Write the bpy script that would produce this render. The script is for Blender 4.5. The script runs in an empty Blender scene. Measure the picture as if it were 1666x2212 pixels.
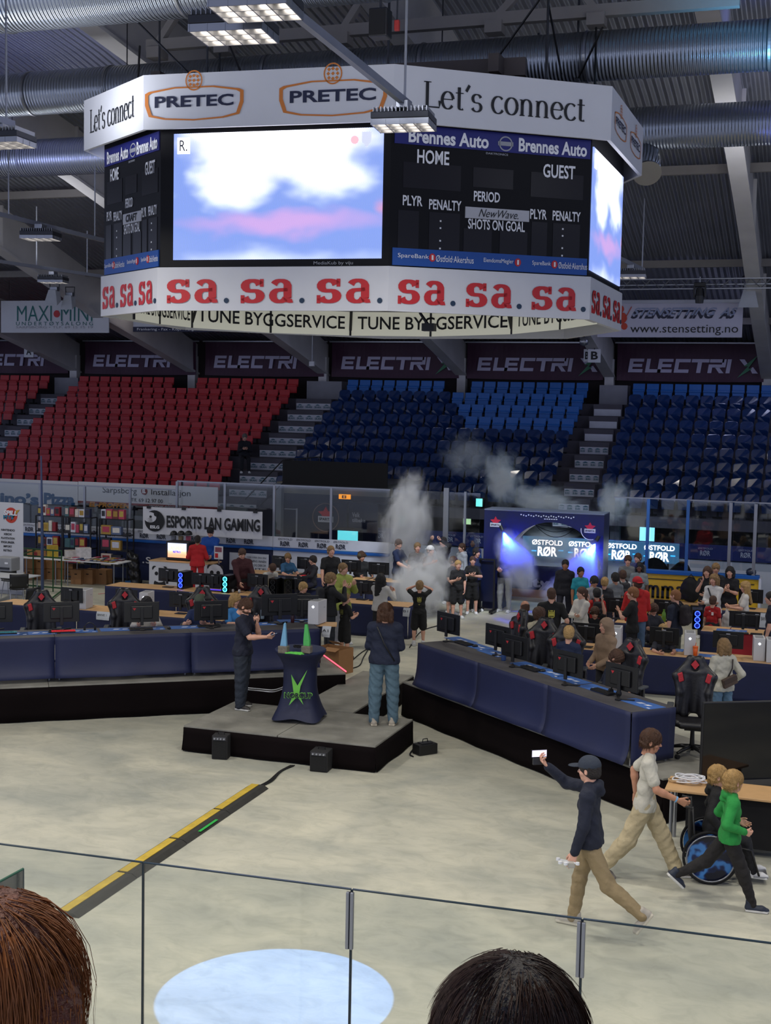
import bpy, math, random
import numpy as np
from mathutils import Vector, Matrix

random.seed(7); RNG = np.random.default_rng(7)
SC = bpy.context.scene
COL = SC.collection
# ------------------------------------------------------------------ camera
F_PX, CAM_H, YAW = 2850.0, 5.3, math.atan(.34)
PITCH, ROLL = math.atan(229/2850.0), .02
FW = np.array([-math.sin(YAW)*math.cos(PITCH), math.cos(YAW)*math.cos(PITCH), -math.sin(PITCH)])
RT = np.array([math.cos(YAW), math.sin(YAW), 0.0])
FH = np.array([-math.sin(YAW), math.cos(YAW), 0.0])
UP0 = np.cross(RT, FW)
CR = RT*math.cos(ROLL)+UP0*math.sin(ROLL); CU = -RT*math.sin(ROLL)+UP0*math.cos(ROLL)
CPOS = np.array([0, 0, CAM_H])
cam_d = bpy.data.cameras.new('camera'); cam = bpy.data.objects.new('camera', cam_d); COL.objects.link(cam)
cam_d.sensor_fit = 'HORIZONTAL'; cam_d.sensor_width = 36; cam_d.lens = F_PX/1666*36
cam_d.clip_start = .05; cam_d.clip_end = 300
M = Matrix.Identity(4)
for i in range(3):
    M[i][0] = CR[i]; M[i][1] = CU[i]; M[i][2] = -FW[i]; M[i][3] = CPOS[i]
cam.matrix_world = M
SC.camera = cam
# ------------------------------------------------------------------ look
SC.view_settings.view_transform = 'Standard'; SC.view_settings.look = 'None'
SC.view_settings.exposure = 0.12; SC.view_settings.gamma = 1; SC.view_settings.use_curve_mapping = False
SC.cycles.use_denoising = True
SC.cycles.max_bounces = 5; SC.cycles.diffuse_bounces = 2; SC.cycles.glossy_bounces = 2
SC.cycles.transmission_bounces = 4; SC.cycles.transparent_max_bounces = 16; SC.cycles.volume_bounces = 1
SC.cycles.volume_step_rate = 2.0; SC.cycles.volume_max_steps = 96
SC.cycles.caustics_reflective = False; SC.cycles.caustics_refractive = False
SC.cycles.sample_clamp_indirect = 4.0
W = bpy.data.worlds.new('hall_air'); SC.world = W; W.use_nodes = True
W.node_tree.nodes['Background'].inputs[0].default_value = (.55, .62, .9, 1)
W.node_tree.nodes['Background'].inputs[1].default_value = .95

def area_light(loc, power, size=.8, col=(1, .955, .86), aim=(0, 0, -1), spread=math.pi, size_y=None):
    l = bpy.data.lights.new('hall_lamp_or_fill', 'AREA'); l.energy = power; l.color = col; l.size = size; l.spread = spread
    if size_y: l.shape = 'RECTANGLE'; l.size_y = size_y
    o = bpy.data.objects.new('hall_lamp_or_fill', l); COL.objects.link(o); o.location = loc
    o.rotation_euler = Vector(aim).to_track_quat('-Z', 'Y').to_euler()
    return o
def spot_light(loc, aim, power, angle, blend, col, r=.03):
    l = bpy.data.lights.new('stage_lamp_or_fill', 'SPOT'); l.energy = power; l.color = col; l.spot_size = angle; l.spot_blend = blend
    l.shadow_soft_size = r
    o = bpy.data.objects.new('stage_lamp_or_fill', l); COL.objects.link(o); o.location = loc
    o.rotation_euler = (Vector(aim)-Vector(loc)).to_track_quat('-Z', 'Y').to_euler()
    return o
# high-bay lamps; some have housings further down, the nearest are added frontal fill
LAMPS = [(-5.05, 11.2, 8.8), (-5.2, 15.5, 8.8), (-5.1, 6.0, 8.8), (-6.5, 27.5, 8.8), (-10.75, 15.6, 8.85), (-16.4, 23.4, 8.7),
         (-10.6, 8.0, 8.8), (.6, 7.0, 8.8), (.8, 13.5, 8.8), (-1.9, 31.5, 8.8), (-11.2, 31.0, 8.8), (-22.5, 31.6, 8.75),
         (-16.0, 12.0, 8.8), (2.0, 20.0, 8.8), (2.5, 27.0, 8.8), (-3.5, 1.5, 9.0), (-12.5, 2.5, 9.0), (-20.5, 26.0, 8.8)]
for x, y, z in LAMPS:
    area_light((x, y, z-.2), (180 if y < 9 else 112) if y < 30 else 85, .6, spread=math.radians(150))
# cold and blue effect lights of the hall: washes on the ducts, spot on the floor, jets at the arch
spot_light((-3.4, 13.5, 11.0), (-4.52, 10.55, 0), 10500, math.radians(10.5), .03, (.13, .36, 1), .01)
area_light((-13.0, 16.5, 10.0), 70, .5, (.10, .28, 1), (-.25, .1, 1), math.radians(120))
area_light((-7.6, 15.0, 10.1), 90, .5, (.08, .22, 1), (0, .2, 1), math.radians(120))
area_light((-1.0, 21.5, 9.9), 55, .5, (.15, .55, 1), (0, .2, 1), math.radians(110))
area_light((-.4, 26.4, 9.8), 45, .5, (.2, .25, 1), (0, .3, 1), math.radians(110))
area_light((-17.5, 24.5, 9.8), 40, .5, (.25, .3, 1), (0, .6, 1), math.radians(130))
spot_light((-7.5, 27.0, 8.6), (-10.3, 32.8, 1.2), 1900, math.radians(34), .6, (.85, .92, 1), .2)  # this spot and the next are added to brighten smoke and arch haze
spot_light((-3.5, 29.5, 8.4), (-7.2, 35.5, 2.0), 900, math.radians(44), .6, (.55, .8, 1), .2)
for x, y in ((-5.2, 13.5), (-11, 17), (-16, 24), (1, 16), (-21, 31), (-2, 29)): area_light((x, y, 9.4), 55, 1.0, (.9, .93, 1), (0, .45, 1))  # added uplights without fixtures, brightening roof and beams
# soft fill lights over the stands, without fixtures
area_light((-25.0, 44.0, 9.2), 38, 1.2, (1, .9, .9), (0, -.1, -1))
area_light((-14.0, 44.0, 9.0), 34, 1.2, (.75, .8, 1), (0, -.1, -1))
area_light((-4.0, 44.0, 9.0), 40, 1.2, (.6, .65, 1), (0, -.1, -1))
area_light((-6.0, 38.4, 3.0), 55, 1.5, (.55, .75, 1), (0, .0, -1), size_y=.3)  # added bluish light behind the arch to brighten its haze

def ray(x, y): return FW+CR*((x-833)/F_PX)+CU*((1106-y)/F_PX)
def gz(x, y, z=0.0):
    d = ray(x, y); return CPOS+d*((z-CAM_H)/d[2])
def gd(x, y, dist):
    d = ray(x, y); return CPOS+d*(dist/np.dot(d, FH))
def gy(x, y, ya):
    d = ray(x, y); return CPOS+d*(ya/d[1])
def pix(p):
    v = np.array(p)-CPOS; w = v@FW; return 833+F_PX*(v@CR)/w, 1106-F_PX*(v@CU)/w
def zlev(x, y, P):
    d = ray(x, y); k = math.hypot(P[0], P[1])/math.hypot(d[0], d[1]); return CAM_H+d[2]*k
# ------------------------------------------------------------------ materials
def lin(h):
    if not isinstance(h, str): return tuple(h)+(1,)
    h = h.lstrip('#'); h = ''.join(c*2 for c in h) if len(h) == 3 else h; v = [int(h[i:i+2], 16)/255 for i in (0, 2, 4)]
    return tuple((c/12.92 if c <= .04045 else ((c+.055)/1.055)**2.4) for c in v)+(1,)
_M = {}
def mat(key, col=None, rough=.6, metal=0, emis=0, bump=0, bscale=20, var=.08, vscale=3, alpha=1, spec=.5, coat=0):
    if key in _M: return _M[key]
    m = bpy.data.materials.new(key); m.use_nodes = True; nt = m.node_tree; b = nt.nodes['Principled BSDF']
    c = lin(col if col is not None else key)
    b.inputs['Base Color'].default_value = c; b.inputs['Roughness'].default_value = rough
    b.inputs['Metallic'].default_value = metal; b.inputs['Specular IOR Level'].default_value = spec
    if coat: b.inputs['Coat Weight'].default_value = coat
    if emis:
        b.inputs['Emission Color'].default_value = c; b.inputs['Emission Strength'].default_value = emis
    if var and not emis:
        tc = nt.nodes.new('ShaderNodeTexCoord'); n = nt.nodes.new('ShaderNodeTexNoise'); n.inputs['Scale'].default_value = vscale
        n.inputs['Detail'].default_value = 3
        mr = nt.nodes.new('ShaderNodeMapRange'); mr.inputs[3].default_value = 1-var*2; mr.inputs[4].default_value = 1+var*2
        mx = nt.nodes.new('ShaderNodeMix'); mx.data_type = 'RGBA'; mx.blend_type = 'MULTIPLY'; mx.inputs[0].default_value = 1
        mx.inputs[6].default_value = c
        nt.links.new(tc.outputs['Object'], n.inputs['Vector']); nt.links.new(n.outputs['Fac'], mr.inputs[0])
        nt.links.new(mr.outputs[0], mx.inputs[7]); nt.links.new(mx.outputs[2], b.inputs['Base Color'])
    if bump:
        tc = nt.nodes.new('ShaderNodeTexCoord'); n = nt.nodes.new('ShaderNodeTexNoise'); n.inputs['Scale'].default_value = bscale
        n.inputs['Detail'].default_value = 4; bp = nt.nodes.new('ShaderNodeBump'); bp.inputs['Strength'].default_value = bump
        bp.inputs['Distance'].default_value = .02
        nt.links.new(tc.outputs['Object'], n.inputs['Vector']); nt.links.new(n.outputs['Fac'], bp.inputs['Height'])
        nt.links.new(bp.outputs[0], b.inputs['Normal'])
    _M[key] = m
    return m
def nodes_of(key):
    m = bpy.data.materials.new(key); m.use_nodes = True; nt = m.node_tree; _M[key] = m
    return m, nt, nt.nodes['Principled BSDF'], (lambda a, b: nt.links.new(a, b))
def glass_mat(key, tint=(.93, .97, .96), refl=.06, base=.0):
    if key in _M: return _M[key]
    m = bpy.data.materials.new(key); m.use_nodes = True; nt = m.node_tree; nt.nodes.clear()
    o = nt.nodes.new('ShaderNodeOutputMaterial'); t = nt.nodes.new('ShaderNodeBsdfTransparent'); g = nt.nodes.new('ShaderNodeBsdfGlossy')
    mx = nt.nodes.new('ShaderNodeMixShader'); lw = nt.nodes.new('ShaderNodeLayerWeight'); mr = nt.nodes.new('ShaderNodeMapRange')
    t.inputs[0].default_value = tuple(tint)+(1,); g.inputs['Roughness'].default_value = .03; lw.inputs[0].default_value = .35
    mr.inputs[3].default_value = refl; mr.inputs[4].default_value = .8
    nt.links.new(lw.outputs['Fresnel'], mr.inputs[0]); nt.links.new(mr.outputs[0], mx.inputs[0])
    nt.links.new(t.outputs[0], mx.inputs[1]); nt.links.new(g.outputs[0], mx.inputs[2]); nt.links.new(mx.outputs[0], o.inputs[0])
    _M[key] = m
    return m
BLACK = mat('black_plastic', '#141416', .45, var=.03)
BLACK2 = mat('black_matte', '#0d0c0e', .85, var=.05)
METAL = mat('grey_steel', '#9a9ca2', .35, .8, var=.05)
DMETAL = mat('dark_steel', '#3a3b40', .45, .6, var=.05)
WHITE = mat('white_paint', '#d9dade', .5, var=.03)
WHITEP = mat('white_vinyl', '#cfd0d6', .55, var=.02)
NAVY = mat('navy_cloth', '#141c42', .8, bump=.35, bscale=3, var=.12, vscale=1.5)
NAVYD = mat('navy_print', '#12183a', .6)
WOODT = mat('beech_top', '#c9a070', .5, var=.08, vscale=6)
RED = mat('red_print', '#c2232b', .5)
TXTW = mat('white_ink', '#e8e9ee', .6, var=0)
TXTK = mat('black_ink', '#111216', .6, var=0)
# ------------------------------------------------------------------ objects
_LAB = {}
def tag(o, label=None, cat=None, group=None, kind=None):
    if label:
        if label in _LAB and group is None: print('DUP LABEL', label)
        _LAB[label] = 1; o['label'] = label
    if cat: o['category'] = cat
    if group: o['group'] = group
    if kind: o['kind'] = kind
    return o
def root(name, loc, label, cat, group=None, rz=0.0):
    o = bpy.data.objects.new(name, None); COL.objects.link(o); o.location = [float(v) for v in loc]; o.rotation_euler = (0, 0, rz)
    o.empty_display_size = .1
    return tag(o, label, cat, group)
def copy_tree(o, parent=None):
    c = o.copy(); COL.objects.link(c); c.parent = parent
    for ch in o.children: copy_tree(ch, c)
    return c
def dup(o, loc, rz, label, group=None):
    c = copy_tree(o); c.location = [float(v) for v in loc]; c.rotation_euler = (0, 0, rz)
    if group: c['group'] = group
    if label: tag(c, label, group=group or '')
    return c
def world_origin(p):
    v = np.zeros(3)
    while p is not None:
        v = v+np.array(p.location); p = p.parent
    return v
class MB:
    def __init__(s): s.v = []; s.f = []; s.m = []; s.mi = 0; s.X = None
    def add(s, vs, fs):
        n = len(s.v)
        if s.X is not None: vs = [s.X @ Vector([float(c) for c in p]) for p in vs]
        s.v += [tuple(float(c) for c in p) for p in vs]; s.f += [tuple(i+n for i in f) for f in fs]; s.m += [s.mi]*len(fs); return s
    def box(s, c, d, rz=0, R=None):
        c = Vector([float(t) for t in c]); h = [t/2 for t in d]
        R = R or Matrix.Rotation(rz, 3, 'Z')
        vs = [c+R @ Vector((sx*h[0], sy*h[1], sz*h[2])) for sz in (-1, 1) for sx, sy in ((-1, -1), (1, -1), (1, 1), (-1, 1))]
        return s.add(vs, [(3, 2, 1, 0), (4, 5, 6, 7), (0, 1, 5, 4), (1, 2, 6, 5), (2, 3, 7, 6), (3, 0, 4, 7)])
    def bar(s, a, b, w, h):
        a = Vector([float(t) for t in a]); b = Vector([float(t) for t in b]); d = b-a; L = d.length
        q = d.to_track_quat('X', 'Z').to_matrix()
        return s.box((a+b)/2, (L, w, h), R=q)
    def tube(s, pts, r, n=8, caps=True):
        P = [Vector([float(t) for t in p]) for p in pts]; rr = r if hasattr(r, '__len__') else [r]*len(P)
        vs = []; up = None
        for i, p in enumerate(P):
            t = (P[min(i+1, len(P)-1)]-P[max(i-1, 0)]).normalized()
            if up is None: up = Vector((0, 0, 1)) if abs(t.z) < .9 else Vector((1, 0, 0))
            a = (up-t*up.dot(t))
            if a.length < 1e-5: a = t.orthogonal()
            a.normalize(); up = a; b = t.cross(a)
            for k in range(n):
                an = 2*math.pi*k/n; vs.append(p+(a*math.cos(an)+b*math.sin(an))*rr[i])
        fs = [(i*n+k, i*n+(k+1) % n, (i+1)*n+(k+1) % n, (i+1)*n+k) for i in range(len(P)-1) for k in range(n)]
        if caps: fs += [tuple(range(n))[::-1], tuple((len(P)-1)*n+k for k in range(n))]
        return s.add(vs, fs)
    def lathe(s, prof, n=20, c=(0, 0, 0), caps=True):
        vs = [(c[0]+r*math.cos(2*math.pi*k/n), c[1]+r*math.sin(2*math.pi*k/n), c[2]+z) for r, z in prof for k in range(n)]
        fs = [(i*n+k, i*n+(k+1) % n, (i+1)*n+(k+1) % n, (i+1)*n+k) for i in range(len(prof)-1) for k in range(n)]
        if caps: fs += [tuple(range(n))[::-1], tuple((len(prof)-1)*n+k for k in range(n))]
        return s.add(vs, fs)
    def prism(s, poly, fn0, fn1):
        n = len(poly); vs = [fn0(*p) for p in poly]+[fn1(*p) for p in poly]
        fs = [tuple(range(n))[::-1], tuple(range(n, 2*n))]+[(i, (i+1) % n, n+(i+1) % n, n+i) for i in range(n)]
        return s.add(vs, fs)
    def slab(s, poly, z0, z1):
        return s.prism(poly, lambda x, y: (x, y, z0), lambda x, y: (x, y, z1))
    def grid(s, fn, nu, nv):
        vs = [fn(i/nu, j/nv) for j in range(nv+1) for i in range(nu+1)]
        return s.add(vs, [(j*(nu+1)+i, j*(nu+1)+i+1, (j+1)*(nu+1)+i+1, (j+1)*(nu+1)+i) for j in range(nv) for i in range(nu)])
    def build(s, name, m, parent=None, bevel=0, smooth=False, world=False, kind=None, sol=0):
        me = bpy.data.meshes.new(name); v = s.v
        if world and parent is not None:
            o0 = world_origin(parent); v = [(p[0]-o0[0], p[1]-o0[1], p[2]-o0[2]) for p in v]
        me.from_pydata(v, [], s.f)
        ms = m if isinstance(m, (list, tuple)) else [m]
        for q in ms: me.materials.append(q)
        if len(ms) > 1: me.polygons.foreach_set('material_index', s.m)
        if smooth: me.polygons.foreach_set('use_smooth', [True]*len(me.polygons))
        me.update()
        o = bpy.data.objects.new(name, me); COL.objects.link(o)
        if parent is not None: o.parent = parent
        if sol:
            d = o.modifiers.new('t', 'SOLIDIFY'); d.thickness = sol
        if bevel:
            d = o.modifiers.new('b', 'BEVEL'); d.width = bevel; d.segments = 2; d.limit_method = 'ANGLE'
        if kind: o['kind'] = kind
        return o
# ------------------------------------------------------------------ writing
_TC = {}
def text_geo(t, bold=0.0, shear=0.0):
    k = (t, bold, shear)
    if k in _TC: return _TC[k]
    c = bpy.data.curves.new('writing', 'FONT'); c.body = t; c.size = 1; c.offset = bold; c.shear = shear; c.resolution_u = 3
    o = bpy.data.objects.new('writing', c); me = bpy.data.meshes.new_from_object(o)
    V = np.array([v.co[:2] for v in me.vertices]) if len(me.vertices) else np.zeros((0, 2)); Fc = [tuple(p.vertices) for p in me.polygons]
    bpy.data.objects.remove(o); bpy.data.meshes.remove(me)
    _TC[k] = (V, Fc); return _TC[k]
# a pen with a broad nib: thick uprights, thin bars, small feet (for the serif signs)
def _arc(cx, cy, rx, ry, a0, a1, n=12): return [(cx+rx*math.cos(math.radians(a0+(a1-a0)*i/n)), cy+ry*math.sin(math.radians(a0+(a1-a0)*i/n))) for i in range(n+1)]
GL = {
 'L': (.62, [[(.17, 0), (.17, .7)], [(.05, .015), (.58, .015), (.60, .2)], [(.05, .69), (.30, .69)]]),
 'e': (.5, [[(.07, .26), (.43, .26)], _arc(.25, .235, .19, .235, 10, 325, 20)]),
 't': (.33, [[(.14, .62), (.14, .1)]+_arc(.22, .08, .08, .07, 190, 320, 6), [(.02, .46), (.29, .46)]]),
 '´': (.22, [[(.05, .52), (.16, .70)]]),
 's': (.42, [_arc(.2, .35, .14, .12, 15, 250, 12)+_arc(.2, .12, .15, .125, 70, -165, 14)]),
 'c': (.46, [_arc(.25, .235, .2, .235, 45, 325, 18)]),
 'o': (.52, [_arc(.26, .235, .2, .235, 0, 360, 24)]),
 'n': (.56, [[(.12, 0), (.12, .44)], [(.12, .3)]+_arc(.27, .3, .15, .16, 160, 0, 8)+[(.42, 0)], [(.03, .01), (.21, .01)], [(.33, .01), (.51, .01)], [(.03, .44), (.12, .44)]]),
 'm': (.86, [[(.12, 0), (.12, .44)], [(.12, .3)]+_arc(.27, .3, .14, .16, 160, 0, 8)+[(.41, 0)], [(.41, .3)]+_arc(.56, .3, .14, .16, 160, 0, 8)+[(.70, 0)], [(.03, .01), (.21, .01)], [(.33, .01), (.50, .01)], [(.62, .01), (.79, .01)], [(.03, .44), (.12, .44)]]),
 'a': (.52, [_arc(.22, .34, .15, .13, 160, 10, 8)+[(.37, .08)]+_arc(.44, .08, .07, .07, 180, 300, 5), [(.37, .27)]+_arc(.2, .13, .14, .13, 100, 330, 12)]),
 '.': (.3, []), ' ': (.28, []),
}
def pen_geo(t, thick, thin):
    V = []; Fc = []; x = 0
    for ch in t:
        w, st = GL[ch]
        for P in st:
            P = [(p[0]+x, p[1]) for p in P]; L = []; n = len(V)
            for i, p in enumerate(P):
                a = P[max(i-1, 0)]; b = P[min(i+1, len(P)-1)]; dx, dy = b[0]-a[0], b[1]-a[1]; l = math.hypot(dx, dy) or 1; dx /= l; dy /= l
                ww = (thin+(thick-thin)*abs(dy)**1.3)/2; L.append((p[0]-dy*ww, p[1]+dx*ww)); L.append((p[0]+dy*ww, p[1]-dx*ww))
            V += L; Fc += [(n+2*i+1, n+2*i+3, n+2*i+2, n+2*i) for i in range(len(P)-1)]
        if ch == '.':
            n = len(V); V += _arc(x+.13, .07, .075, .075, 0, 330, 11); Fc.append(tuple(range(n, n+12)))
        x += w
    return np.array(V), Fc
class Plane:
    """a vertical (or leaning) sign plane: ex to the viewer's right, ez up, n towards the viewer"""
    def __init__(s, o, ex, ez=(0, 0, 1)):
        s.o = np.array(o, float); s.ex = np.array(ex, float)/np.linalg.norm(ex); ez = np.array(ez, float)
        s.n = np.cross(s.ex, ez); s.n /= np.linalg.norm(s.n); s.ez = np.cross(s.n, s.ex)
    def hit(s, px, py):
        d = ray(px, py); t = np.dot(s.o-CPOS, s.n)/np.dot(d, s.n); q = CPOS+d*t-s.o
        return q@s.ex, q@s.ez
    def P(s, a, b, off=0.0): return s.o+s.ex*a+s.ez*b+s.n*off
    def rect(s, mb, a0, a1, b0, b1, off0, off1):
        vs = [s.P(a, b, o) for o in (off0, off1) for a, b in ((a0, b0), (a1, b0), (a1, b1), (a0, b1))]
        mb.add(vs, [(3, 2, 1, 0), (4, 5, 6, 7), (0, 1, 5, 4), (1, 2, 6, 5), (2, 3, 7, 6), (3, 0, 4, 7)]); return mb
    def rectpx(s, mb, x0, y0, x1, y1, off0, off1):
        a0, b1 = s.hit(x0, y0); a1, b0 = s.hit(x1, y1); return s.rect(mb, min(a0, a1), max(a0, a1), min(b0, b1), max(b0, b1), off0, off1)
    def poly(s, mb, pts, off0, off1):
        return mb.prism(pts, lambda a, b: s.P(a, b, off0), lambda a, b: s.P(a, b, off1))
    def text(s, t, a0, a1, b0, b1, m, parent, name='lettering', bold=.0, shear=0.0, off=.012, pen=None, mb=None, frac=None):
        V, Fc = pen_geo(t, *pen) if pen else text_geo(t, bold, shear)
        if len(V) == 0: return None
        lo, hi = V.min(0), V.max(0)
        if pen: lo = np.array([lo[0], 0.])
        q = (V-lo)/(hi-lo)*[a1-a0, b1-b0]+[a0, b0]
        o = mb or MB(); o.add([s.P(p[0], p[1], off) for p in q], Fc)
        if mb is None: return o.build(name, m, parent, world=True)
    def textpx(s, t, x0, x1, yc, hpx, m, parent, name='lettering', **k):
        a0, b = s.hit(x0, yc); a1, _ = s.hit(x1, yc); a, bb = s.hit((x0+x1)/2, yc); _, b1 = s.hit((x0+x1)/2, yc-hpx/2); _, b0 = s.hit((x0+x1)/2, yc+hpx/2)
        return s.text(t, a0, a1, b0, b1, m, parent, name, **k)
def plane_y(y): return Plane((0, y, 0), (1, 0, 0))
# ------------------------------------------------------------------ organic surfaces from distance fields
class Vol:
    def __init__(s, lo, hi, h):
        s.lo = np.array(lo, float)-2*h; s.h = h; n = np.ceil((np.array(hi)+2*h-s.lo)/h).astype(int)+1; s.n = n
        s.f = np.full(n, 9., np.float32)
    def _w(s, lo, hi):
        a = np.clip(np.floor((np.array(lo)-s.lo)/s.h).astype(int), 0, s.n-1); b = np.clip(np.ceil((np.array(hi)-s.lo)/s.h).astype(int)+1, 1, s.n)
        g = np.meshgrid(*[s.lo[i]+s.h*np.arange(a[i], b[i]) for i in range(3)], indexing='ij')
        return tuple(slice(a[i], b[i]) for i in range(3)), g
    def _mix(s, sl, d, k, sub=False):
        f = s.f[sl]
        if sub:
            d = -d; h = np.maximum(k-np.abs(f-d), 0)/max(k, 1e-6); s.f[sl] = np.maximum(f, d)+h*h*k*.25
        else:
            h = np.maximum(k-np.abs(f-d), 0)/max(k, 1e-6); s.f[sl] = np.minimum(f, d)-h*h*k*.25
    def cap(s, a, b, ra, rb=None, k=.02, sub=False, sq=None):
        rb = ra if rb is None else rb; a = np.array(a, float); b = np.array(b, float); p = max(ra, rb)+k+2*s.h
        sl, (X, Y, Z) = s._w(np.minimum(a, b)-p, np.maximum(a, b)+p)
        if X.size == 0: return s
        px, py, pz = X-a[0], Y-a[1], Z-a[2]; d = b-a; L = max(d@d, 1e-9)
        t = np.clip((px*d[0]+py*d[1]+pz*d[2])/L, 0, 1)
        qx, qy, qz = px-t*d[0], py-t*d[1], pz-t*d[2]
        if sq is not None:
            n, fac = sq; c = (qx*n[0]+qy*n[1]+qz*n[2])*(1/fac-1); qx = qx+n[0]*c; qy = qy+n[1]*c; qz = qz+n[2]*c
        s._mix(sl, np.sqrt(qx*qx+qy*qy+qz*qz)-(ra+(rb-ra)*t), k, sub); return s
    def ell(s, c, r, k=.02, sub=False):
        c = np.array(c, float); r = np.array(r, float); p = r+k+2*s.h
        sl, (X, Y, Z) = s._w(c-p, c+p)
        if X.size == 0: return s
        X, Y, Z = X-c[0], Y-c[1], Z-c[2]
        k0 = np.sqrt((X/r[0])**2+(Y/r[1])**2+(Z/r[2])**2); k1 = np.sqrt((X/r[0]**2)**2+(Y/r[1]**2)**2+(Z/r[2]**2)**2)+1e-6
        s._mix(sl, k0*(k0-1)/k1, k, sub); return s
    def box(s, c, hs, r=.01, k=.02, sub=False):
        c = np.array(c, float); hs = np.array(hs, float); p = hs+k+2*s.h+r
        sl, g = s._w(c-p, c+p)
        if g[0].size == 0: return s
        q = [np.abs(g[i]-c[i])-hs[i]+r for i in range(3)]
        d = np.sqrt(sum(np.maximum(t, 0)**2 for t in q))+np.minimum(np.maximum(q[0], np.maximum(q[1], q[2])), 0)-r
        s._mix(sl, d, k, sub); return s
    def cut(s, p, n):
        g = np.meshgrid(*[s.lo[i]+s.h*np.arange(s.n[i]) for i in range(3)], indexing='ij'); s.f = np.maximum(s.f, ((g[0]-p[0])*n[0]+(g[1]-p[1])*n[1]+(g[2]-p[2])*n[2]).astype(np.float32)); return s
    def wrinkle(s, amp, fr=30, seed=0):
        g = np.meshgrid(*[s.lo[i]+s.h*np.arange(s.n[i]) for i in range(3)], indexing='ij'); X, Y, Z = g
        s.f = s.f+(amp*(np.sin(X*fr*1.3+Z*fr+seed+2*np.sin(Y*fr*.6+seed))*np.sin(Y*fr*.9-Z*fr*.8+1.7*seed+1.5*np.sin(X*fr*.5)))).astype(np.float32); return s
    def mesh(s):
        f = s.f; S = f < 0
        A = np.zeros(tuple(s.n-1), bool); c0 = S[:-1, :-1, :-1]
        co = [(i, j, k) for i in (0, 1) for j in (0, 1) for k in (0, 1)]
        sh = lambda a, i, j, k: a[i:a.shape[0]-1+i, j:a.shape[1]-1+j, k:a.shape[2]-1+k]
        for c in co[1:]: A |= (sh(S, *c) != c0)
        I = np.argwhere(A)
        if len(I) == 0: return np.zeros((0, 3)), []
        idx = -np.ones(A.shape, np.int64); idx[tuple(I.T)] = np.arange(len(I))
        val = {c: f[I[:, 0]+c[0], I[:, 1]+c[1], I[:, 2]+c[2]] for c in co}
        acc = np.zeros((len(I), 3)); cnt = np.zeros(len(I))
        for c in co:
            for ax in range(3):
                if c[ax] == 0:
                    d = list(c); d[ax] = 1; d = tuple(d); a, b = val[c], val[d]; m = (a < 0) != (b < 0)
                    t = np.where(m, a/np.where(m, a-b, 1), 0); p = np.tile(np.array(c, float), (len(I), 1)); p[:, ax] += t
                    acc += p*m[:, None]; cnt += m
        V = (I+acc/cnt[:, None])*s.h+s.lo
        Q = []
        for ax in range(3):
            u, w = [(1, 2), (2, 0), (0, 1)][ax]
            a = [slice(None)]*3; b = [slice(None)]*3; a[ax] = slice(0, -1); b[ax] = slice(1, None)
            D = S[tuple(a)] != S[tuple(b)]; G = np.argwhere(D); G = G[(G[:, u] > 0) & (G[:, w] > 0) & (G[:, u] < s.n[u]-1) & (G[:, w] < s.n[w]-1)]
            if len(G) == 0: continue
            def at(du, dw):
                H = G.copy(); H[:, u] -= du; H[:, w] -= dw; return idx[tuple(H.T)]
            q = np.stack([at(1, 1), at(0, 1), at(0, 0), at(1, 0)], 1)
            ins = S[tuple(G.T)]; q[~ins] = q[~ins][:, ::-1]; Q.append(q)
        return V, np.concatenate(Q)
def vmesh(name, parts, mats, parent=None, X=None):
    """parts: list of (V, F, material index or array)"""
    V = []; Fs = []; mi = []; n = 0
    for v, f, m in parts:
        v = np.asarray(v); V.append(v); Fs += [tuple(int(i)+n for i in q) for q in f]; n += len(v)
        mi += list(m) if hasattr(m, '__len__') else [m]*len(f)
    V = np.concatenate(V)
    me = bpy.data.meshes.new(name); me.from_pydata([tuple(p) for p in V.tolist()], [], Fs)
    for q in mats: me.materials.append(q)
    me.polygons.foreach_set('material_index', np.array(mi, np.int32)); me.polygons.foreach_set('use_smooth', [True]*len(me.polygons)); me.update()
    o = bpy.data.objects.new(name, me); COL.objects.link(o)
    if parent is not None: o.parent = parent
    return o
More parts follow.
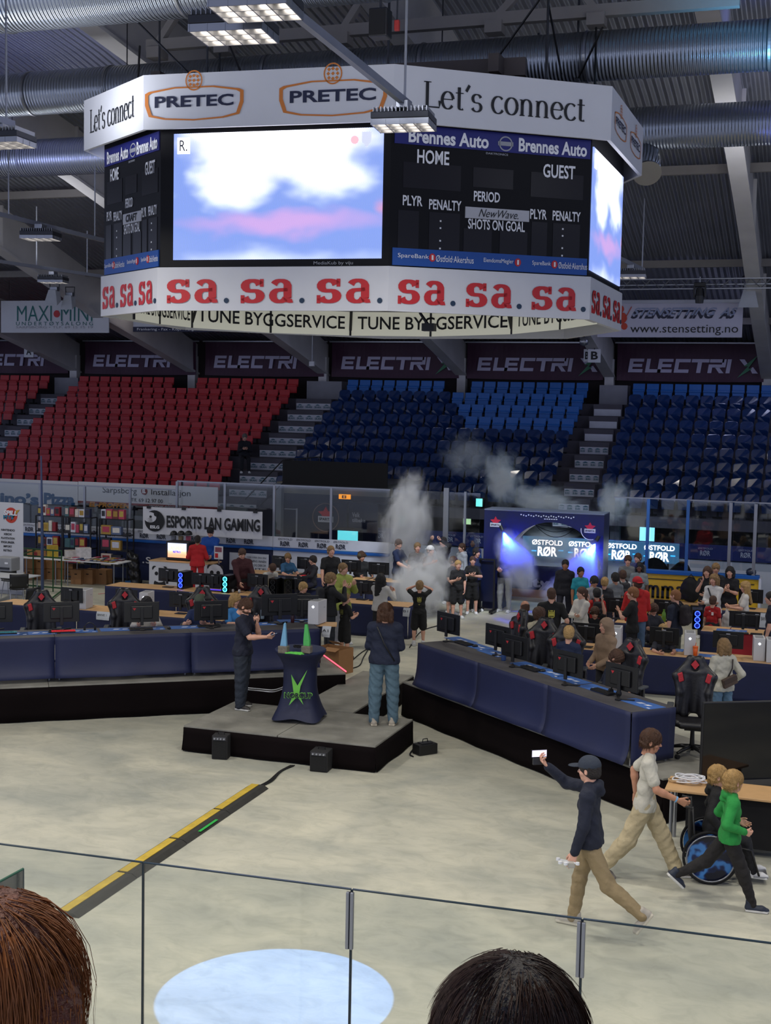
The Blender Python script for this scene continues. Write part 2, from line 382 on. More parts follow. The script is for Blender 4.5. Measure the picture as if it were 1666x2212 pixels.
# ------------------------------------------------------------------ the hall: floor, roof, walls
def concrete():
    m, nt, b, L = nodes_of('concrete_floor')
    tc = nt.nodes.new('ShaderNodeTexCoord'); mp = nt.nodes.new('ShaderNodeMapping'); mp.inputs['Scale'].default_value = (.5, .75, 1); mp.inputs['Rotation'].default_value = (0, 0, .5)
    n1 = nt.nodes.new('ShaderNodeTexNoise'); n1.inputs['Scale'].default_value = 1.3; n1.inputs['Detail'].default_value = 7; n1.inputs['Distortion'].default_value = .6
    n2 = nt.nodes.new('ShaderNodeTexNoise'); n2.inputs['Scale'].default_value = 5; n2.inputs['Detail'].default_value = 8; n2.inputs['Roughness'].default_value = .7; n2.inputs['Distortion'].default_value = 1.5
    cr = nt.nodes.new('ShaderNodeValToRGB'); e = cr.color_ramp.elements
    e[0].position = .32; e[0].color = lin('#a5a69b'); e[1].position = .68; e[1].color = lin('#cbc7b4')
    cr2 = nt.nodes.new('ShaderNodeValToRGB'); e = cr2.color_ramp.elements
    e[0].position = .36; e[0].color = (.72, .74, .74, 1); e[1].position = .56; e[1].color = (1, 1, 1, 1)
    mx = nt.nodes.new('ShaderNodeMix'); mx.data_type = 'RGBA'; mx.blend_type = 'MULTIPLY'; mx.inputs[0].default_value = .55
    L(tc.outputs['Object'], mp.inputs[0]); L(mp.outputs[0], n1.inputs['Vector']); L(mp.outputs[0], n2.inputs['Vector'])
    L(n1.outputs['Fac'], cr.inputs[0]); L(n2.outputs['Fac'], cr2.inputs[0]); L(cr.outputs[0], mx.inputs[6]); L(cr2.outputs[0], mx.inputs[7])
    L(mx.outputs[2], b.inputs['Base Color'])
    mr = nt.nodes.new('ShaderNodeMapRange'); mr.inputs[3].default_value = .35; mr.inputs[4].default_value = .6
    L(n2.outputs['Fac'], mr.inputs[0]); L(mr.outputs[0], b.inputs['Roughness']); b.inputs['Specular IOR Level'].default_value = .35
    return m
MB().add([(-50, -8, 0), (25, -8, 0), (25, 52, 0), (-50, 52, 0)], [(0, 1, 2, 3)]).build('floor', concrete(), kind='structure')
def ridged(key, col, scale, rough, metal, depth, axis='x', dirt=.25):
    m, nt, b, L = nodes_of(key)
    tc = nt.nodes.new('ShaderNodeTexCoord'); w = nt.nodes.new('ShaderNodeTexWave'); w.bands_direction = axis.upper(); w.inputs['Scale'].default_value = scale
    bp = nt.nodes.new('ShaderNodeBump'); bp.inputs['Distance'].default_value = depth; bp.inputs['Strength'].default_value = 1
    L(tc.outputs['Object'], w.inputs['Vector']); L(w.outputs['Fac'], bp.inputs['Height']); L(bp.outputs[0], b.inputs['Normal'])
    n = nt.nodes.new('ShaderNodeTexNoise'); n.inputs['Scale'].default_value = .6; mr = nt.nodes.new('ShaderNodeMapRange'); mr.inputs[3].default_value = 1-dirt; mr.inputs[4].default_value = 1+dirt
    mx = nt.nodes.new('ShaderNodeMix'); mx.data_type = 'RGBA'; mx.blend_type = 'MULTIPLY'; mx.inputs[0].default_value = 1; mx.inputs[6].default_value = lin(col)
    L(tc.outputs['Object'], n.inputs['Vector']); L(n.outputs['Fac'], mr.inputs[0]); L(mr.outputs[0], mx.inputs[7]); L(mx.outputs[2], b.inputs['Base Color'])
    b.inputs['Roughness'].default_value = rough; b.inputs['Metallic'].default_value = metal
    return m
ROOFM = ridged('corrugated_roof', '#a3a6b0', 1.7, .38, .6, .12)
UND = [(51, 6.1), (50, 6.4), (46, 7.35), (42.3, 8.2), (39, 9.15), (36, 10.0), (33.5, 10.6), (31, 11.15), (27, 11.85), (22, 12.45), (15, 12.95), (5, 13.15), (-8, 13.1)]
mb = MB(); top = [(y, z+1.35) for y, z in UND]
n = len(top); mb.add([(x, y, z) for x in (-50, 25) for y, z in top]+[(x, y, z+.2) for x in (-50, 25) for y, z in top],
                     [(i, i+1, n+i+1, n+i) for i in range(n-1)]+[(2*n+i+1, 2*n+i, 3*n+i, 3*n+i+1) for i in range(n-1)])
mb.build('ceiling', ROOFM, kind='structure')
BEAMM = mat('painted_beam', '#c9c6c6', .6, var=.1, vscale=1)
for k, x in enumerate([-42.7, -36.9, -31.1, -25.48, -19.65, -13.9, -8.2, -2.55, 3.2]):
    poly = UND+[(y, z+(1.4 if y < 49 else 1.2)) for y, z in UND[::-1]]
    mb = MB().prism(poly, lambda y, z: (x, y, z), lambda y, z: (x+.22, y, z))
    mb.box((x+.11, 49.45, 6.1), (.34, .3, 2.2))
    fl = UND[:-1]
    for i in range(len(fl)-1):
        a, b_ = fl[i], fl[i+1]; mb.bar((x+.11, a[0], a[1]), (x+.11, b_[0], b_[1]), .42, .07)
    for y, z in UND[3:9:2]: mb.box((x+.11, y, z+.7), (.40, .06, 1.35))
    mb.build('trim_%d' % (k+1), BEAMM, kind='structure')
DARKW = mat('dark_wall', '#241c1e', .85, var=.15, vscale=.6)
MB().box((-12.5, 49.8, 5.5), (75, .3, 11)).build('wall_back', DARKW, kind='structure')



# light purlins under the deck: bars across the hall
STRUT = mat('cream_steel', '#8c8784', .6, var=.05)
k = 12
p0, p1 = gz(305, 92, 11.95), gz(1560, 14, 11.95)
yb = (p0[1]+p1[1])/2
mb = MB().bar((p0[0], yb, 11.95), (p1[0]+.3, yb, 11.95), .16, .2)
for px, py, dx, dz in ((485, 80, 1.7, 1.3), (1070, 45, -1.2, 1.2), (1290, 30, .9, 1.1), (740, 62, -.9, 1.3), (340, 90, -.9, 1.2)):
    q = gy(px, py, yb); mb.bar((q[0], yb, 11.95), (q[0]-dx, yb, 11.95+dz), .14, .12); mb.box((q[0], yb, 11.8), (.3, .3, .2))
mb.build('trim_12', STRUT, kind='structure')
for k, (y, z) in enumerate(((34.6, 11.4), (41, 9.75), (46.5, 8.4))):
    MB().box((-12, y, z), (70, .14, .22)).build('trim_%d' % (13+k), STRUT, kind='structure')
# ventilation ducts
DUCT = ridged('spiral_duct', '#a9afb8', 5.0, .3, .85, .03, dirt=.12)
def duct(z, px, py, r, x0, x1, label, seams):
    c = gz(px, py, z); y = c[1]
    t = root('ventilation_duct', (x0, y, z), label, 'duct', 'spiral ventilation ducts under the roof')
    MB().tube([(x0, y, z), (x1, y, z)], r, 48).build('duct_pipe', DUCT, t, world=True, smooth=True)
    for sx in seams:
        MB().tube([(sx-.02, y, z), (sx+.02, y, z)], r+.018, 48).build('collar', METAL, t, world=True)
    for sx in seams[::2]:
        MB().tube([(sx+.3, y, z+r), (sx+.3, y, z+1.9)], .012, 5).build('hanger', DMETAL, t, world=True)
    return y
duct(11.3, 2, -2, .49, -30, 8, 'wide spiral duct nearest the camera, cut by the top edge of the photo', [-27, -24, -20.9, -17.9, -14.9, -12.1, -9.1, -6.1, -3.1, -.1])
y2 = duct(11.3, 2, 207, .41, -34, 8, 'spiral duct level with the top of the scoreboard cube', [-30, -27, -24, -21, -18.3, -15.3, -13.5, -10.2, -7.2, -4.3, -1.3])
y3 = duct(10.9, 2, 345, .42, -38, 8, 'lowest spiral duct, passing behind the scoreboard cube', [-30, -27, -24, -21, -18.9, -18.2, -15.3, -10.2, -7.2, -4.4, -1.2])
q = gy(1392, 372, y3)
t = root('duct_outlet', (q[0], y3, 10.0), 'short open duct stub hanging under the lowest duct', 'duct')
MB().tube([(q[0], y3, 10.5), (q[0]+.05, y3-.05, 10.25), (q[0]+.1, y3-.3, 10.0)], [.27, .27, .27], 28).build('duct_pipe', DUCT, t, world=True, smooth=True)
MB().tube([(q[0]+.1, y3-.31, 9.99), (q[0]+.11, y3-.34, 9.96)], .28, 28).build('collar', METAL, t, world=True)
# ------------------------------------------------------------------ the stands
CONC = mat('stand_concrete', '#55525a', .85, var=.2, vscale=1.2)
NR = 10
YR = [48.6-.85*i for i in range(NR+2)]; ZR = [5.52-.435*i for i in range(NR+2)]
prof = [(49.7, ZR[0])]
for i in range(NR):
    prof += [(YR[i]-.48, ZR[i]), (YR[i]-.48, ZR[i]-.435)]
def terrace(name, xa, xb, rows, low):
    pr = prof[:1+2*rows]; pr = pr[:-1]+[(pr[-2][0], low), (49.7, low)]
    MB().prism(pr, lambda y, z: (xa, y, z), lambda y, z: (xb, y, z)).build(name, CONC, kind='structure')
terrace('floor_terrace_left', -48, -18.5, 10, 0)
terrace('floor_terrace_right', -18.5, 12, 9, 1.7)
MB().box((-33.2, 39.5, .9), (31, 1.9, 1.8)).build('floor_gangway', CONC, kind='structure')
MB().box((-3.2, 44.5, .85), (31, .2, 1.7)).build('wall_concourse', mat('concourse_wall', '#23252c', .6, var=.3, vscale=.5), kind='structure')
GREYW = mat('grey_panel', '#7c8086', .6, var=.08)
MB().box((-31.5, 38.45, .98), (27.5, .12, 1.96)).build('wall_gangway', GREYW, kind='structure')
STW = mat('step_nosing', '#c9cbd4', .6)
AISLES = [(-31.55, -30.4, 'far-left stair between the red blocks'), (-20.0, -18.52, 'middle stair between red and blue seats'), (-8.36, -7.33, 'stair between the two blue blocks')]
for ai, (xa, xb, lb) in enumerate(AISLES):
    t = root('aisle_stair', (xa, 44, 3), lb+' with white advert risers', 'stair')
    for i in range(0, 9 if ai == 2 else 10):
        yf = YR[i]-.48; z = ZR[i]
        MB().box(((xa+xb)/2, yf-.2, z-.435*.5-.01), (xb-xa, .42, .435)).build('step', CONC, t, world=True)
        s = MB().box(((xa+xb)/2, yf-.425, z-.30), (xb-xa-.06, .02, .24)).build('riser_plate', STW, t, world=True)
        pl = plane_y(yf-.436); m = MB()
        nn = 4
        for k in range(nn):
            if ai == 2 and i < 3: continue
            w = (xb-xa)/nn; pl.text('SKAN', xa+w*k+.05, xa+w*(k+1)-.05, z-.36, z-.28, None, None, mb=m, bold=.03)
            m.add([pl.P(xa+w*(k+.5)+.12*c, z-.26+.05*s_, .01) for c, s_ in ((-.8, 0), (.8, 0), (.5, .6), (0, 1), (-.5, .6))], [(0, 1, 2, 3, 4)])
        if m.v: m.build('lettering', mat('teal_ink', '#3c6a78', .6), s, world=True)
    MB().box(((xa+xb)/2+(0.02 if ai else 0), 49.1, 5.85), (xb-xa, .7, .75)).build('landing_box', mat('landing_grey', '#8a8a92', .7), t, world=True)
# folding seats
def soft_box(c, d, r=.02, h=.02):
    return None
def seat_mesh(name, boxes, m, bev):
    mb = MB()
    for c, d, rx in boxes: mb.box(c, d, R=Matrix.Rotation(rx, 3, 'X'))
    return mb
def shell(fn, nu=8, nv=6, th=.03):
    mb = MB(); mb.grid(fn, nu, nv); return mb
def mk_red(m, nm, lab, cat):
    t = root(nm, (0, 0, 0), lab, cat)
    def back(u, v):   # u across, v up
        x = (u-.5)*.43; e = 1-abs(2*u-1)**6*.35*(v > .8); return (x, .03*(2*u-1)**2*-1-.06*(1-v), .42+.39*v*(1 if v < .8 else e))
    b = MB(); b.box((0, .02, .66), (.43, .035, .22), R=Matrix.Rotation(-.12, 3, 'X')); b.box((0, -.035, .51), (.445, .07, .10), R=Matrix.Rotation(-.2, 3, 'X'))
    b.build('backrest', m, t, bevel=.014)
    s = MB(); s.box((0, -.10, .36), (.40, .06, .30), R=Matrix.Rotation(-.14, 3, 'X')); s.box((0, -.14, .50), (.40, .035, .05)); s.build('seat_pan', m, t, bevel=.014)
    MB().box((0, .02, .2), (.06, .05, .42)).box((0, .0, .03), (.3, .1, .05)).build('bracket', BLACK2, t)
    return t
def mk_blue(m, nm, lab, cat):
    t = root(nm, (0, 0, 0), lab, cat)
    def half(w, z0, z1, y0, y1, d, rr):
        mb = MB(); n = 10; poly = []
        for sx in (1, -1):
            A = range(0, 91, 15) if sx == 1 else range(90, 181, 15)
            for a in A:
                c, s_ = math.cos(math.radians(a)), math.sin(math.radians(a)); poly.append((sx*(w/2-rr)+rr*c, z1-rr+rr*s_))
        poly = [(-w/2+.02, z0), (w/2-.02, z0)]+poly
        f = lambda dd: (lambda x, z: (x, y0+(y1-y0)*(z-z0)/(z1-z0)-.10*(x/w*2)**2*.6+dd, z))
        mb.prism(poly, f(0), f(d)); return mb
    half(.45, .40, .80, -.04, .05, .03, .12).build('backrest', m, t, bevel=.008, smooth=False)
    half(.41, .22, .55, -.08, -.18, .04, .10).build('seat_pan', m, t, bevel=.012)
    MB().box((0, .02, .2), (.06, .05, .42)).box((0, .0, .03), (.3, .1, .05)).build('bracket', BLACK2, t)
    return t
REDM = mat('red_seat_plastic', '#b3141d', .45, var=.1, vscale=9)
BLUM = mat('blue_seat_plastic', '#16305f', .18, var=.14, vscale=9, coat=.4)
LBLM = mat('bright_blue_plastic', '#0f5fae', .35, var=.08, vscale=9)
NTH = ['top', 'second', 'third', 'fourth', 'fifth', 'sixth', 'seventh', 'eighth', 'ninth', 'tenth']
def ordn(k): return str(k)+('th' if 10 < k < 20 else {1: 'st', 2: 'nd', 3: 'rd'}.get(k % 10, 'th'))
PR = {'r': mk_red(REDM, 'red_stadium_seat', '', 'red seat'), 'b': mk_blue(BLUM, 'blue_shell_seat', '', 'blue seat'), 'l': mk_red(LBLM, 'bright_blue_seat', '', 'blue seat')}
FIRST = {k: True for k in PR}
def place_seat(kd, loc, lab, grp):
    if FIRST[kd]:
        FIRST[kd] = False; o = PR[kd]; o.location = loc; tag(o, lab, group=grp)
    else: dup(PR[kd], loc, 0, lab, grp)
def inview(p, mg=0):
    x, y = pix(p); return -mg < x < 1666+mg and y < 1105
nseat = {'r': 0, 'b': 0, 'l': 0}
for blk, xa, xb, side in (('A', -41.6, -31.6, 1), ('B', -30.3, -20.1, 1), ('C', -18.42, -8.44, 0), ('D', -7.22, 3, 0)):
    for i in range(10 if blk in 'AB' else 9):
        nn = int((xb-xa)/.5); off = (xb-xa-nn*.5)/2+.25
        for k in range(nn):
            x = xa+off+k*.5; p = (x, YR[i]-.12, ZR[i]+.004)
            if not inview((x, p[1], p[2]+.6), 14): continue
            if i == 0 and any(abs(x-bx) < .5 for bx in (-25.4, -13.8)): continue
            pxx, pyy = pix((x, p[1], p[2]+.8))
            if blk == 'C' and 628 < pxx < 830 and pyy > 1003: continue
            if blk in 'AB': kd = 'r'
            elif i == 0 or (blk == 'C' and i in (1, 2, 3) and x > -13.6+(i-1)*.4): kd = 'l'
            else: kd = 'b'
            if kd == 'r' and pyy > 1062 or (blk == 'B' and i == 6 and k == nn-1): continue
            nseat[kd] += 1
            colr = {'r': 'red folding', 'b': 'dark blue shell', 'l': 'bright blue folding'}[kd]
            bn = {'A': 'left red block', 'B': 'big red block', 'C': 'middle blue block', 'D': 'right-hand blue block'}[blk]
            kk = (nn-k) if blk in 'A' else k+1
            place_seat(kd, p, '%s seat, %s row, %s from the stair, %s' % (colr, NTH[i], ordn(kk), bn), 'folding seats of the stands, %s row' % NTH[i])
print('SEATS', nseat)
# ------------------------------------------------------------------ scoreboard cube over centre ice
SB = [(-11.51, 19.24), (-9.84, 18.07), (-6.27, 18.36), (-3.70, 20.26), (-3.67, 23.14), (-5.1, 25.7), (-8.9, 25.9), (-11.9, 22.8)]
CX, CY = -7.6, 21.2
P2 = SB[2]
ztop = zlev(850, 147, P2); zb1 = zlev(848, 266, P2); zs0 = zlev(840, 575, P2); zbot = zlev(838, 672, P2)
sb = root('scoreboard_cube', (CX, CY, zbot), 'eight-sided hanging scoreboard cube with bright screens and white advert bands', 'scoreboard')
def ring(k, pts=SB): return [(CX+(x-CX)*k, CY+(y-CY)*k) for x, y in pts]
CASE = mat('scoreboard_black', '#0b0a0d', .5, var=.05, spec=.2)
MB().slab(ring(1.0), zbot+.55, ztop-.02).build('housing', CASE, sb, world=True)
def face(k, i):
    a, b = ring(k)[i], ring(k)[(i+1) % 8]
    return Plane((a[0], a[1], 0), (b[0]-a[0], b[1]-a[1], 0)), math.dist(a, b)
K1, K2 = 1.075, 1.012
BANDM = WHITEP
band_t, band_b = [], []
for i in range(8):
    p, L = face(K1, i); m = MB(); p2, L2 = face(K1-.02, i)
    # upper band: leans outwards towards its foot
    a = ring(K1+.0)[i]; b = ring(K1)[(i+1) % 8]; c = ring(K1-.015)[i]; d = ring(K1-.015)[(i+1) % 8]
    m.add([(a[0], a[1], zb1-.02), (b[0], b[1], zb1-.02), (b[0], b[1], ztop), (a[0], a[1], ztop), (c[0], c[1], zb1-.02), (d[0], d[1], zb1-.02), (d[0], d[1], ztop), (c[0], c[1], ztop)],
          [(0, 1, 2, 3), (5, 4, 7, 6), (1, 0, 4, 5), (3, 2, 6, 7), (0, 3, 7, 4), (2, 1, 5, 6)])
    band_t.append(m.build('upper_band', BANDM, sb, world=True))
    m = MB(); a = ring(K2)[i]; b = ring(K2)[(i+1) % 8]; c = ring(.99)[i]; d = ring(.99)[(i+1) % 8]
    m.add([(a[0], a[1], zbot), (b[0], b[1], zbot), (b[0], b[1], zs0), (a[0], a[1], zs0), (c[0], c[1], zbot), (d[0], d[1], zbot), (d[0], d[1], zs0), (c[0], c[1], zs0)],
          [(0, 1, 2, 3), (5, 4, 7, 6), (1, 0, 4, 5), (3, 2, 6, 7), (0, 3, 7, 4), (2, 1, 5, 6)])
    band_b.append(m.build('lower_band', BANDM, sb, world=True))
SAR = mat('news_red', '#bf2026', .5, var=0); SAD = mat('dot_navy', '#14304a', .5, var=0)
ORG = mat('orange_ink', '#c9762c', .5, var=0); NVI = mat('navy_ink', '#141a38', .5, var=0)
GREYI = mat('grey_ink', '#9a9ca4', .6, var=0)
# "sa." three times on each lower band
for i in range(8):
    p, L = face(K2, i); h = (zs0-zbot)*.55; z0 = zbot+(zs0-zbot)*.17
    for k in range(3):
        w = L/3.25; a0 = L*.045+k*L/3.05
        m = MB()
        for ch, dx in (('s', 0), ('a', .40)):
            # heavy slab letters
            V, Fc = pen_geo(ch, .17, .075); lo, hi = V.min(0), V.max(0)
            q = (V-lo)/(hi-lo)*[w*.34, h]+[a0+dx*w, z0]; m.add([p.P(x, z, .012) for x, z in q], Fc)
        p.rect(m, a0+.0*w, a0+.05*w, z0, z0+h*.33, 0, .012); p.rect(m, a0+.27*w, a0+.32*w, z0+h*.68, z0+h, 0, .012)
        m.build('lettering', SAR, band_b[i], world=True)
        m = MB(); p.poly(m, [(a0+w*.86+h*.11*math.cos(t_), z0+h*.11+h*.11*math.sin(t_)) for t_ in np.linspace(0, 6.0, 16)], 0, .012); m.build('dot', SAD, band_b[i], world=True)
def pretec(p, cx, cz, w, par):
    h = w*.36; m = MB()
    out = [(-.5, .22), (-.46, .27), (-.2, .36), (.2, .36), (.46, .27), (.5, .22), (.5, -.05), (.46, -.32), (.3, -.40), (0, -.44), (-.3, -.40), (-.46, -.32), (-.5, -.05)]
    inn = [(x*.93 if abs(x) > .4 else x*.96, z-.035*math.copysign(1, z+.02)) for x, z in out]
    n = len(out); V = [p.P(cx+x*w, cz+z*h*1.1, .012) for x, z in out+inn]; m.add(V, [(i, (i+1) % n, n+(i+1) % n, n+i) for i in range(n)])
    c2 = cz+h*.55; R_ = h*.24
    V = [p.P(cx+R_*k*math.cos(a), c2+R_*1.1*k*math.sin(a), .012) for k in (1, .86) for a in np.linspace(0, 2*math.pi, 25)[:-1]]
    m.add(V, [(i, (i+1) % 24, 24+(i+1) % 24, 24+i) for i in range(24)])
    for dx, dz in ((-.42, .42), (0, .5), (.42, .42), (-.5, 0), (0, 0), (.5, 0), (-.42, -.42), (0, -.5), (.42, -.42)):
        s_ = R_*.2; m.add([p.P(cx+dx*R_+a*s_, c2+dz*R_+b*s_, .012) for a, b in ((-1, 0), (0, -1), (1, 0), (0, 1))], [(0, 1, 2, 3)])
    m.build('emblem', ORG, par, world=True)
    p.text('PRETEC', cx-w*.40, cx+w*.40, cz-h*.13, cz+h*.17, NVI, par, bold=.028)
p, L = face(K1, 0); hh = ztop-zb1
def serif(p, L, a0, a1, par): p.text('Let´s connect', L*a0, L*a1, zb1+hh*.28, zb1+hh*.76, TXTK, par, pen=(.105, .028))
serif(p, L, .12, .86, band_t[0])
p, L = face(K1, 1); pretec(p, L*.21, zb1+hh*.46, L*.405, band_t[1]); pretec(p, L*.765, zb1+hh*.46, L*.42, band_t[1])
p, L = face(K1, 2); serif(p, L, .13, .87, band_t[2])
p, L = face(K1, 3); pretec(p, L*.26, zb1+hh*.45, L*.36, band_t[3]); pretec(p, L*.74, zb1+hh*.45, L*.36, band_t[3])
# video picture: white glow over a blurred blue and reddish picture, with the dots of the diodes
def video_mat():
    m, nt, b, L = nodes_of('video_picture')
    N = nt.nodes.new; tc = N('ShaderNodeTexCoord')
    def ramp(sock, st):
        r = N('ShaderNodeValToRGB'); els = r.color_ramp.elements
        while len(els) < len(st): els.new(.5)
        for e, (ps, c) in zip(els, st): e.position = ps; e.color = c if len(c) == 4 else tuple(c)+(1,)
        L(sock, r.inputs[0]); return r
    n0 = N('ShaderNodeTexNoise'); n0.inputs['Scale'].default_value = 4.2; n0.inputs['Detail'].default_value = 2.5
    add = N('ShaderNodeMix'); add.data_type = 'VECTOR'; add.inputs[0].default_value = .22
    L(tc.outputs['UV'], n0.inputs['Vector']); L(tc.outputs['UV'], add.inputs[4]); L(n0.outputs['Color'], add.inputs[5])
    sp = N('ShaderNodeSeparateXYZ'); L(add.outputs[1], sp.inputs[0])
    def blob(cx, cy, sx, sy, r0, r1):
        mp = N('ShaderNodeMapping'); mp.vector_type = 'POINT'; mp.inputs['Location'].default_value = (-cx/sx, -cy/sy, 0); mp.inputs['Scale'].default_value = (1/sx, 1/sy, 0); L(add.outputs[1], mp.inputs[0])
        ln = N('ShaderNodeVectorMath'); ln.operation = 'LENGTH'; L(mp.outputs[0], ln.inputs[0]); mr = N('ShaderNodeMapRange'); mr.interpolation_type = 'SMOOTHSTEP'; mr.inputs[1].default_value = r1; mr.inputs[2].default_value = r0; L(ln.outputs['Value'], mr.inputs[0]); return mr.outputs[0]
    def lay(base, fac, col):
        q = N('ShaderNodeMix'); q.data_type = 'RGBA'; L(fac, q.inputs[0]); q.inputs[7].default_value = tuple(col)+(1,)
        if isinstance(base, tuple): q.inputs[6].default_value = base+(1,)
        else: L(base, q.inputs[6])
        return q.outputs[2]
    c = lay((.20, .30, .72), blob(.5, .0, .6, .22, .2, 1), (.75, .85, 1.3)); c = lay(c, blob(.52, .33, .42, .09, .2, 1.2), (.52, .34, .68)); c = lay(c, blob(.98, .4, .12, .2, .2, 1), (.75, .3, .4)); c = lay(c, blob(.0, .5, .12, .5, .1, 1), (.45, .62, .8))
    c = lay(c, blob(.33, .60, .17, .22, .2, 1.1), (1.5, 1.6, 2.0)); c = lay(c, blob(.68, .62, .18, .20, .2, 1.1), (1.4, 1.5, 1.9)); c = lay(c, blob(.5, .95, .40, .36, .45, 1.15), (2, 2, 2.2))
    ck = N('ShaderNodeTexChecker'); ck.inputs['Scale'].default_value = 190; ck.inputs['Color1'].default_value = (.72, .72, .76, 1); ck.inputs['Color2'].default_value = (1.15, 1.15, 1.15, 1)
    L(tc.outputs['UV'], ck.inputs['Vector'])
    m2 = N('ShaderNodeMix'); m2.data_type = 'RGBA'; m2.blend_type = 'MULTIPLY'; m2.inputs[0].default_value = 1
    L(c, m2.inputs[6]); L(ck.outputs[0], m2.inputs[7])
    b.inputs['Base Color'].default_value = (.01, .01, .01, 1); b.inputs['Roughness'].default_value = .4
    L(m2.outputs[2], b.inputs['Emission Color']); b.inputs['Emission Strength'].default_value = 1.25
    return m
VID = video_mat()
def screen(i, a0, a1, b0, b1):
    p, L = face(1.0, i); m = MB(); p.rect(m, a0, a1, b0, b1, .0, .02)
    o = m.build('video_screen', VID, sb, world=True); me = o.data; uv = me.uv_layers.new(name='u')
    for lp in me.loops:
        v = np.array(me.vertices[lp.vertex_index].co)+world_origin(sb); q = v-p.o
        uv.data[lp.index].uv = ((q@p.ex-a0)/(a1-a0), (q@p.ez-b0)/(b1-b0))
    return p, o
p, L = face(1.0, 1)
x0, zt = p.hit(377, 290); x1, _ = p.hit(830, 275); _, zb = p.hit(600, 560)
p, scr = screen(1, x0, x1, zb, zt)
EW = mat('lit_white', '#ffffff', .5, emis=1.6); 
m = MB(); p.rect(m, x0+.06, x0+.26, zt-.30, zt-.06, .02, .03); m.build('logo_tile', EW, scr, world=True)
p.text('R.', x0+.10, x0+.22, zt-.26, zt-.10, NVI, scr, off=.035)
m = MB(); p.poly(m, [(x1-.32, zt-.06), (x1-.32, zt-.2), (x1-.25, zt-.28), (x1-.18, zt-.2), (x1-.18, zt-.06)], .02, .03); m.build('crest', mat('crest_grey', '#c8ccdd', emis=.8), scr, world=True)
m = MB(); p.poly(m, [(x1-.43+.06*math.cos(a), zt-.17+.06*math.sin(a)) for a in np.linspace(0, 6, 12)], .02, .03); m.build('crest', mat('crest_pink', '#e4b0b8', emis=.9), scr, world=True)
p.textpx('MediaKub by viju', 678, 763, 569, 9, GREYI, sb, off=.01)
p3, L3 = face(1.0, 3); a0, _ = p3.hit(1277, 450); a1, _ = p3.hit(1342, 500); _, zt3 = p3.hit(1277, 322); _, zb3 = p3.hit(1341, 619)
p3, scr3 = screen(3, .06, L3-.08, zb+.0, zt-.02)
m = MB(); p3.rect(m, .15, .32, zt-.32, zt-.1, .02, .03); m.build('logo_tile', EW, scr3, world=True)
for i in (5, 7): screen(i, .1, face(1, i)[1]-.1, zb, zt)
SIGNB = mat('sponsor_blue', '#0e4a9c', .5, var=0); AUTOB = mat('auto_blue', '#161b6e', .5, var=0); PALE = mat('pale_plate', '#b9bac0', .5, var=0)
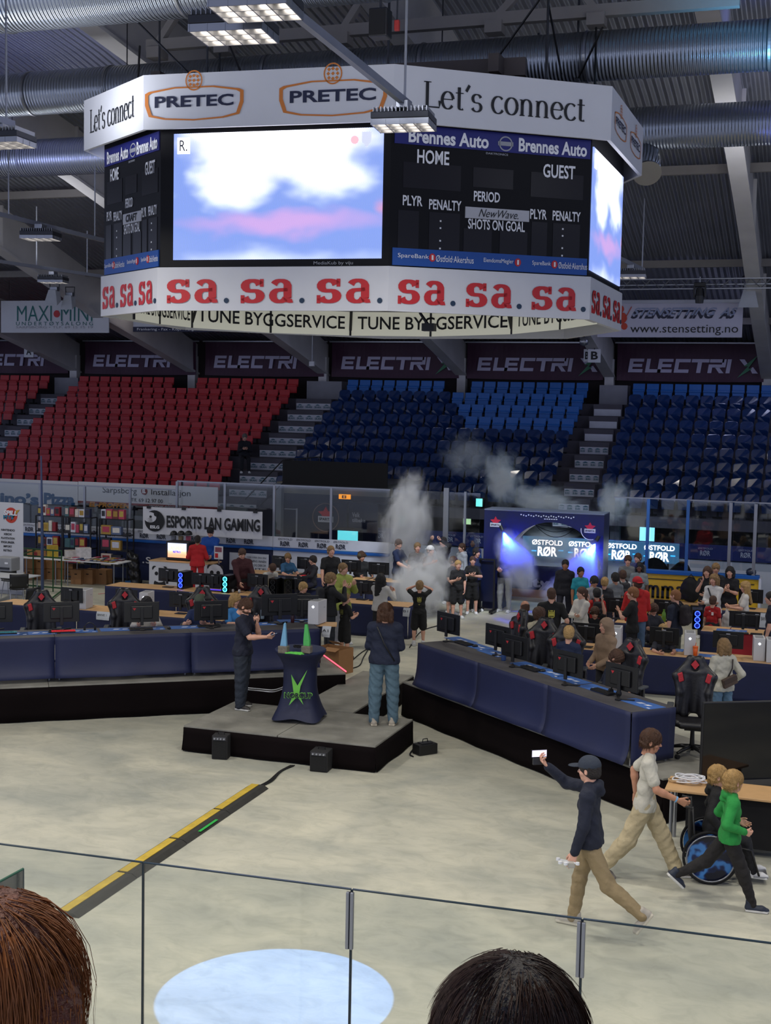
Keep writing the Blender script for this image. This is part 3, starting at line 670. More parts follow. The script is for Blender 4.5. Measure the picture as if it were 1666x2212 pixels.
def board(i, px):
    """a scoreboard face; px(s) tells where its writing goes, in fractions of the face"""
    p, L = face(1.0, i); H = zb1-zs0
    m = MB(); p.rect(m, .05, L-.03, zs0+.02, zs0+.27, 0, .02); sp = m.build('sponsor_strip', SIGNB, sb, world=True)
    m = MB(); p.rect(m, .05, L-.03, zb1-.28, zb1-.0, 0, .02); au = m.build('dealer_strip', AUTOB, sb, world=True)
    for a, w in ((.02, .31), (.56, .30)):
        pass
    p.text('Brennes Auto', L*.08, L*.47, zb1-.255, zb1-.055, TXTW, au, bold=.03, off=.03)
    p.text('Brennes Auto', L*.62, L*.97, zb1-.255, zb1-.055, TXTW, au, bold=.03, off=.03)
    m = MB(); c = (L*.555, zb1-.16)
    V = [p.P(c[0]+.11*k*math.cos(t), c[1]+.11*k*math.sin(t), .03) for k in (1, .82) for t in np.linspace(0, 2*math.pi, 21)[:-1]]
    m.add(V, [(j, (j+1) % 20, 20+(j+1) % 20, 20+j) for j in range(20)]); p.rect(m, c[0]-.12, c[0]+.12, c[1]-.03, c[1]+.03, .02, .03); m.build('emblem', GREYI, au, world=True)
    p.text('DAKTRONICS', L*.46, L*.57, zb1-.33, zb1-.30, GREYI, sb, bold=.02)
    q = lambda t, a, b, c_, h: p.text(t, L*a, L*b, zs0+H*c_-h/2, zs0+H*c_+h/2, TXTW, sb, bold=.02, off=.012)
    q('HOME', .125, .28, .785, .20); q('GUEST', .75, .915, .755, .20); q('PERIOD', .405, .535, .535, .15)
    q('PLYR', .06, .155, .47, .145); q('PENALTY', .187, .345, .455, .145); q('PLYR', .69, .775, .435, .145); q('PENALTY', .805, .95, .435, .145)
    q('SHOTS ON GOAL', .38, .665, .335, .15)
    m = MB(); p.rect(m, L*.365, L*.685, zs0+H*.375, zs0+H*.455, 0, .015); pp = m.build('name_plate', PALE, sb, world=True)
    if i == 2: p.text('NewWave.', L*.43, L*.63, zs0+H*.388, zs0+H*.445, TXTK, pp, shear=.4, off=.02); 
    else: p.text('CRAFT', L*.42, L*.62, zs0+H*.388, zs0+H*.445, TXTK, pp, bold=.04, shear=.1, off=.02)
    m = MB()
    for u in (.245, .86):
        for v in (.34, .29, .20, .145): p.rect(m, L*u-.012, L*u+.012, zs0+H*v-.012, zs0+H*v+.012, 0, .012)
    m.build('colon_dot', TXTW, sb, world=True)
    m = MB()
    for u0, u1, v0, v1 in ((.06, .34, .56, .74), (.69, .96, .56, .74), (.40, .60, .60, .74), (.04, .14, .08, .40), (.19, .34, .08, .40), (.70, .78, .06, .38), (.81, .95, .06, .38), (.36, .50, .12, .30), (.54, .68, .12, .30)):
        p.rect(m, L*u0, L*u1, zs0+H*v0, zs0+H*v1, 0, .006)
    m.build('digit_window', mat('digit_dark', '#110d12', .3, var=0, spec=.25), sb, world=True)
    z = zs0+.115
    p.text('SpareBank', L*.04, L*.19, z, z+.08, TXTW, sp, off=.03); p.text('Østfold·Akershus', L*.225, L*.41, z-.015, z+.08, TXTW, sp, off=.03)
    p.text('EiendomsMegler', L*.46, L*.61, z, z+.08, TXTW, sp, off=.03)
    p.text('SpareBank', L*.705, L*.80, z, z+.08, TXTW, sp, off=.03); p.text('Østfold·Akershus', L*.84, L*.99, z-.015, z+.08, TXTW, sp, off=.03)
    for u in (.207, .632, .82):
        m = MB(); p.poly(m, [(L*u+.05*math.cos(t), z+.04+.06*math.sin(t)) for t in np.linspace(0, 6, 14)], .02, .03); rd = m.build('badge', RED, sp, world=True)
        p.text('1', L*u-.014, L*u+.014, z+.005, z+.075, TXTW, sp, off=.036, bold=.03)
board(2, None); board(0, None); board(4, None); board(6, None)
# hanging rods and dark truss over the cube
for x, y in ring(.8): MB().tube([(x, y, ztop-.05), (x, y, 12.3)], .02, 6).build('suspension_rod', DMETAL, sb, world=True)
m = MB()
for a, b in (((-10.8, 19.2), (-4.6, 19.6)), ((-10.9, 23.4), (-4.6, 23.8)), ((-10.4, 18.9), (-10.6, 23.8)), ((-5.0, 19.2), (-4.9, 24.0))):
    m.bar((a[0], a[1], 10.35), (b[0], b[1], 10.35), .16, .26)
m.build('lifting_frame', mat('frame_brown', '#3d3636', .7), sb, world=True)
for (px, py, qx, qy) in ((270, 20, 415, 165), (1250, 168, 1302, 60), (1045, 166, 1165, 0), (1185, 10, 1213, 160), (302, 100, 297, 196), (1288, 60, 1285, 200), (480, 60, 522, 160)):
    a = gd(px, py, 22.0); b = gd(qx, qy, 20.5); MB().tube([a, b], .018, 5).build('cable', BLACK, sb, world=True)
# lit advert ring under the cube
RINGL = mat('backlit_panel', '#d9d8c6', .4, emis=.30)
rg = root('advert_ring', (CX, CY, zbot-.3), 'low cream backlit advert ring hanging under the scoreboard cube', 'sign')
zr0 = zbot-.02; zc1 = zr0+.46; AP = [gz(x, y, zr0) for x, y in ((290, 690), (345, 700), (415, 708), (585, 719), (757, 725), (930, 727), (1105, 722), (1210, 712), (1290, 700))]
def arc_at(f):
    i = min(int(f), len(AP)-2); w = f-i; return AP[i]*(1-w)+AP[i+1]*w
for k, (f0, f1) in enumerate(((0, 1), (1, 2), (2, 3), (3, 4), (4, 5), (5, 6), (6, 7), (7, 8))):
    m = MB(); m.grid(lambda u, v: tuple(arc_at(f0+(f1-f0)*u)[:2])+(zr0+(zc1-zr0)*v,), 6, 1); m.build('ring_panel', RINGL, rg, world=True)
    q = arc_at(f0); p = Plane((q[0], q[1], 0), RT); m = MB(); p.rect(m, -.02, .02, zr0, zc1, 0, .03); m.build('joint_strip', BLACK, rg, world=True)
for f0, f1, tx in ((0.1, 1.95, 'TUNE BYGGSERVICE'), (2.07, 3.93, 'TUNE BYGGSERVICE'), (4.09, 5.95, 'TUNE BYGGSERVICE'), (6.1, 7.9, 'TUNE BYGGSERVICE')):
    V, Fc = text_geo(tx, .012, 0.0); lo, hi = V.min(0), V.max(0); q_ = (V-lo)/(hi-lo)
    MB().add([tuple(arc_at(f0+(f1-f0)*x)[:2]-FH[:2]*.05)+(zr0+.12+.25*z,) for x, z in q_], Fc).build('lettering', TXTK, rg, world=True)
m = MB()
for f in (2, 4, 6): q = arc_at(f); m = MB(); m.tube([(q[0], q[1], zr0+.1), (q[0]+(CX-q[0])*.05, q[1]+(CY-q[1])*.05, zbot+.6)], .03, 6); m.build('bracket', BLACK, rg, world=True)
m = MB(); m.tube([(-6.35, 20.2, zbot+.6), (-6.35, 20.2, zbot+.1), (-6.2, 20.2, zbot-.1)], .025, 6); m.box((-6.2, 20.2, zbot-.12), (.2, .15, .12)); m.build('sensor', BLACK, rg, world=True)
# ------------------------------------------------------------------ hanging banners, section signs
PURP = mat('dark_purple_vinyl', '#3a1430', .6, var=.1); LILAC = mat('lilac_ink', '#b9b4cc', .6, var=0); GRN = mat('lightning_green', '#3c7a58', .6, var=0)
p = plane_y(49.25)
for k, (px, sx1) in enumerate(((-60, 125), (202, 430), (463, 690), (738, 965), (1032, 1285), (1358, 1632))):
    a0, _ = p.hit(px, 780); a1 = a0+4.72
    t = root('advert_banner', (a0+2.4, 49.25, 6.6), ['dark banner at the left edge behind the A sign', 'dark banner behind the red seats, second from the left', 'dark banner above the top right of the red block', 'dark purple banner above the left of the middle blue block', 'purple banner with green flash beside the double B sign', 'purple banner above the blue block by the right edge'][k], 'banner', 'ELECTRIX banners behind the top row')
    m = MB(); nb = 30
    m.grid(lambda u, v: (a0-.42+5.25*u, 49.25+.03*math.sin(u*21+v*3), 6.42+1.36*v-.03*math.sin(u*3.14)), 30, 4); m.build('banner_cloth', PURP, t, world=True, sol=.01)
    b0, b1 = 6.72, 7.22
    # angular letters built from slanted strokes
    x = a0; m = MB(); hh = b1-b0; sh = .14
    def bar_(u0, u1, v0, v1, m=m):
        m.add([p.P(x0+u+sh*v/1.0*hh/.5*.5, b0+v*hh, .05) for u, v in ((u0, v0), (u1, v0), (u1, v1), (u0, v1))], [(0, 1, 2, 3)])
    adv = .60; T = .24
    for j, ch in enumerate('ELECTRI'):
        x0 = a0+[0, .62, 1.06, 1.66, 2.30, 2.86, 3.5][j]; w = .52
        if ch == 'E': bar_(0, .14, 0, 1); bar_(.14, w, 0, T); bar_(.14, w*.92, .40, .62); bar_(.14, w, 1-T+.02, 1)
        if ch == 'L': bar_(0, .14, 0, 1); bar_(.14, .56, 0, T)
        if ch == 'C': bar_(0, .14, 0, 1); bar_(.14, w, 0, T); bar_(.14, w+.02, 1-T, 1)
        if ch == 'T': bar_(-.06, .58, 1-T, 1); bar_(.16, .31, 0, 1-T)
        if ch == 'R': bar_(0, .14, 0, .62); bar_(.14, w*.9, .40, .62); bar_(w-.06, w+.08, .42, 1); bar_(0, w, 1-T, 1); m.add([p.P(x0+.26+s_*.15+q_*-.0, b0+v*hh, .05) for s_, q_, v in ((0, 0, .42), (1, 0, .42), (2.1, 0, 0), (1.0, 0, 0))], [(3, 2, 1, 0)])
        if ch == 'I': bar_(0, .14, 0, 1)
    m.build('lettering', LILAC, t, world=True)
    if k > 2:
        c = a0+4.25; m = MB(); m.add([p.P(c+a, 6.95+b, .055) for a, b in ((.36, .42), (-.12, .02), (.03, .03), (-.34, -.40), (.18, -.06), (.04, -.05))], [(0, 1, 2, 3, 4, 5)]); m.build('lightning_mark', GRN, t, world=True)
        m = MB(); m.add([p.P(c+a, b, .05) for a, b in ((-.28, 7.22), (-.10, 7.22), (.02, 7.05), (-.1, 7.0))], [(3, 2, 1, 0)]); m.add([p.P(c+a, b, .05) for a, b in ((.10, 6.88), (.2, 6.95), (.38, 6.72), (.18, 6.72))], [(3, 2, 1, 0)]); m.build('lettering', LILAC, t, world=True)
    m = MB().bar((a0-.5, 49.2, 7.8), (a0+5.0, 49.2, 7.8), .04, .05); m.build('top_rail', METAL, t, world=True)
def sign_banner(y, x0, y0, x1, y1, name, lab, m_, cat='banner'):
    p = plane_y(y); a, b = p.hit((x0+x1)/2, (y0+y1)/2); t = root(name, p.P(a, b), lab, cat); m = MB(); p.rectpx(m, x0, y0, x1, y1, 0, -.04); m.build('banner_cloth', m_, t, world=True); return p, t
TEAL = mat('teal_text', '#1d6a68', .6, var=0)
p, t = sign_banner(42, 2, 650, 235, 719, 'hanging_sign', 'white underwear-shop sign hanging at the left edge above the stands', WHITEP, 'sign')
m = MB()
for (a, b) in ((20, 645), (215, 645)): q = gy(a, b, 42); m.tube([q, (q[0], 42, 10.2)], .012, 4)
m.build('wire', DMETAL, t, world=True)
p.textpx('MAXI', 37, 112, 677, 33, TEAL, t, bold=-.005); p.textpx('MINI', 132, 200, 677, 33, TEAL, t, bold=-.005)
p.textpx('U N D E R T Ø Y S A L O N G', 35, 201, 699, 8, TEAL, t)
p.textpx('SARPSBORG • TLF. 69 15 15 19', 35, 201, 707, 5, GREYI, t)
m = MB(); a, b = p.hit(123, 678); p.poly(m, [(a+.13*math.cos(q), b+.13*math.sin(q)) for q in np.linspace(.9, 6.3, 16)], 0, .02); m.build('dot', RED, t, world=True)
p, t = sign_banner(42, 1293, 652, 1603, 729, 'hanging_sign', 'white paving-company banner hanging right of the scoreboard', mat('banner_lilac_white', '#c2c0d4', .6, var=.03), 'sign')
for (s_, x0, x1) in (('STENSETTING', 1366, 1550), ('AS', 1556, 1594)):
    p.textpx(s_, x0-3, x1-3, 679, 19, NVI, t, bold=.05, shear=.45, off=.012)
    p.textpx(s_, x0, x1, 673, 17, mat('steel_ink', '#8e98b8', .5, var=0), t, bold=.02, shear=.45, off=.02)
p.textpx('www.stensetting.no', 1362, 1595, 713, 23, TXTK, t)
m = MB()
for (x, y, r) in ((1341, 668, .11), (1344, 687, .16), (1349, 705, .10)): a, b = p.hit(x, y); p.poly(m, [(a+r*math.cos(q), b+r*1.1*math.sin(q)) for q in np.linspace(0, 6, 12)], 0, .02)
a, b = p.hit(1356, 682); m.bar(p.P(a-.1, b-.15, .02), p.P(a+.12, b+.28, .02), .03, .02); m.build('figure_mark', mat('orange_red', '#c23a20', .5), t, world=True)
m = MB(); p.rectpx(m, 1294, 649, 1603, 654, .05, .0); m.build('top_rail', METAL, t, world=True)
p, t = sign_banner(42.4, 288, 690, 520, 717, 'hanging_sign', 'white sign with blue foot strip half hidden behind the advert ring', WHITEP, 'sign')
m = MB(); p.rectpx(m, 288, 706, 520, 717, .0, .02); s_ = m.build('foot_strip', NAVYD, t, world=True)
p.textpx('Frankering - Fax - Kopi - Farge - Print - Data - Papir', 297, 515, 712, 7, TXTW, s_, off=.03)
for px, py, w, s_, y, lb in ((62, 759, 24, 'A', 46.5, 'small white section sign with letter A'), (1284, 768, 28, 'B', 45.5, 'white section sign with letter B, the one facing the rink')):
    p = plane_y(y); a, b = p.hit(px, py); t = root('section_sign', p.P(a, b), lb, 'sign'); m = MB(); p.rect(m, a-.22, a+.22, b-.24, b+.22, 0, -.03); m.build('plate', WHITEP, t, world=True)
    p.text(s_, a-.11, a+.13, b-.14, b+.14, TXTK, t, bold=.03)
    m = MB().tube([p.P(a, b+.2), p.P(a, b+1.6)], .015, 5); m.build('hanger', DMETAL, t, world=True)
p = Plane(gy(1262, 768, 45.9)-np.array([0, 0, 0]), (.75, -.66, 0)); t = root('section_sign', p.o, 'narrow angled section sign with letter B, facing left', 'sign')
m = MB(); p.rect(m, -.02, .36, -.22, .22, 0, -.03); m.build('plate', WHITEP, t, world=True); p.text('B', .07, .27, -.13, .13, TXTK, t, bold=.03)
m = MB().tube([p.P(.17, .2), p.P(.17, 1.6)], .015, 5); m.build('hanger', DMETAL, t, world=True)
# small things under the roof
def speaker_at(px, py, y, sz, lab, drop=1.0, m_=None, name='hanging_loudspeaker'):
    q = gy(px, py, y); t = root(name, q, lab, 'loudspeaker'); m_ = m_ or BLACK
    m = MB().box((0, 0, 0), sz); m.build('cabinet', m_, t, bevel=.02); MB().box((0, -sz[1]/2-.01, 0), (sz[0]*.85, .02, sz[2]*.85)).build('grille', BLACK2, t)
    MB().tube([(0, 0, sz[2]/2), (0, 0, sz[2]/2+drop)], .02, 5).build('hanger', DMETAL, t)
speaker_at(822, 52, 17.2, (.26, .24, .38), 'small black loudspeaker hanging near the top centre', .6)
q = gy(858, 52, 17.2); t = root('lifting_hook', q, 'red lifting hook with chain beside the small black loudspeaker', 'hook')
MB().tube([(0, 0, .9), (0, 0, .05)], .012, 5).build('chain', DMETAL, t); MB().box((0, 0, -.02), (.07, .06, .14)).build('hook_block', mat('hook_red', '#a32a24', .5), t, bevel=.01)
def horn(px, py, y, w, lab, cut=True):
    q = gy(px, py, y); t = root('horn_loudspeaker', q, lab, 'loudspeaker')
    MB().add([(-w*.25, .0, w*.55), (w*.25, 0, w*.55), (w*.5, -.1, -w*.45), (-w*.5, -.1, -w*.45), (-w*.2, w*.6, w*.5), (w*.2, w*.6, w*.5), (w*.3, w*.6, -w*.1), (-w*.3, w*.6, -w*.1)],
             [(0, 3, 2, 1), (4, 5, 6, 7), (0, 1, 5, 4), (3, 7, 6, 2), (0, 4, 7, 3), (1, 2, 6, 5)]).build('horn', mat('horn_white', '#b8bcc4', .5), t, bevel=.02)
    MB().box((0, w*.3, w*.6), (w*.5, w*.3, w*.3)).build('driver', METAL, t, bevel=.02)
    MB().tube([(-w*.3, w*.3, w*.5), (-w*.35, w*.3, w*1.1), (w*.35, w*.3, w*1.1), (w*.3, w*.3, w*.5)], .02, 5).build('bracket', DMETAL, t)
horn(1618, 645, 40, .6, 'white horn loudspeaker hanging by the right edge'); horn(112, 645, 38.5, .55, 'white horn loudspeaker on the left of a pair above the underwear sign'); horn(146, 655, 38.8, .5, 'white horn loudspeaker on the right of a pair above the underwear sign')
q = gy(1262, 738, 44); t = root('hanging_camera', q, 'small round white device hanging above the double B sign', 'camera')
MB().lathe([(.0, -.15), (.12, -.1), (.16, 0), (.12, .1), (.04, .15)], 14).build('housing', METAL, t, smooth=True); MB().tube([(0, 0, .1), (0, 0, 1.5)], .02, 5).build('hanger', DMETAL, t)
q = gy(674, 786, 46); t = root('junction_box', q, 'small white box on a rod above the middle stair', 'box'); MB().box((0, 0, 0), (.2, .1, .18)).build('box_shell', WHITE, t, bevel=.01); MB().tube([(0, 0, .09), (0, 0, 3.2)], .012, 4).build('hanger', METAL, t)
# lighting truss on the right and the moving head on it
a, b = gy(1200, 606, 39), gy(1700, 600, 39); zt = (a[2]+b[2])/2+.0
t = root('lighting_truss', (a[0], 39, zt), 'thin silver lattice truss right of the scoreboard', 'truss')
m = MB(); x0, x1 = a[0], b[0]+1
for dy, dz in ((0, 0), (0, -.28), (.25, -.14)): m.tube([(x0, 39+dy, zt+dz), (x1, 39+dy, zt+dz)], .024, 6)
m.build('chord', METAL, t, world=True)
m = MB(); n = int((x1-x0)/.28)
for k in range(n):
    xa = x0+k*.28; m.tube([(xa, 39, zt-(.28 if k % 2 else 0)), (xa+.28, 39, zt-(0 if k % 2 else .28))], .012, 4); m.tube([(xa, 39, zt), (xa+.14, 39.25, zt-.14), (xa+.28, 39, zt)], .01, 4)
m.build('lattice', METAL, t, world=True)
MB().tube([(x0+1, 39, zt+.02), (x0+1, 39, 9.6)], .015, 4).tube([(x1-1.2, 39, zt), (x1-1.2, 39, 9.6)], .015, 4).build('hanger', DMETAL, t, world=True)
q = gy(1512, 632, 38.9); t = root('moving_head_lamp', q, 'black moving-head lamp clamped under the silver truss', 'stage light')
MB().box((0, 0, .22), (.32, .25, .12)).build('base', BLACK, t, bevel=.02); MB().box((-.15, 0, .03), (.05, .12, .34)).box((.15, 0, .03), (.05, .12, .34)).build('yoke', BLACK, t, bevel=.01)
MB().lathe([(.0, -.30), (.11, -.3), (.13, -.1), (.10, .12), (0, .14)], 16).build('lamp_head', BLACK, t, smooth=False); MB().tube([(0, 0, .26), (0, 0, .45)], .02, 5).build('clamp', METAL, t)
# rails and high-bay fixtures
LEDM = mat('lamp_glow', '#fff1dc', emis=9)
RAILM = mat('rail_grey', '#8f93a0', .5, .4)
def rail(a, b, z, lab, rods):
    t = root('lamp_rail', (a[0], a[1], z), lab, 'rail'); MB().bar((a[0], a[1], z), (b[0], b[1], z), .07, .09).build('rail_bar', RAILM, t, world=True)
    for f, top in rods:
        x, y = a[0]+(b[0]-a[0])*f, a[1]+(b[1]-a[1])*f; MB().tube([(x, y, z), (x, y, top)], .016, 5).build('drop_rod', METAL, t, world=True)
def fixture(loc, rz, lab, w=.72, l=.52, rod=None, modules=1):
    t = root('high_bay_lamp', loc, lab, 'ceiling light', 'high-bay lamps', rz)
    m = MB()
    MB().box((0, 0, .02), (w, l, .08)).build('housing', DMETAL, t, bevel=.008)
    for k in range(15): m.box((-w/2+.03+k*(w-.06)/14, 0, .085), (.008, l*.96, .07))
    m.build('cooling_fins', METAL, t)
    g = MB(); nx, ny = 4, 3
    lou = MB().box((0, 0, -.03), (w*.97, l*.97, .01))
    for i in range(nx+1): lou.box((-w/2+.01+i*(w-.02)/nx, 0, -.06), (.012, l, .07))
    for j in range(ny+1): lou.box((0, -l/2+.01+j*(l-.02)/ny, -.06), (w, .012, .07))
    lou.build('louvre', METAL, t)
    for i in range(nx):
        for j in range(ny):
            cx, cy = -w/2+(i+.5)*w/nx, -l/2+(j+.5)*l/ny; MB().lathe([(w/nx*.34, -.036), (w/nx*.28, -.044), (.001, -.046)], 10, (cx, cy, 0)).build('diode_lens', LEDM, t)
    MB().box((0, 0, .17), (.16, .3, .1)).build('driver_box', METAL, t, bevel=.01)
    return t
rail((-4.98, 9.0), (-5.2, 15.9), 9.02, 'long angled-looking light rail crossing the top centre of the photo', ((.22, 12.8), (.97, 12.9)))
fixture((-4.98, 10.85, 8.8), .1, 'bright high-bay lamp at the top edge, end module nearer the scoreboard'); fixture((-5.5, 11.5, 8.8), .1, 'bright high-bay lamp at the top edge, left module of the pair')
fixture((-5.2, 15.7, 8.8), .1, 'bright high-bay lamp in front of the scoreboard')
rail((-10.9, 8.0), (-10.95, 15.9), 9.07, 'light rail reaching in at the left edge, the highest of three', ((.98, 12.7),)); fixture((-11.0, 15.75, 8.85), .05, 'high-bay lamp cut by the left edge')
q = gz(88, 505, 8.75); a, b = gz(-60, 448, 8.98), gz(250, 526, 8.98)
rail((a[0], a[1]), (b[0], b[1]), 8.98, 'light rail left of the scoreboard, the middle of three', ((.22, 11.9), (.83, 11.9))); fixture((q[0], q[1], 8.72), .2, 'blue-lit finned high-bay lamp left of the scoreboard')
q = gz(115, 600, 8.75); a, b = gz(-60, 556, 8.95), gz(260, 603, 8.95)
rail((a[0], a[1]), (b[0], b[1]), 8.95, 'farthest light rail left of the scoreboard, lowest in the photo', ((.4, 10.6), (.75, 10.2))); fixture((q[0], q[1], 8.7), .2, 'far small high-bay lamp above the horn loudspeakers', .75, .5)
q = gz(1362, 592, 8.6); fixture((q[0], q[1], 8.6), .1, 'far high-bay lamp just right of the scoreboard', .75, .5)
q2 = gz(1362, 575, 8.85); rail((q[0]-.3, q[1]-4), (q[0]+.1, q[1]+1.5), 8.85, 'short light rail right of the scoreboard', ((.97, 10.6),))
# ------------------------------------------------------------------ rink boards and glass on the far side
RAILB = mat('rail_blue', '#1558a8', .4, var=.03); BOARDW = mat('board_white', '#c8ccd8', .5, var=.05); INK = mat('band_ink', '#232634', .5, var=0); BLUEBAND = mat('band_blue', '#16276a', .5, var=.03)
GLS = glass_mat('rink_glass', (.90, .93, .95), .05)
YB = 34.5
p = plane_y(YB)
ad = [p.hit(737, 1180)[0]-k*.565 for k in range(40)]
xs = [-27.5, -24.4, -21.3, -18.2, -15.1, -11.6]
nm = ['by the roll-up banner', 'behind the merchandise racks', 'under the panda banner', 'behind the maroon jacket', 'at the open gate']
for k in range(5):
    a0, a1 = xs[k], xs[k+1]-.01
    t = root('rink_board', (a0, YB, 0), 'rink board section '+nm[k]+' with blue top rail and advert strip', 'rink board', 'rink boards on the far side')
    m = MB().box(((a0+a1)/2, YB+.05, .57), (a1-a0, .1, 1.14)); m.build('panel', [NAVYD, NAVYD, mat('board_navy', '#222c55', .5), NAVYD, BOARDW][k], t, world=True)
    MB().box(((a0+a1)/2, YB+.03, 1.17), (a1-a0, .18, .08)).build('top_rail', RAILB, t, world=True, bevel=.01)
    b = MB().box(((a0+a1)/2, YB-.01, 1.375), (a1-a0, .012, .30)).build('sponsor_strip', BOARDW, t, world=True)
    m = MB()
    for c in ad:
        if a0+.28 < c < a1-.28:
            p.text('ØSTFOLD', c-.22, c+.22, 1.435, 1.49, None, None, mb=m, off=.03); p.text('RØR', c-.15, c+.15, 1.26, 1.405, None, None, mb=m, bold=.03, off=.03)
    if m.v: m.build('lettering', INK, b, world=True)
    nms = 2; GH = 2.72 if k < 3 else 2.98
    for j in range(nms):
        g0, g1 = a0+(a1-a0)*j/nms, a0+(a1-a0)*(j+1)/nms
        MB().box(((g0+g1)/2, YB+.02, (1.2+GH)/2), (g1-g0-.04, .012, GH-1.2)).build('glass_pane', GLS, t, world=True)
        MB().box((g0, YB+.03, (1.2+GH)/2), (.07, .05, GH-1.2)).build('post', METAL, t, world=True)
    MB().box(((a0+a1)/2, YB+.03, GH+.01), (a1-a0, .03, .04)).build('glass_edge', METAL, t, world=True)
p5 = plane_y(YB-.01)
rb = [q for q in COL.objects if q.name.startswith('rink_board')][2]
p5.textpx('.s', 308, 326, 1210, 14, TXTW, rb)
# glass and posts right of the gate
posts = [(888, 1060, 1200, .06), (965, 1054, 1200, .14), (1006, 1062, 1200, .06)]
t = root('gate_glass', (-11, YB, 0), 'clear glass with grey posts at the open gate behind the crowd in the smoke', 'glass')
for k, (px, y0, y1, w) in enumerate(posts):
    a = gy(px, y0, YB); MB().box((a[0], YB, (a[2]+1.0)/2), (w, .06, a[2]-1.0)).build('post', METAL, t, world=True)
a0, a1 = gy(888, 1100, YB)[0], gy(965, 1100, YB)[0]; a2 = gy(1040, 1100, YB)[0]
for u, v in ((-11.55, a0), (a0, a1), (a1, a2)): MB().box(((u+v)/2, YB+.02, 2.0), (v-u-.08, .012, 2.0)).build('glass_pane', GLS, t, world=True)
MB().box(((-11.55+a2)/2, YB, .5), (a2+11.55, .1, 1.0)).build('panel', BOARDW, t, world=True)
a = [gy(px, 1100, YB)[0] for px in (1322, 1402, 1490, 1582, 1700)]
t = root('rink_glass', (a[0], YB, 0), 'clear rink glass above the yellow board with reflections and grey posts', 'glass')
for u, v in zip(a[:-1], a[1:]): MB().box(((u+v)/2, YB+.3, 2.15), (v-u-.06, .012, 1.75)).build('glass_pane', GLS, t, world=True)
for px, y0, y1, yy in ((1402, 1078, 1200, YB+.3), (1488, 1080, 1200, YB+.3), (1580, 1086, 1226, YB), (1634, 1089, 1240, YB)):
    b = gy(px, y0, yy); MB().box((b[0], yy, (b[2]+1.15)/2), (.08, .08, b[2]-1.15)).build('post', METAL if px > 1500 else mat('reflection_blue', '#3a67a8', .3, .3), t, world=True)  # the blue ones stand in for reflections in the glass
MB().box(((a[0]+a[-1])/2, YB+.3, 3.03), (a[-1]-a[0], .03, .03)).build('glass_edge', METAL, t, world=True)
# the yellow board
YEL = mat('board_yellow', '#d8ae22', .5, var=.08)
p = plane_y(YB); x0, x1 = p.hit(1384, 1240)[0], p.hit(1641, 1250)[0]
t = root('rink_board', (x0, YB, 0), 'yellow rink board with blue top rail and black lettering', 'rink board')
pn = MB().box(((x0+x1)/2, YB+.07, .56), (x1-x0, .13, 1.1)).build('panel', YEL, t, world=True)
MB().box(((x0+x1)/2, YB+.07, 1.15), (x1-x0, .24, .1)).build('top_rail', RAILB, t, world=True, bevel=.01)
MB().box((x1+.02, YB+.15, .56), (.06, .5, 1.14)).build('end_cap', BOARDW, t, world=True)
p.textpx('mma', 1397, 1478, 1278, 27, TXTK, pn, pen=(.16, .07), off=.02); p.textpx('em', 1528, 1580, 1281, 27, TXTK, pn, pen=(.16, .07), off=.02)
m = MB(); a, b = p.hit(1395, 1249); a2, b2 = p.hit(1630, 1261); p.rect(m, a, a2, b-.01, b+.01, 0, .01); m.build('lettering', TXTK, pn, world=True)
# back wall of the concourse behind the gate
MB().box((-4.8, 38.2, .55), (18.5, .15, 1.1)).build('wall_lower', mat('lower_wall_white', '#b9bfcc', .6, var=.05), kind='structure')
t = root('sponsor_band', (-4.8, 38.1, 1.35), 'long dark blue advert band on the wall behind the gate', 'sign')
MB().box((-4.8, 38.1, 1.36), (18.5, .06, .42)).build('band_panel', BLUEBAND, t, world=True); p = plane_y(38.06); m = MB()
for px in (820, 892, 970, 1030, 1525, 1613): c = p.hit(px, 1165)[0]; p.text('ØSTFOLD', c-.2, c+.2, 1.44, 1.49, None, None, mb=m); p.text('RØR', c-.14, c+.14, 1.26, 1.41, None, None, mb=m, bold=.02)
m.build('lettering', mat('band_pale', '#b9c2dc', .5), t, world=True)
LEDS = mat('led_screen', (.03, .10, .19), emis=1.0); LEDT = mat('led_text', '#ffffff', emis=3.2); LEDC = mat('led_cyan', (.03, .35, .8), emis=2)
p = plane_y(37.9); t = root('led_screen', p.P(*p.hit(1300, 1190)), 'long glowing LED screen with white lettering behind the arch', 'screen')
m = MB(); a0, b1 = p.hit(1130, 1158); a1, b0 = p.hit(1466, 1219); p.rect(m, a0, a1, b0, b1, -.1, 0); sc_ = m.build('screen_panel', LEDS, t, world=True)
for a_ in (a0+.3, (a0+a1)/2, a1-.3): MB().bar(p.P(a_, b0, -.08), p.P(a_, 0, -.08), .05, .05).build('support_leg', BLACK, t, world=True)
for px in (1183, 1262, 1343, 1425):
    dy = (px-1183)*.048
    p.textpx('ØSTFOLD', px-33, px+33, 1172+dy, 11, LEDT, t, bold=.015); p.textpx('RØR', px-21, px+21, 1191+dy, 21, LEDT, t, bold=.03)
    m = MB(); p.rectpx(m, px-34, 1188+dy, px-24, 1191+dy, 0, .02); p.rectpx(m, px+24, 1188+dy, px+34, 1191+dy, 0, .02); m.build('dash', LEDC, t, world=True)
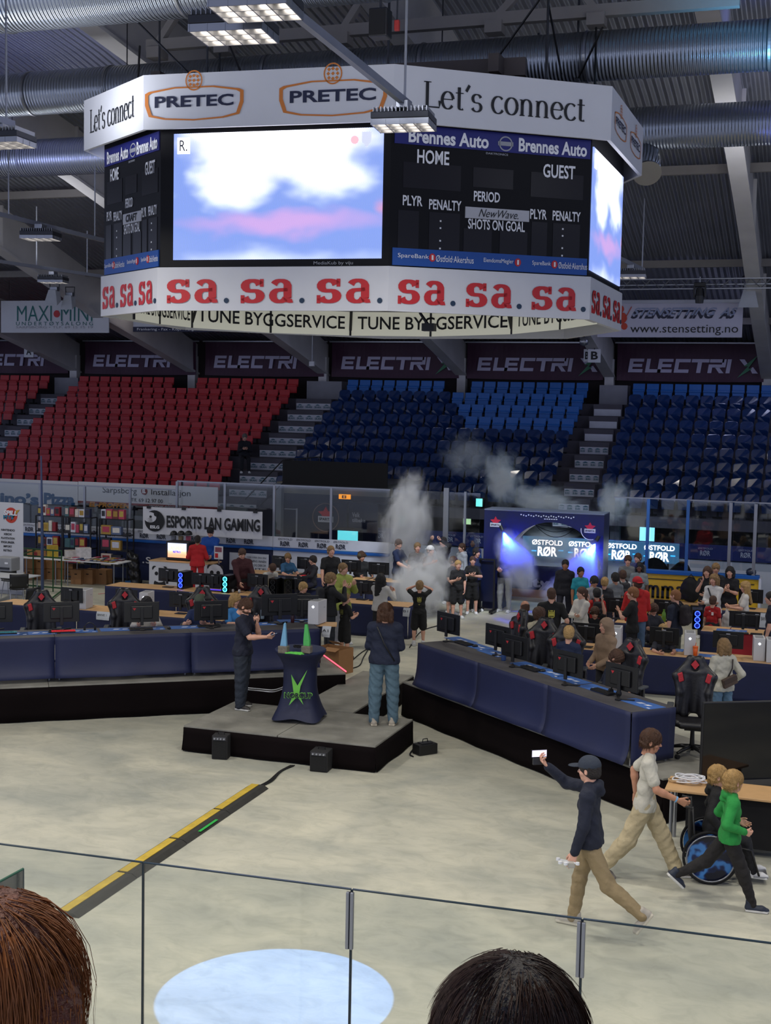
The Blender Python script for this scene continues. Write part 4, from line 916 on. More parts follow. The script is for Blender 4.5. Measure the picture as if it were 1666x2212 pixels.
# concourse depth: pillars, lit fridge, portal with posters and the balcony cabin over it
for px in (1090, 1330, 1470, 1650): q = gy(px, 1140, 42); MB().box((q[0], 42, 1.2), (.3, .3, 2.6)).build('trim_%d' % (20+px//50), mat('pillar_grey', '#4a4d58', .7), kind='structure')
for k, (px, py, w, h, c, e, lb) in enumerate(((1400, 1142, .55, .9, (.25, .75, 1.0), 1.5, 'lit drinks fridge glowing pale blue in the dark concourse'), (1038, 1085, .25, .3, (.2, .9, .8), 1.2, 'small turquoise light box behind the glass above the crowd'),
                                              (873, 1120, .3, .6, (.2, .7, .75), .8, 'narrow turquoise sign behind the smoke'), (1012, 1122, .3, .35, (.5, .8, .4), .8, 'small green light box behind the grey gate posts'), (755, 1172, .75, .85, (.15, .75, .8), 1.0, 'turquoise lit fridge behind the boards beside the portal'))):
    y = 41.5 if k else 42.5; y = 36.5 if k == 4 else y
    q = gy(px, py, y); t = root('light_box', (q[0], y, q[2]), lb, 'light box'); MB().box((0, 0, 0), (w, .3, h)).build('cabinet', BLACK, t, bevel=.02); MB().box((0, -.155, 0), (w*.85, .01, h*.85)).build('lit_front', mat('glow_%d' % k, c, emis=e), t)
# portal
PT = mat('portal_dark', '#161a33', .35, var=.1)
a0 = gy(596, 1100, 37.6)[0]; a1 = gy(835, 1100, 37.6)[0]
MB().box(((a0+a1)/2, 37.9, 2.72), (a1-a0, .5, .34)).build('trim_50', mat('portal_cream', '#8f8878', .7), kind='structure')
MB().box((a0+.12, 37.6, 1.4), (.22, .25, 2.9)).build('trim_51', GREYW, kind='structure')
MB().box((a0+.9, 37.75, 1.3), (1.7, .1, 2.6)).build('wall_portal', PT, kind='structure')
p = plane_y(37.68)
t = root('team_poster', p.P(*p.hit(703, 1125)), 'dark blue poster with a ringed red maple star and white name plate', 'poster'); m = MB(); p.rectpx(m, 612, 1082, 748, 1200, -.05, 0); m.build('poster_sheet', PT, t, world=True)
def maple(p, cx, cz, r, par, plate=True, word='SPARTA'):
    m = MB(); pts = []
    for k in range(10):
        a = math.pi/2+k*math.pi/5; rr = r if k % 2 == 0 else r*.5; pts.append((cx+rr*math.cos(a), cz+rr*.9*math.sin(a)))
    p.poly(m, pts, 0, .015); m.build('star_mark', RED, par, world=True)
    m = MB(); p.rect(m, cx-r*.95, cx+r*.95, cz-r*.95, cz-r*.25, .0, .02); q = m.build('name_plate', WHITEP, par, world=True)
    p.text(word, cx-r*.82, cx+r*.82, cz-r*.75, cz-r*.42, TXTK, q, bold=.03, off=.03)
cx, cz = p.hit(704, 1112); m = MB(); R_ = .44; V = [p.P(cx+R_*k*math.cos(a), cz-.08+R_*k*math.sin(a), .012) for k in (1, .95) for a in np.linspace(0, 2*math.pi, 41)[:-1]]
m.add(V, [(i, (i+1) % 40, 40+(i+1) % 40, 40+i) for i in range(40)]); m.build('ring_mark', mat('ring_tan', '#8a6f66', .6), t, world=True); maple(p, cx, cz+.02, .26, t)
m = MB(); p.rectpx(m, 615, 1098, 640, 1101, 0, .02); p.rectpx(m, 640, 1098, 642, 1180, 0, .02); m.build('frame_line', GREYI, t, world=True)
t = root('notice_poster', p.P(*p.hit(775, 1110)), 'dark poster with pale lettering right of the ringed star', 'poster'); m = MB(); p.rectpx(m, 754, 1085, 815, 1195, -.05, 0); m.build('poster_sheet', PT, t, world=True)
p.textpx('Velk', 761, 778, 1112, 10, GREYI, t, bold=.02); p.textpx('tilbake', 761, 790, 1124, 8, GREYI, t, bold=.02)
q = gy(745, 1073, 37.3); t = root('exit_sign', q, 'small orange lit exit sign above the portal', 'sign'); MB().box((0, 0, 0), (.36, .08, .14)).build('sign_case', mat('exit_orange', '#ff9a1e', emis=1.0), t); plane_y(37.25).text('EI', q[0]-.07, q[0]+.07, q[2]-.045, q[2]+.045, TXTK, t, bold=.04)
# balcony cabin
a0, a1 = gy(612, 1000, 37)[0], gy(838, 1000, 37)[0]
t = root('balcony', (a0, 37, 2.88), 'black-clad balcony box standing out from the middle blue block', 'balcony')
MB().box(((a0+a1)/2, 37, 3.24), (a1-a0, .05, .72)).build('front_cloth', BLACK2, t, world=True); MB().box(((a0+a1)/2, 38.7, 2.9), (a1-a0, 3.4, .12)).build('balcony_floor', BLACK, t, world=True)
m = MB()
for dy in (0, 1.1, 2.2): m.tube([(a0, 37+dy, 2.9), (a0, 37+dy, 3.62)], .02, 5)
m.tube([(a0, 37, 3.6), (a0, 40, 3.6)], .02, 5)
for q in np.arange(0, 3, .14): m.tube([(a0, 37+q, 2.95), (a0, 37+q, 3.6)], .008, 4)
m.tube([(a0, 37, 3.6), (a0-1.2, 36.9, 2.35)], .02, 5); m.tube([(a0, 37, 2.9), (a0-1.2, 36.9, 1.7)], .02, 5)
m.build('railing', BLACK, t, world=True)
# banners on the gangway wall
p, t = sign_banner(36.2, -130, 1028, 168, 1092, 'advert_banner', 'white pizza banner with blue letters on the gangway glass', WHITEP)
PZ = mat('pizza_blue', '#12507f', .5, var=0)
p.textpx('Domino’s', -88, 84, 1075, 25, PZ, t, bold=.05); p.textpx('Pizza', 95, 162, 1078, 25, PZ, t, bold=.05)
p, t = sign_banner(36.2, 169, 1040, 470, 1098, 'advert_banner', 'white electrician banner with dark red foot strip', WHITEP)
m = MB(); a0, b1 = p.hit(169, 1078); a1, b0 = p.hit(470, 1099); p.rect(m, a0, a1, b0-.02, b1-.05, 0, .015); mr_ = mat('maroon_strip', '#7a1e1e', .5, var=0); fs = m.build('foot_strip', mr_, t, world=True)
p.textpx('Sarpsborg', 222, 296, 1061, 17, TXTK, t, bold=.0); p.textpx('Installasjon', 327, 412, 1066, 17, TXTK, t); p.textpx('Tlf. 69 12 97 00', 283, 352, 1081, 8, TXTK, t)
m = MB(); a, b = p.hit(312, 1061); p.poly(m, [(a+.11*math.cos(q), b+.11*math.sin(q)) for q in np.linspace(0, 6, 16)], 0, .015); e = m.build('badge', mr_, t, world=True); p.text('EL', a-.06, a+.06, b-.06, b+.06, TXTW, e, bold=.04, off=.02)
p.textpx('EL-PROFFEN', 193, 281, 1091, 11, mat('gold_ink', '#c98a3a', .5, var=0), fs, bold=.04, shear=.2, off=.02); p.textpx('www.elproffen.no', 323, 425, 1095, 8, GREYI, fs, bold=.02, off=.02)
# gangway railing
t = root('gangway_railing', (-27, 36.6, 1.0), 'thin black railing in front of the grey gangway wall', 'railing')
m = MB(); m.tube([(-27.5, 36.6, 1.9), (-18.6, 36.6, 1.95)], .025, 5)
m.build('handrail', BLACK, t, world=True)
for px in (66, 144, 220, 290): q = gy(px, 1110, 36.6); MB().tube([(q[0], 36.6, 0), (q[0], 36.6, 1.95)], .03, 5).lathe([(.14, 1.88), (.0, 2.02)], 8, (q[0], 36.6, 0)).build('post', DMETAL, t, world=True)
# ------------------------------------------------------------------ the inflated-look entrance arch
YA = 33.75
p = plane_y(YA); a0, b1 = p.hit(1047, 1100); a1, _ = p.hit(1306, 1112); b1 = 2.62
cx, cz = p.hit(1191, 1240); R_ = (p.hit(1299, 1240)[0]-p.hit(1084, 1240)[0])/2
t = root('entrance_arch', (cx, YA+.3, 0), 'tall navy entrance arch with a round opening and red maple-star badges', 'arch')
n = 24; arc = [(cx+R_*math.cos(math.pi*k/n), cz+R_*1.03*math.sin(math.pi*k/n)) for k in range(n+1)]
out = []
for k in range(n+1):
    an = math.pi*k/n; c, s_ = math.cos(an), math.sin(an); tt = min((a1-cx)/c if c > 1e-6 else 1e9, (a0-cx)/c if c < -1e-6 else 1e9, (b1-cz)/s_ if s_ > 1e-6 else 1e9); out.append((cx+c*tt, cz+s_*tt))
out = [(a1, 0)]+out+[(a0, 0)]; inn = [(cx+R_, 0)]+arc+[(cx-R_, 0)]
# make corners crisp
def snap(o):
    res = []
    for i, q in enumerate(o):
        res.append(q)
    return res
N = len(out); V = [p.P(a, b, 0) for a, b in out]+[p.P(a, b, 0) for a, b in inn]+[p.P(a, b, -.85) for a, b in out]+[p.P(a, b, -.85) for a, b in inn]
Fc = []
for i in range(N-1): Fc += [(i, i+1, N+i+1, N+i), (2*N+i+1, 2*N+i, 3*N+i, 3*N+i+1), (i+1, i, 2*N+i, 2*N+i+1), (N+i, N+i+1, 3*N+i+1, 3*N+i)]
# corner wedges
NAVA = mat('arch_navy', '#151c46', .35, var=.06)
m = MB().add(V, Fc)
for (cxx) in (a0, a1):
    best = [q for q in out if abs(q[0]-cxx) < 1e-4]; tq = max(best, key=lambda q: q[1]); tp = min([q for q in out if abs(q[1]-b1) < 1e-4], key=lambda q: abs(q[0]-cxx))
    m.prism([tq, (cxx, b1), tp], lambda a, b: p.P(a, b, 0), lambda a, b: p.P(a, b, -.85))
fr = m.build('arch_body', NAVA, t, world=True)
MB().box(((a0+a1)/2, YA+.42, b1+.012), (a1-a0, .86, .03)).build('top_cover', mat('arch_top', '#6d7488', .6), t, world=True)
for px, py in ((1071, 1128), (1275, 1141)): c_ = p.hit(px, py); maple(p, c_[0], c_[1]+.02, .15, t)
m = MB(); c_ = p.hit(1278, 1152); V = [p.P(c_[0]-.02+.26*k*math.cos(a), c_[1]+.08+.26*k*math.sin(a), .012) for k in (1, .93) for a in np.linspace(math.pi*.95, math.pi*1.6, 12)]; m.add(V, [(i, i+1, 13+i, 12+i) for i in range(11)]); m.build('swoosh', TXTW, t, world=True)
m = MB()
for k in range(22): a, b = p.hit(1125+k*5.4, 1111+k*.28+(k % 3)*1.2); p.rect(m, a, a+.03, b-.02, b+.01, 0, .012)
for k in range(6): a, b = p.hit(1176+k*5, 1121+k*.2); p.rect(m, a, a+.04, b-.012, b+.01, 0, .012)
m.build('lettering', TXTW, t, world=True)
m = MB()
for k in range(3): m.tube([p.P(cx-.55+1.1*u, cz+R_*.99-.03*k-.12*(1-(2*u-1)**2)*(k+.6), -.2-.1*k) for u in np.linspace(0, 1, 12)], .008, 4)
m.tube([p.P(cx+R_*math.cos(a)*.97, cz+R_*math.sin(a)*.97, -.3) for a in np.linspace(.5, 1.3, 10)], .008, 4); m.build('cable', BLACK, t, world=True)
# board with kick plate behind the arch
x0, x1 = gy(1088, 1290, 36.4)[0], gy(1305, 1290, 36.4)[0]
t = root('rink_board', ((x0+x1)/2, 36.4, 0), 'dark board with big pale lettering and wooden kick strip seen through the arch', 'rink board')
pn = MB().box(((x0+x1)/2, 36.4, .45), (x1-x0, .1, .9)).build('panel', NAVYD, t, world=True); MB().box(((x0+x1)/2, 36.3, .11), (x1-x0, .08, .22)).build('kick_strip', mat('kick_wood', '#a98b6a', .6), t, world=True)
plane_y(36.34).textpx('ity', 1141, 1190, 1262, 26, GREYI, pn, bold=.05)
# black rolling stand at the left foot of the arch
q = gz(1052, 1322, 0); t = root('rolling_stand', q, 'black rolling metal stand by the left foot of the arch', 'stand')
MB().box((-.2, 0, .75), (.04, .04, 1.3)).box((.2, -.1, .75), (.04, .04, 1.3)).box((0, -.05, 1.38), (.44, .1, .04)).build('frame', BLACK, t)
MB().box((-.02, 0, .8), (.36, .02, 1.05)).build('front_panel', mat('stand_navy', '#131a38', .3), t); MB().box((-.2, 0, .06), (.1, .6, .05)).box((.2, -.1, .06), (.1, .6, .05)).build('foot', BLACK, t)
for dx in (-.2, .2):
    for dy in (-.28, .2): MB().tube([(dx-.02, dy, .035), (dx+.02, dy, .035)], .035, 10).build('wheel', BLACK2, t)
# ------------------------------------------------------------------ people
def nrm(v): v = np.array(v, float); return v/(np.linalg.norm(v)+1e-9)
# --- head (chin to crown .235 m), front is +y, origin at the middle of the head
def make_head(h):
    v = Vol((-.11, -.13, -.15), (.11, .15, .14), h)
    v.ell((0, -.012, .032), (.077, .098, .088), .01).ell((0, .028, -.045), (.056, .062, .070), .03).ell((0, .045, -.092), (.030, .032, .026), .03)
    v.ell((0, .075, .022), (.05, .018, .012), .015)
    v.ell((.046, .05, -.028), (.022, .03, .025), .02).ell((-.046, .05, -.028), (.022, .03, .025), .02)
    v.ell((.031, .092, .002), (.016, .014, .010), .012, sub=True).ell((-.031, .092, .002), (.016, .014, .010), .012, sub=True)
    v.ell((.031, .078, .002), (.013, .010, .009), .004).ell((-.031, .078, .002), (.013, .010, .009), .004)
    v.cap((0, .086, .008), (0, .108, -.026), .007, .012, .012).ell((.011, .095, -.03), (.008, .009, .007), .006).ell((-.011, .095, -.03), (.008, .009, .007), .006)
    v.ell((0, .088, -.056), (.023, .010, .006), .006).ell((0, .087, -.067), (.019, .010, .006), .006)
    for s in (-1, 1): v.ell((s*.080, -.006, -.008), (.010, .020, .032), .008); v.ell((s*.088, .002, -.006), (.006, .010, .018), .005, sub=True)
    v.cap((0, -.02, -.06), (0, -.03, -.16), .056, .054, .03)
    V, Fc = v.mesh(); Fc = np.asarray(Fc); C = V[Fc].mean(1); m = np.zeros(len(Fc), int)
    x, y, z = C.T; ax = np.abs(x)
    m[(y > .06) & (((ax-.031)/.0135)**2+((z-.002)/.0075)**2 < 1)] = 3
    m[(y > .06) & (((ax-.030)/.006)**2+((z-.002)/.0065)**2 < 1)] = 2
    m[(y > .06) & (ax > .012) & (ax < .047) & (np.abs(z-.024-(.03-np.abs(ax-.03))*.12) < .0042)] = 2
    m[(y > .07) & (ax < .023) & (np.abs(z+.061) < .0095)] = 1
    return V, Fc, m
HEAD = {0: make_head(.0058), 1: make_head(.009)}
def bumps(v, amp, fr, seed=0): v.wrinkle(amp, fr, seed)
def make_hair(style, h):
    lo, hi = (-.2, -.24, -.52), (.2, .2, .2)
    if style in ('short', 'messy', 'buzz', 'bald', 'fringe'): lo, hi = (-.13, -.16, -.14), (.13, .16, .19)
    v = Vol(lo, hi, h); t = {'buzz': .006, 'bald': .004, 'short': .015, 'messy': .026, 'fringe': .022, 'curly': .034, 'long': .018, 'bob': .02, 'ponytail': .013, 'bun': .012}[style]
    v.ell((0, -.016, .036), (.078+t, .100+t, .086+t*1.1), .01)
    if style != 'bald': v.ell((0, -.045, -.03), (.070+t*.8, .07+t*.7, .07), .03)
    else: v.ell((0, -.045, -.03), (.072, .068, .05), .03)
    if style == 'long':
        for a in (-.075, -.04, 0, .04, .075): v.cap((a, -.05, 0), (a*1.35, -.075, -.34-abs(a)*.3), .048, .030, .03)
        for s in (-1, 1): v.cap((s*.082, .0, .02), (s*.105, .03, -.30), .030, .022, .03)
    if style == 'bob':
        for a in (-.07, 0, .07): v.cap((a, -.05, 0), (a*1.1, -.06, -.11), .052, .04, .03)
        for s in (-1, 1): v.cap((s*.082, .01, .03), (s*.086, .02, -.10), .024, .022, .02)
    if style == 'ponytail':
        v.ell((0, -.125, .03), (.03, .03, .03), .02); v.cap((0, -.13, .02), (.02, -.13, -.26), .034, .018, .02)
    if style == 'bun': v.ell((0, -.115, .07), (.04, .035, .035), .02)
    if style == 'curly': v.ell((0, -.02, .05), (.12, .13, .10), .02)
    # open the face and the neck
    fz = {'fringe': -.03, 'messy': -.012, 'curly': -.01, 'bob': -.01}.get(style, -.004)
    v.ell((0, .115, fz-.045), (.071, .078, .095), .012, sub=True)
    if style not in ('long', 'bob', 'ponytail'): v.ell((0, .06, -.15), (.14, .13, .11), .02, sub=True); v.box((0, 0, -.155), (.2, .2, .07), .01, .01, sub=True)
    else: v.ell((0, .08, -.14), (.068, .10, .12), .015, sub=True)
    if style in ('short', 'buzz', 'fringe', 'messy'):
        for s in (-1, 1): v.ell((s*.105, .0, -.015), (.03, .028, .04), .01, sub=True)
    if style == 'bald': v.ell((0, .03, .12), (.12, .14, .115), .01, sub=True); v.ell((0, .10, 0), (.12, .09, .1), .01, sub=True)
    a, f = {'curly': (.009, 95), 'messy': (.007, 60), 'fringe': (.004, 60), 'long': (.004, 45), 'bob': (.004, 50)}.get(style, (.002, 80))
    bumps(v, a, f, 2)
    return v.mesh()
_HC = {}
def hair_geo(style, lod):
    k = (style, lod)
    if k not in _HC: _HC[k] = make_hair(style, .0062 if lod == 0 else .0095)
    return _HC[k]
def cap_geo(kind, lod):
    k = ('cap'+kind, lod)
    if k in _HC: return _HC[k]
    v = Vol((-.15, -.18, -.05), (.15, .26, .19), .006 if lod == 0 else .009)
    v.ell((0, -.014, .045), (.093, .115, .097), .01)
    if kind == 'brim':
        v.box((0, 0, -.01), (.2, .25, .035), .005, .008, sub=True)
        v.ell((0, .125, .036), (.075, .085, .009), .01)
    elif kind == 'back':
        v.box((0, 0, -.01), (.2, .25, .035), .005, .008, sub=True); v.ell((0, -.14, .028), (.07, .075, .009), .01)
    else:
        v.box((0, 0, -.04), (.2, .25, .045), .005, .008, sub=True); v.cap((-.06, 0, .02), (.06, 0, .02), .075, .075, .02)
        v.box((0, 0, -.04), (.2, .25, .045), .005, .008, sub=True)
    v.ell((0, .0, -.02), (.073, .09, .10), .006, sub=True)
    _HC[k] = v.mesh(); return _HC[k]
# --- hand: fingers run along +x from the wrist, thumb towards +y, palm faces +z
def make_hand(curl, h, spread=1.0, point=False):
    v = Vol((-.04, -.07, -.05), (.21, .11, .12), h)
    v.cap((-.03, 0, 0), (.01, 0, 0), .025, .023, .02, sq=((0, 0, 1), .75))
    v.cap((.015, .018, 0), (.078, .026, 0), .020, .015, .015, sq=((0, 0, 1), .7)).cap((.015, -.014, 0), (.074, -.028, 0), .020, .014, .015, sq=((0, 0, 1), .7)).cap((.02, 0, 0), (.08, 0, 0), .021, .015, .015, sq=((0, 0, 1), .65))
    L = [(.026, .082, (.042, .024, .020), 1), (.009, .088, (.046, .028, .022), 1), (-.010, .084, (.042, .026, .021), 1), (-.028, .074, (.033, .019, .018), 1)]
    for j, (y, x, seg, _) in enumerate(L):
        a = 0; p = np.array([x-.006, y, .0]); c = curl*(1+.08*j) if not (point and j == 0) else .1; r = .0094-.0006*(j == 3)
        fan = (y)*1.5*spread
        for k, s in enumerate(seg):
            a += c*(.75, 1.0, .7)[k]; q = p+np.array([math.cos(a)*s*math.cos(fan), math.cos(a)*s*math.sin(fan), math.sin(a)*s])
            v.cap(p, q, r-.0006*k, r-.0006*(k+1), .003); p = q
    v.cap((.012, .020, .004), (.040, .044, .012), .015, .011, .012)
    q = np.array([.040, .044, .012]); q2 = q+np.array([.026, .012*(1-curl*.6), .012+.016*min(curl, 1)]); q3 = q2+np.array([.020, -.006*curl+.004, .006+.014*min(curl, 1)])
    v.cap(q, q2, .0105, .0095, .004).cap(q2, q3, .0095, .008, .004)
    return v.mesh()
HAND = {}
def hand_geo(kind, lod):
    k = (kind, lod)
    if k not in HAND: HAND[k] = make_hand({'relax': .35, 'grip': 1.05, 'flat': .12, 'hold': .75}[kind], .0038 if lod == 0 else .0062)
    return HAND[k]
_SH = {}
def shoe_geo(lod):
    if lod in _SH: return _SH[lod]
    v = Vol((-.07, -.12, -.02), (.07, .24, .15), .0065 if lod == 0 else .0095)
    v.cap((0, -.045, .035), (0, .10, .035), .040, .043, .03).cap((0, .10, .033), (.004, .155, .028), .041, .030, .02).cap((0, -.04, .06), (0, -.035, .11), .040, .044, .03)
    v.box((0, .045, .014), (.044, .125, .016), .012, .004); v.box((0, .05, -.03), (.1, .3, .03), .002, .001, sub=True)
    v.cap((0, -.03, .09), (0, -.03, .16), .030, .030, .006, sub=True)
    V, Fc = v.mesh(); Fc = np.asarray(Fc); C = V[Fc].mean(1); m = (C[:, 2] < .026).astype(int); _SH[lod] = (V, Fc, m); return _SH[lod]
SKINS = {'fair': '#d3a088', 'mid': '#b98468', 'tan': '#9a6648', 'dark': '#5f3b2a'}
def skin(k): return mat('skin_'+k, SKINS[k], .55, bump=.15, bscale=60, var=.05, vscale=12)
LIP = mat('lip', '#a8605a', .5); EYE = mat('eye_dark', '#241a16', .4); EYEW = mat('eye_white', '#cfc8c2', .4)
HAIRC = {'blond': '#b08d58', 'brown': '#4a3020', 'dark': '#1d1513', 'black': '#100d0e', 'auburn': '#5c2e1a', 'ginger': '#8a5a34', 'grey': '#6a655f', 'dblond': '#8a6c45'}
def hairm(k): return mat('hair_'+k, HAIRC[k], .6, bump=.9, bscale=90, var=.25, vscale=30)
def cloth(c, rough=.85, key=None): return mat(key or 'cloth_'+c, c, rough, bump=.9, bscale=11, var=.12, vscale=5)
def frame_of(fwd, up=(0, 0, 1)):
    f = nrm(fwd); r = nrm(np.cross(f, up)); u = np.cross(r, f); return np.stack([r, f, u], 1)   # columns: x right, y fwd, z up
def person(loc, h, deg, label, top=('#222', 'tee'), bot=('#223', 'long'), shoes=('#ddd', '#eee'), hair=('short', 'brown'), skn='fair', legs=((0, 0), (0, 0)), feet=(0, 0), lean=0.0, side=0.0, twist=0.0,
           head=(0, 0), arms=(None, None), hands=('relax', 'relax'), lod=1, sit=None, build_=1.0, hat=None, abd=(.06, .06), poles=(None, None), group=None, extra=None, hgt=None, zoff=0.0, emblem=None):
    """legs: per side (thigh forward angle, knee bend); sides run right, left. arms: wrist targets in the person's own frame for a 1.75 m body"""
    sc = h/1.75; hs = (h/1.75)**.45 if h < 1.6 else sc**.7
    root_ = bpy.data.objects.new('person', None); COL.objects.link(root_); a = math.radians(deg)
    dirv = math.cos(a)*(-FH)+math.sin(a)*RT
    root_.location = [float(v) for v in loc]; root_.rotation_euler = (0, 0, math.atan2(-dirv[0], dirv[1])); tag(root_, label, 'person', group)
    B = build_; S = (1, -1)
    pel = np.array([0, 0, 0.0])
    hipz = -.02; hips = [np.array([s*.092, 0, hipz]) for s in S]; kn = []; an = []; fd = []
    for i, s in enumerate(S):
        t, k = legs[i]; ab = abd[i]
        d1 = nrm([s*math.sin(ab), math.sin(t), math.cos(t)*-1]); k1 = hips[i]+d1*.43; d2 = nrm([s*math.sin(ab)*.4, math.sin(t-k), -math.cos(t-k)]); a1 = k1+d2*.41
        kn.append(k1); an.append(a1); fp = feet[i]; fd.append(nrm([s*.16, math.cos(fp), math.sin(fp)]))
    low = min([an[i][2]-.085 if abs(feet[i]) < .3 else min(an[i][2]-.085*math.cos(feet[i]), an[i][2]-.06*math.cos(feet[i])+.17*math.sin(feet[i])) for i in (0, 1)])
    oz = -low if sit is None else sit/sc+.10
    sh_ = np.array([0, 0, oz])
    hips = [p+sh_ for p in hips]; kn = [p+sh_ for p in kn]; an = [p+sh_ for p in an]; pel = pel+sh_
    sp = nrm([math.sin(side), math.sin(lean), math.cos(lean)]); ct, st = math.cos(twist), math.sin(twist); rx = np.array([ct, st, 0]); rx = nrm(rx-sp*rx.dot(sp)); fy = np.cross(sp, rx)
    waist = pel+sp*.16; chest = pel+sp*.34+fy*.01; neck = pel+sp*.53; shd = [neck-sp*.078+rx*s*.158*B for s in S]
    hy, hp = head; hf = nrm(math.cos(hp)*(math.cos(hy)*fy+math.sin(-hy)*rx*-1)+math.sin(hp)*np.array([0, 0, 1.0])); hup = nrm(sp*.6+np.array([0, 0, .6])); HR = frame_of(hf, hup)
    hc = neck+sp*.055+np.array([0, 0, .092])*hs/sc+hf*.018
    el, wr = [], []
    for i, s in enumerate(S):
        tg = arms[i]; tg = (s*.255, .05, None) if tg is None else tg
        T = np.array([tg[0], tg[1], 0.]); T = rx*tg[0]+fy*tg[1]+np.array([0, 0, 1.0])*((tg[2] if tg[2] is not None else (oz+.02-.13)) if True else 0)
        if tg[2] is None: T = shd[i]+rx*s*.075+fy*.06+np.array([0, 0, -.535])
        d = T-shd[i]; L = np.linalg.norm(d); l1, l2 = .285, .255
        L = min(L, l1+l2-.004); dn = nrm(d); c = (l1*l1+L*L-l2*l2)/(2*l1*L); c = max(-1, min(1, c)); pl_ = poles[i] if poles[i] is not None else (s*.55, -.7, -.6)
        pv = rx*pl_[0]+fy*pl_[1]+np.array([0, 0, 1.0])*pl_[2]; pv = nrm(pv-dn*pv.dot(dn)); e = shd[i]+dn*l1*c+pv*l1*math.sqrt(1-c*c)
        el.append(e); wr.append(shd[i]+dn*L)
    lo = np.minimum.reduce(hips+kn+an+shd+el+wr+[neck])-.22; hi = np.maximum.reduce(hips+kn+an+shd+el+wr+[neck])+.22
    hv = .0115 if lod == 0 else .019
    # body
    v = Vol(lo, hi, hv)
    v.cap(chest-rx*.07, chest+rx*.07, .085*B, None, .03).cap(waist-rx*.05, waist+rx*.05, .08*B, None, .04).cap(pel-rx*.06, pel+rx*.06, .09*B, None, .04).cap(shd[0], shd[1], .046, None, .03)
    v.cap(neck-sp*.04, hc-hf*.015, .062, .050, .03)
    for i in (0, 1):
        v.cap(hips[i], kn[i], .076*B, .054, .01).cap(kn[i], kn[i]+(an[i]-kn[i])*.35, .054, .056, .02).cap(kn[i]+(an[i]-kn[i])*.3, an[i], .056, .037, .02)
        v.cap(shd[i], el[i], .045*B, .039, .01).cap(el[i], el[i]+(wr[i]-el[i])*.3, .041, .042, .02).cap(el[i]+(wr[i]-el[i])*.25, wr[i], .041, .028, .02)
    parts = []; V, Fc = v.mesh(); parts.append((V*sc, Fc, 0))
    HV, HF, Hm = HEAD[lod]; parts.append(((HV*hs) @ HR.T+hc*sc, HF, Hm))
    for i, s in enumerate(S):
        d = nrm(wr[i]-el[i]); th = nrm([0, .6, .5]) if abs(d[2]) < .8 else np.array([0, 1., 0]); th = rx*th[0]+fy*th[1]+np.array([0, 0, 1.])*th[2]; th = nrm(th-d*th.dot(d)); nn = np.cross(d, th)*(-1 if s == 1 else 1)
        gv, gf = hand_geo(hands[i], lod); hsz = hs*.98 if h < 1.6 else sc
        P = (gv*hsz) @ np.stack([d, th, nn], 1).T+(wr[i]+d*.01)*sc
        gf = np.asarray(gf); parts.append((P, gf[:, ::-1] if s == 1 else gf, 0))
    body = vmesh('body', parts, [skin(skn), LIP, EYE, EYEW], root_)
    # top
    tc, tk = top[0], top[1]; th_ = {'tee': .010, 'hoodie': .022, 'jacket': .022, 'sweater': .018, 'shirt': .013, 'coat': .032}[tk]; long_ = tk != 'tee'
    v = Vol(lo, hi, hv); hem = pel-sp*(.02 if tk != 'coat' else .16)+sp*(0 if tk in ('tee', 'shirt') else .03)
    q3 = (fy, .84); lo_ = .045 if tk == 'coat' else .02; v.cap(chest-rx*.078, chest+rx*.078, .098*B+th_, None, .05, sq=q3).cap(waist-rx*.062, waist+rx*.062, .102*B+th_, None, .07, sq=q3).cap(hem-rx*.060, hem+rx*.060, .110*B+th_+.016, None, .05, sq=q3).cap(hem-sp*.06-rx*.055, hem-sp*.06+rx*.055, .110*B+th_+.016, None, .04, sq=q3)
    v.wrinkle(.006 if lod == 0 else .004, 24, 3); v.cut(hem-sp*.065, -sp)
    v.cap(shd[0], shd[1], .050+th_, None, .05).cap(shd[0], neck-sp*.01, .05+th_, .045+th_*.5, .04).cap(shd[1], neck-sp*.01, .05+th_, .045+th_*.5, .04)
    for i in (0, 1):
        if long_:
            v.cap(shd[i], el[i], .050*B+th_*.8, .044+th_*.7, .02).cap(el[i], wr[i]-nrm(wr[i]-el[i])*.0, .046+th_*.6, .034+th_*.45, .02)
        else: v.cap(shd[i], shd[i]+(el[i]-shd[i])*.68, .052*B+th_, .056+th_, .02)
    if tk in ('hoodie', 'coat') and not hat == 'hood': v.cap(neck-fy*.085-rx*.06+sp*.0, neck-fy*.085+rx*.06, .042, None, .03).cap(neck-fy*.05, neck-fy*.10-sp*.06, .06, .05, .03).cap(neck-rx*.07+fy*.0, neck+rx*.07, .035, None, .03)
    # cut the hem flat and open the neck
    if lod == 0: v.wrinkle(.003, 42, 1)
    hc2 = neck+sp*.115+fy*.03; v.ell(hc2, (.062, .066, .10), .012, sub=True)
    V, Fc = v.mesh()
    names = {'tee': 't_shirt', 'hoodie': 'hoodie', 'jacket': 'jacket', 'sweater': 'sweater', 'shirt': 'shirt', 'coat': 'coat'}
    top_o = vmesh(names[tk], [(V*sc, Fc, 0)], [cloth(tc)], root_)
    # bottom
    bc, bk = bot[0], bot[1]; wide = {'long': .012, 'wide': .034, 'slim': .004, 'shorts': .034, 'jeans': .016, 'jogger': .024}[bk]
    v = Vol(lo, hi, hv); v.cap(pel-rx*.056+sp*.02, pel+rx*.056+sp*.02, .104*B+wide*.4, None, .04, sq=(fy, .9))
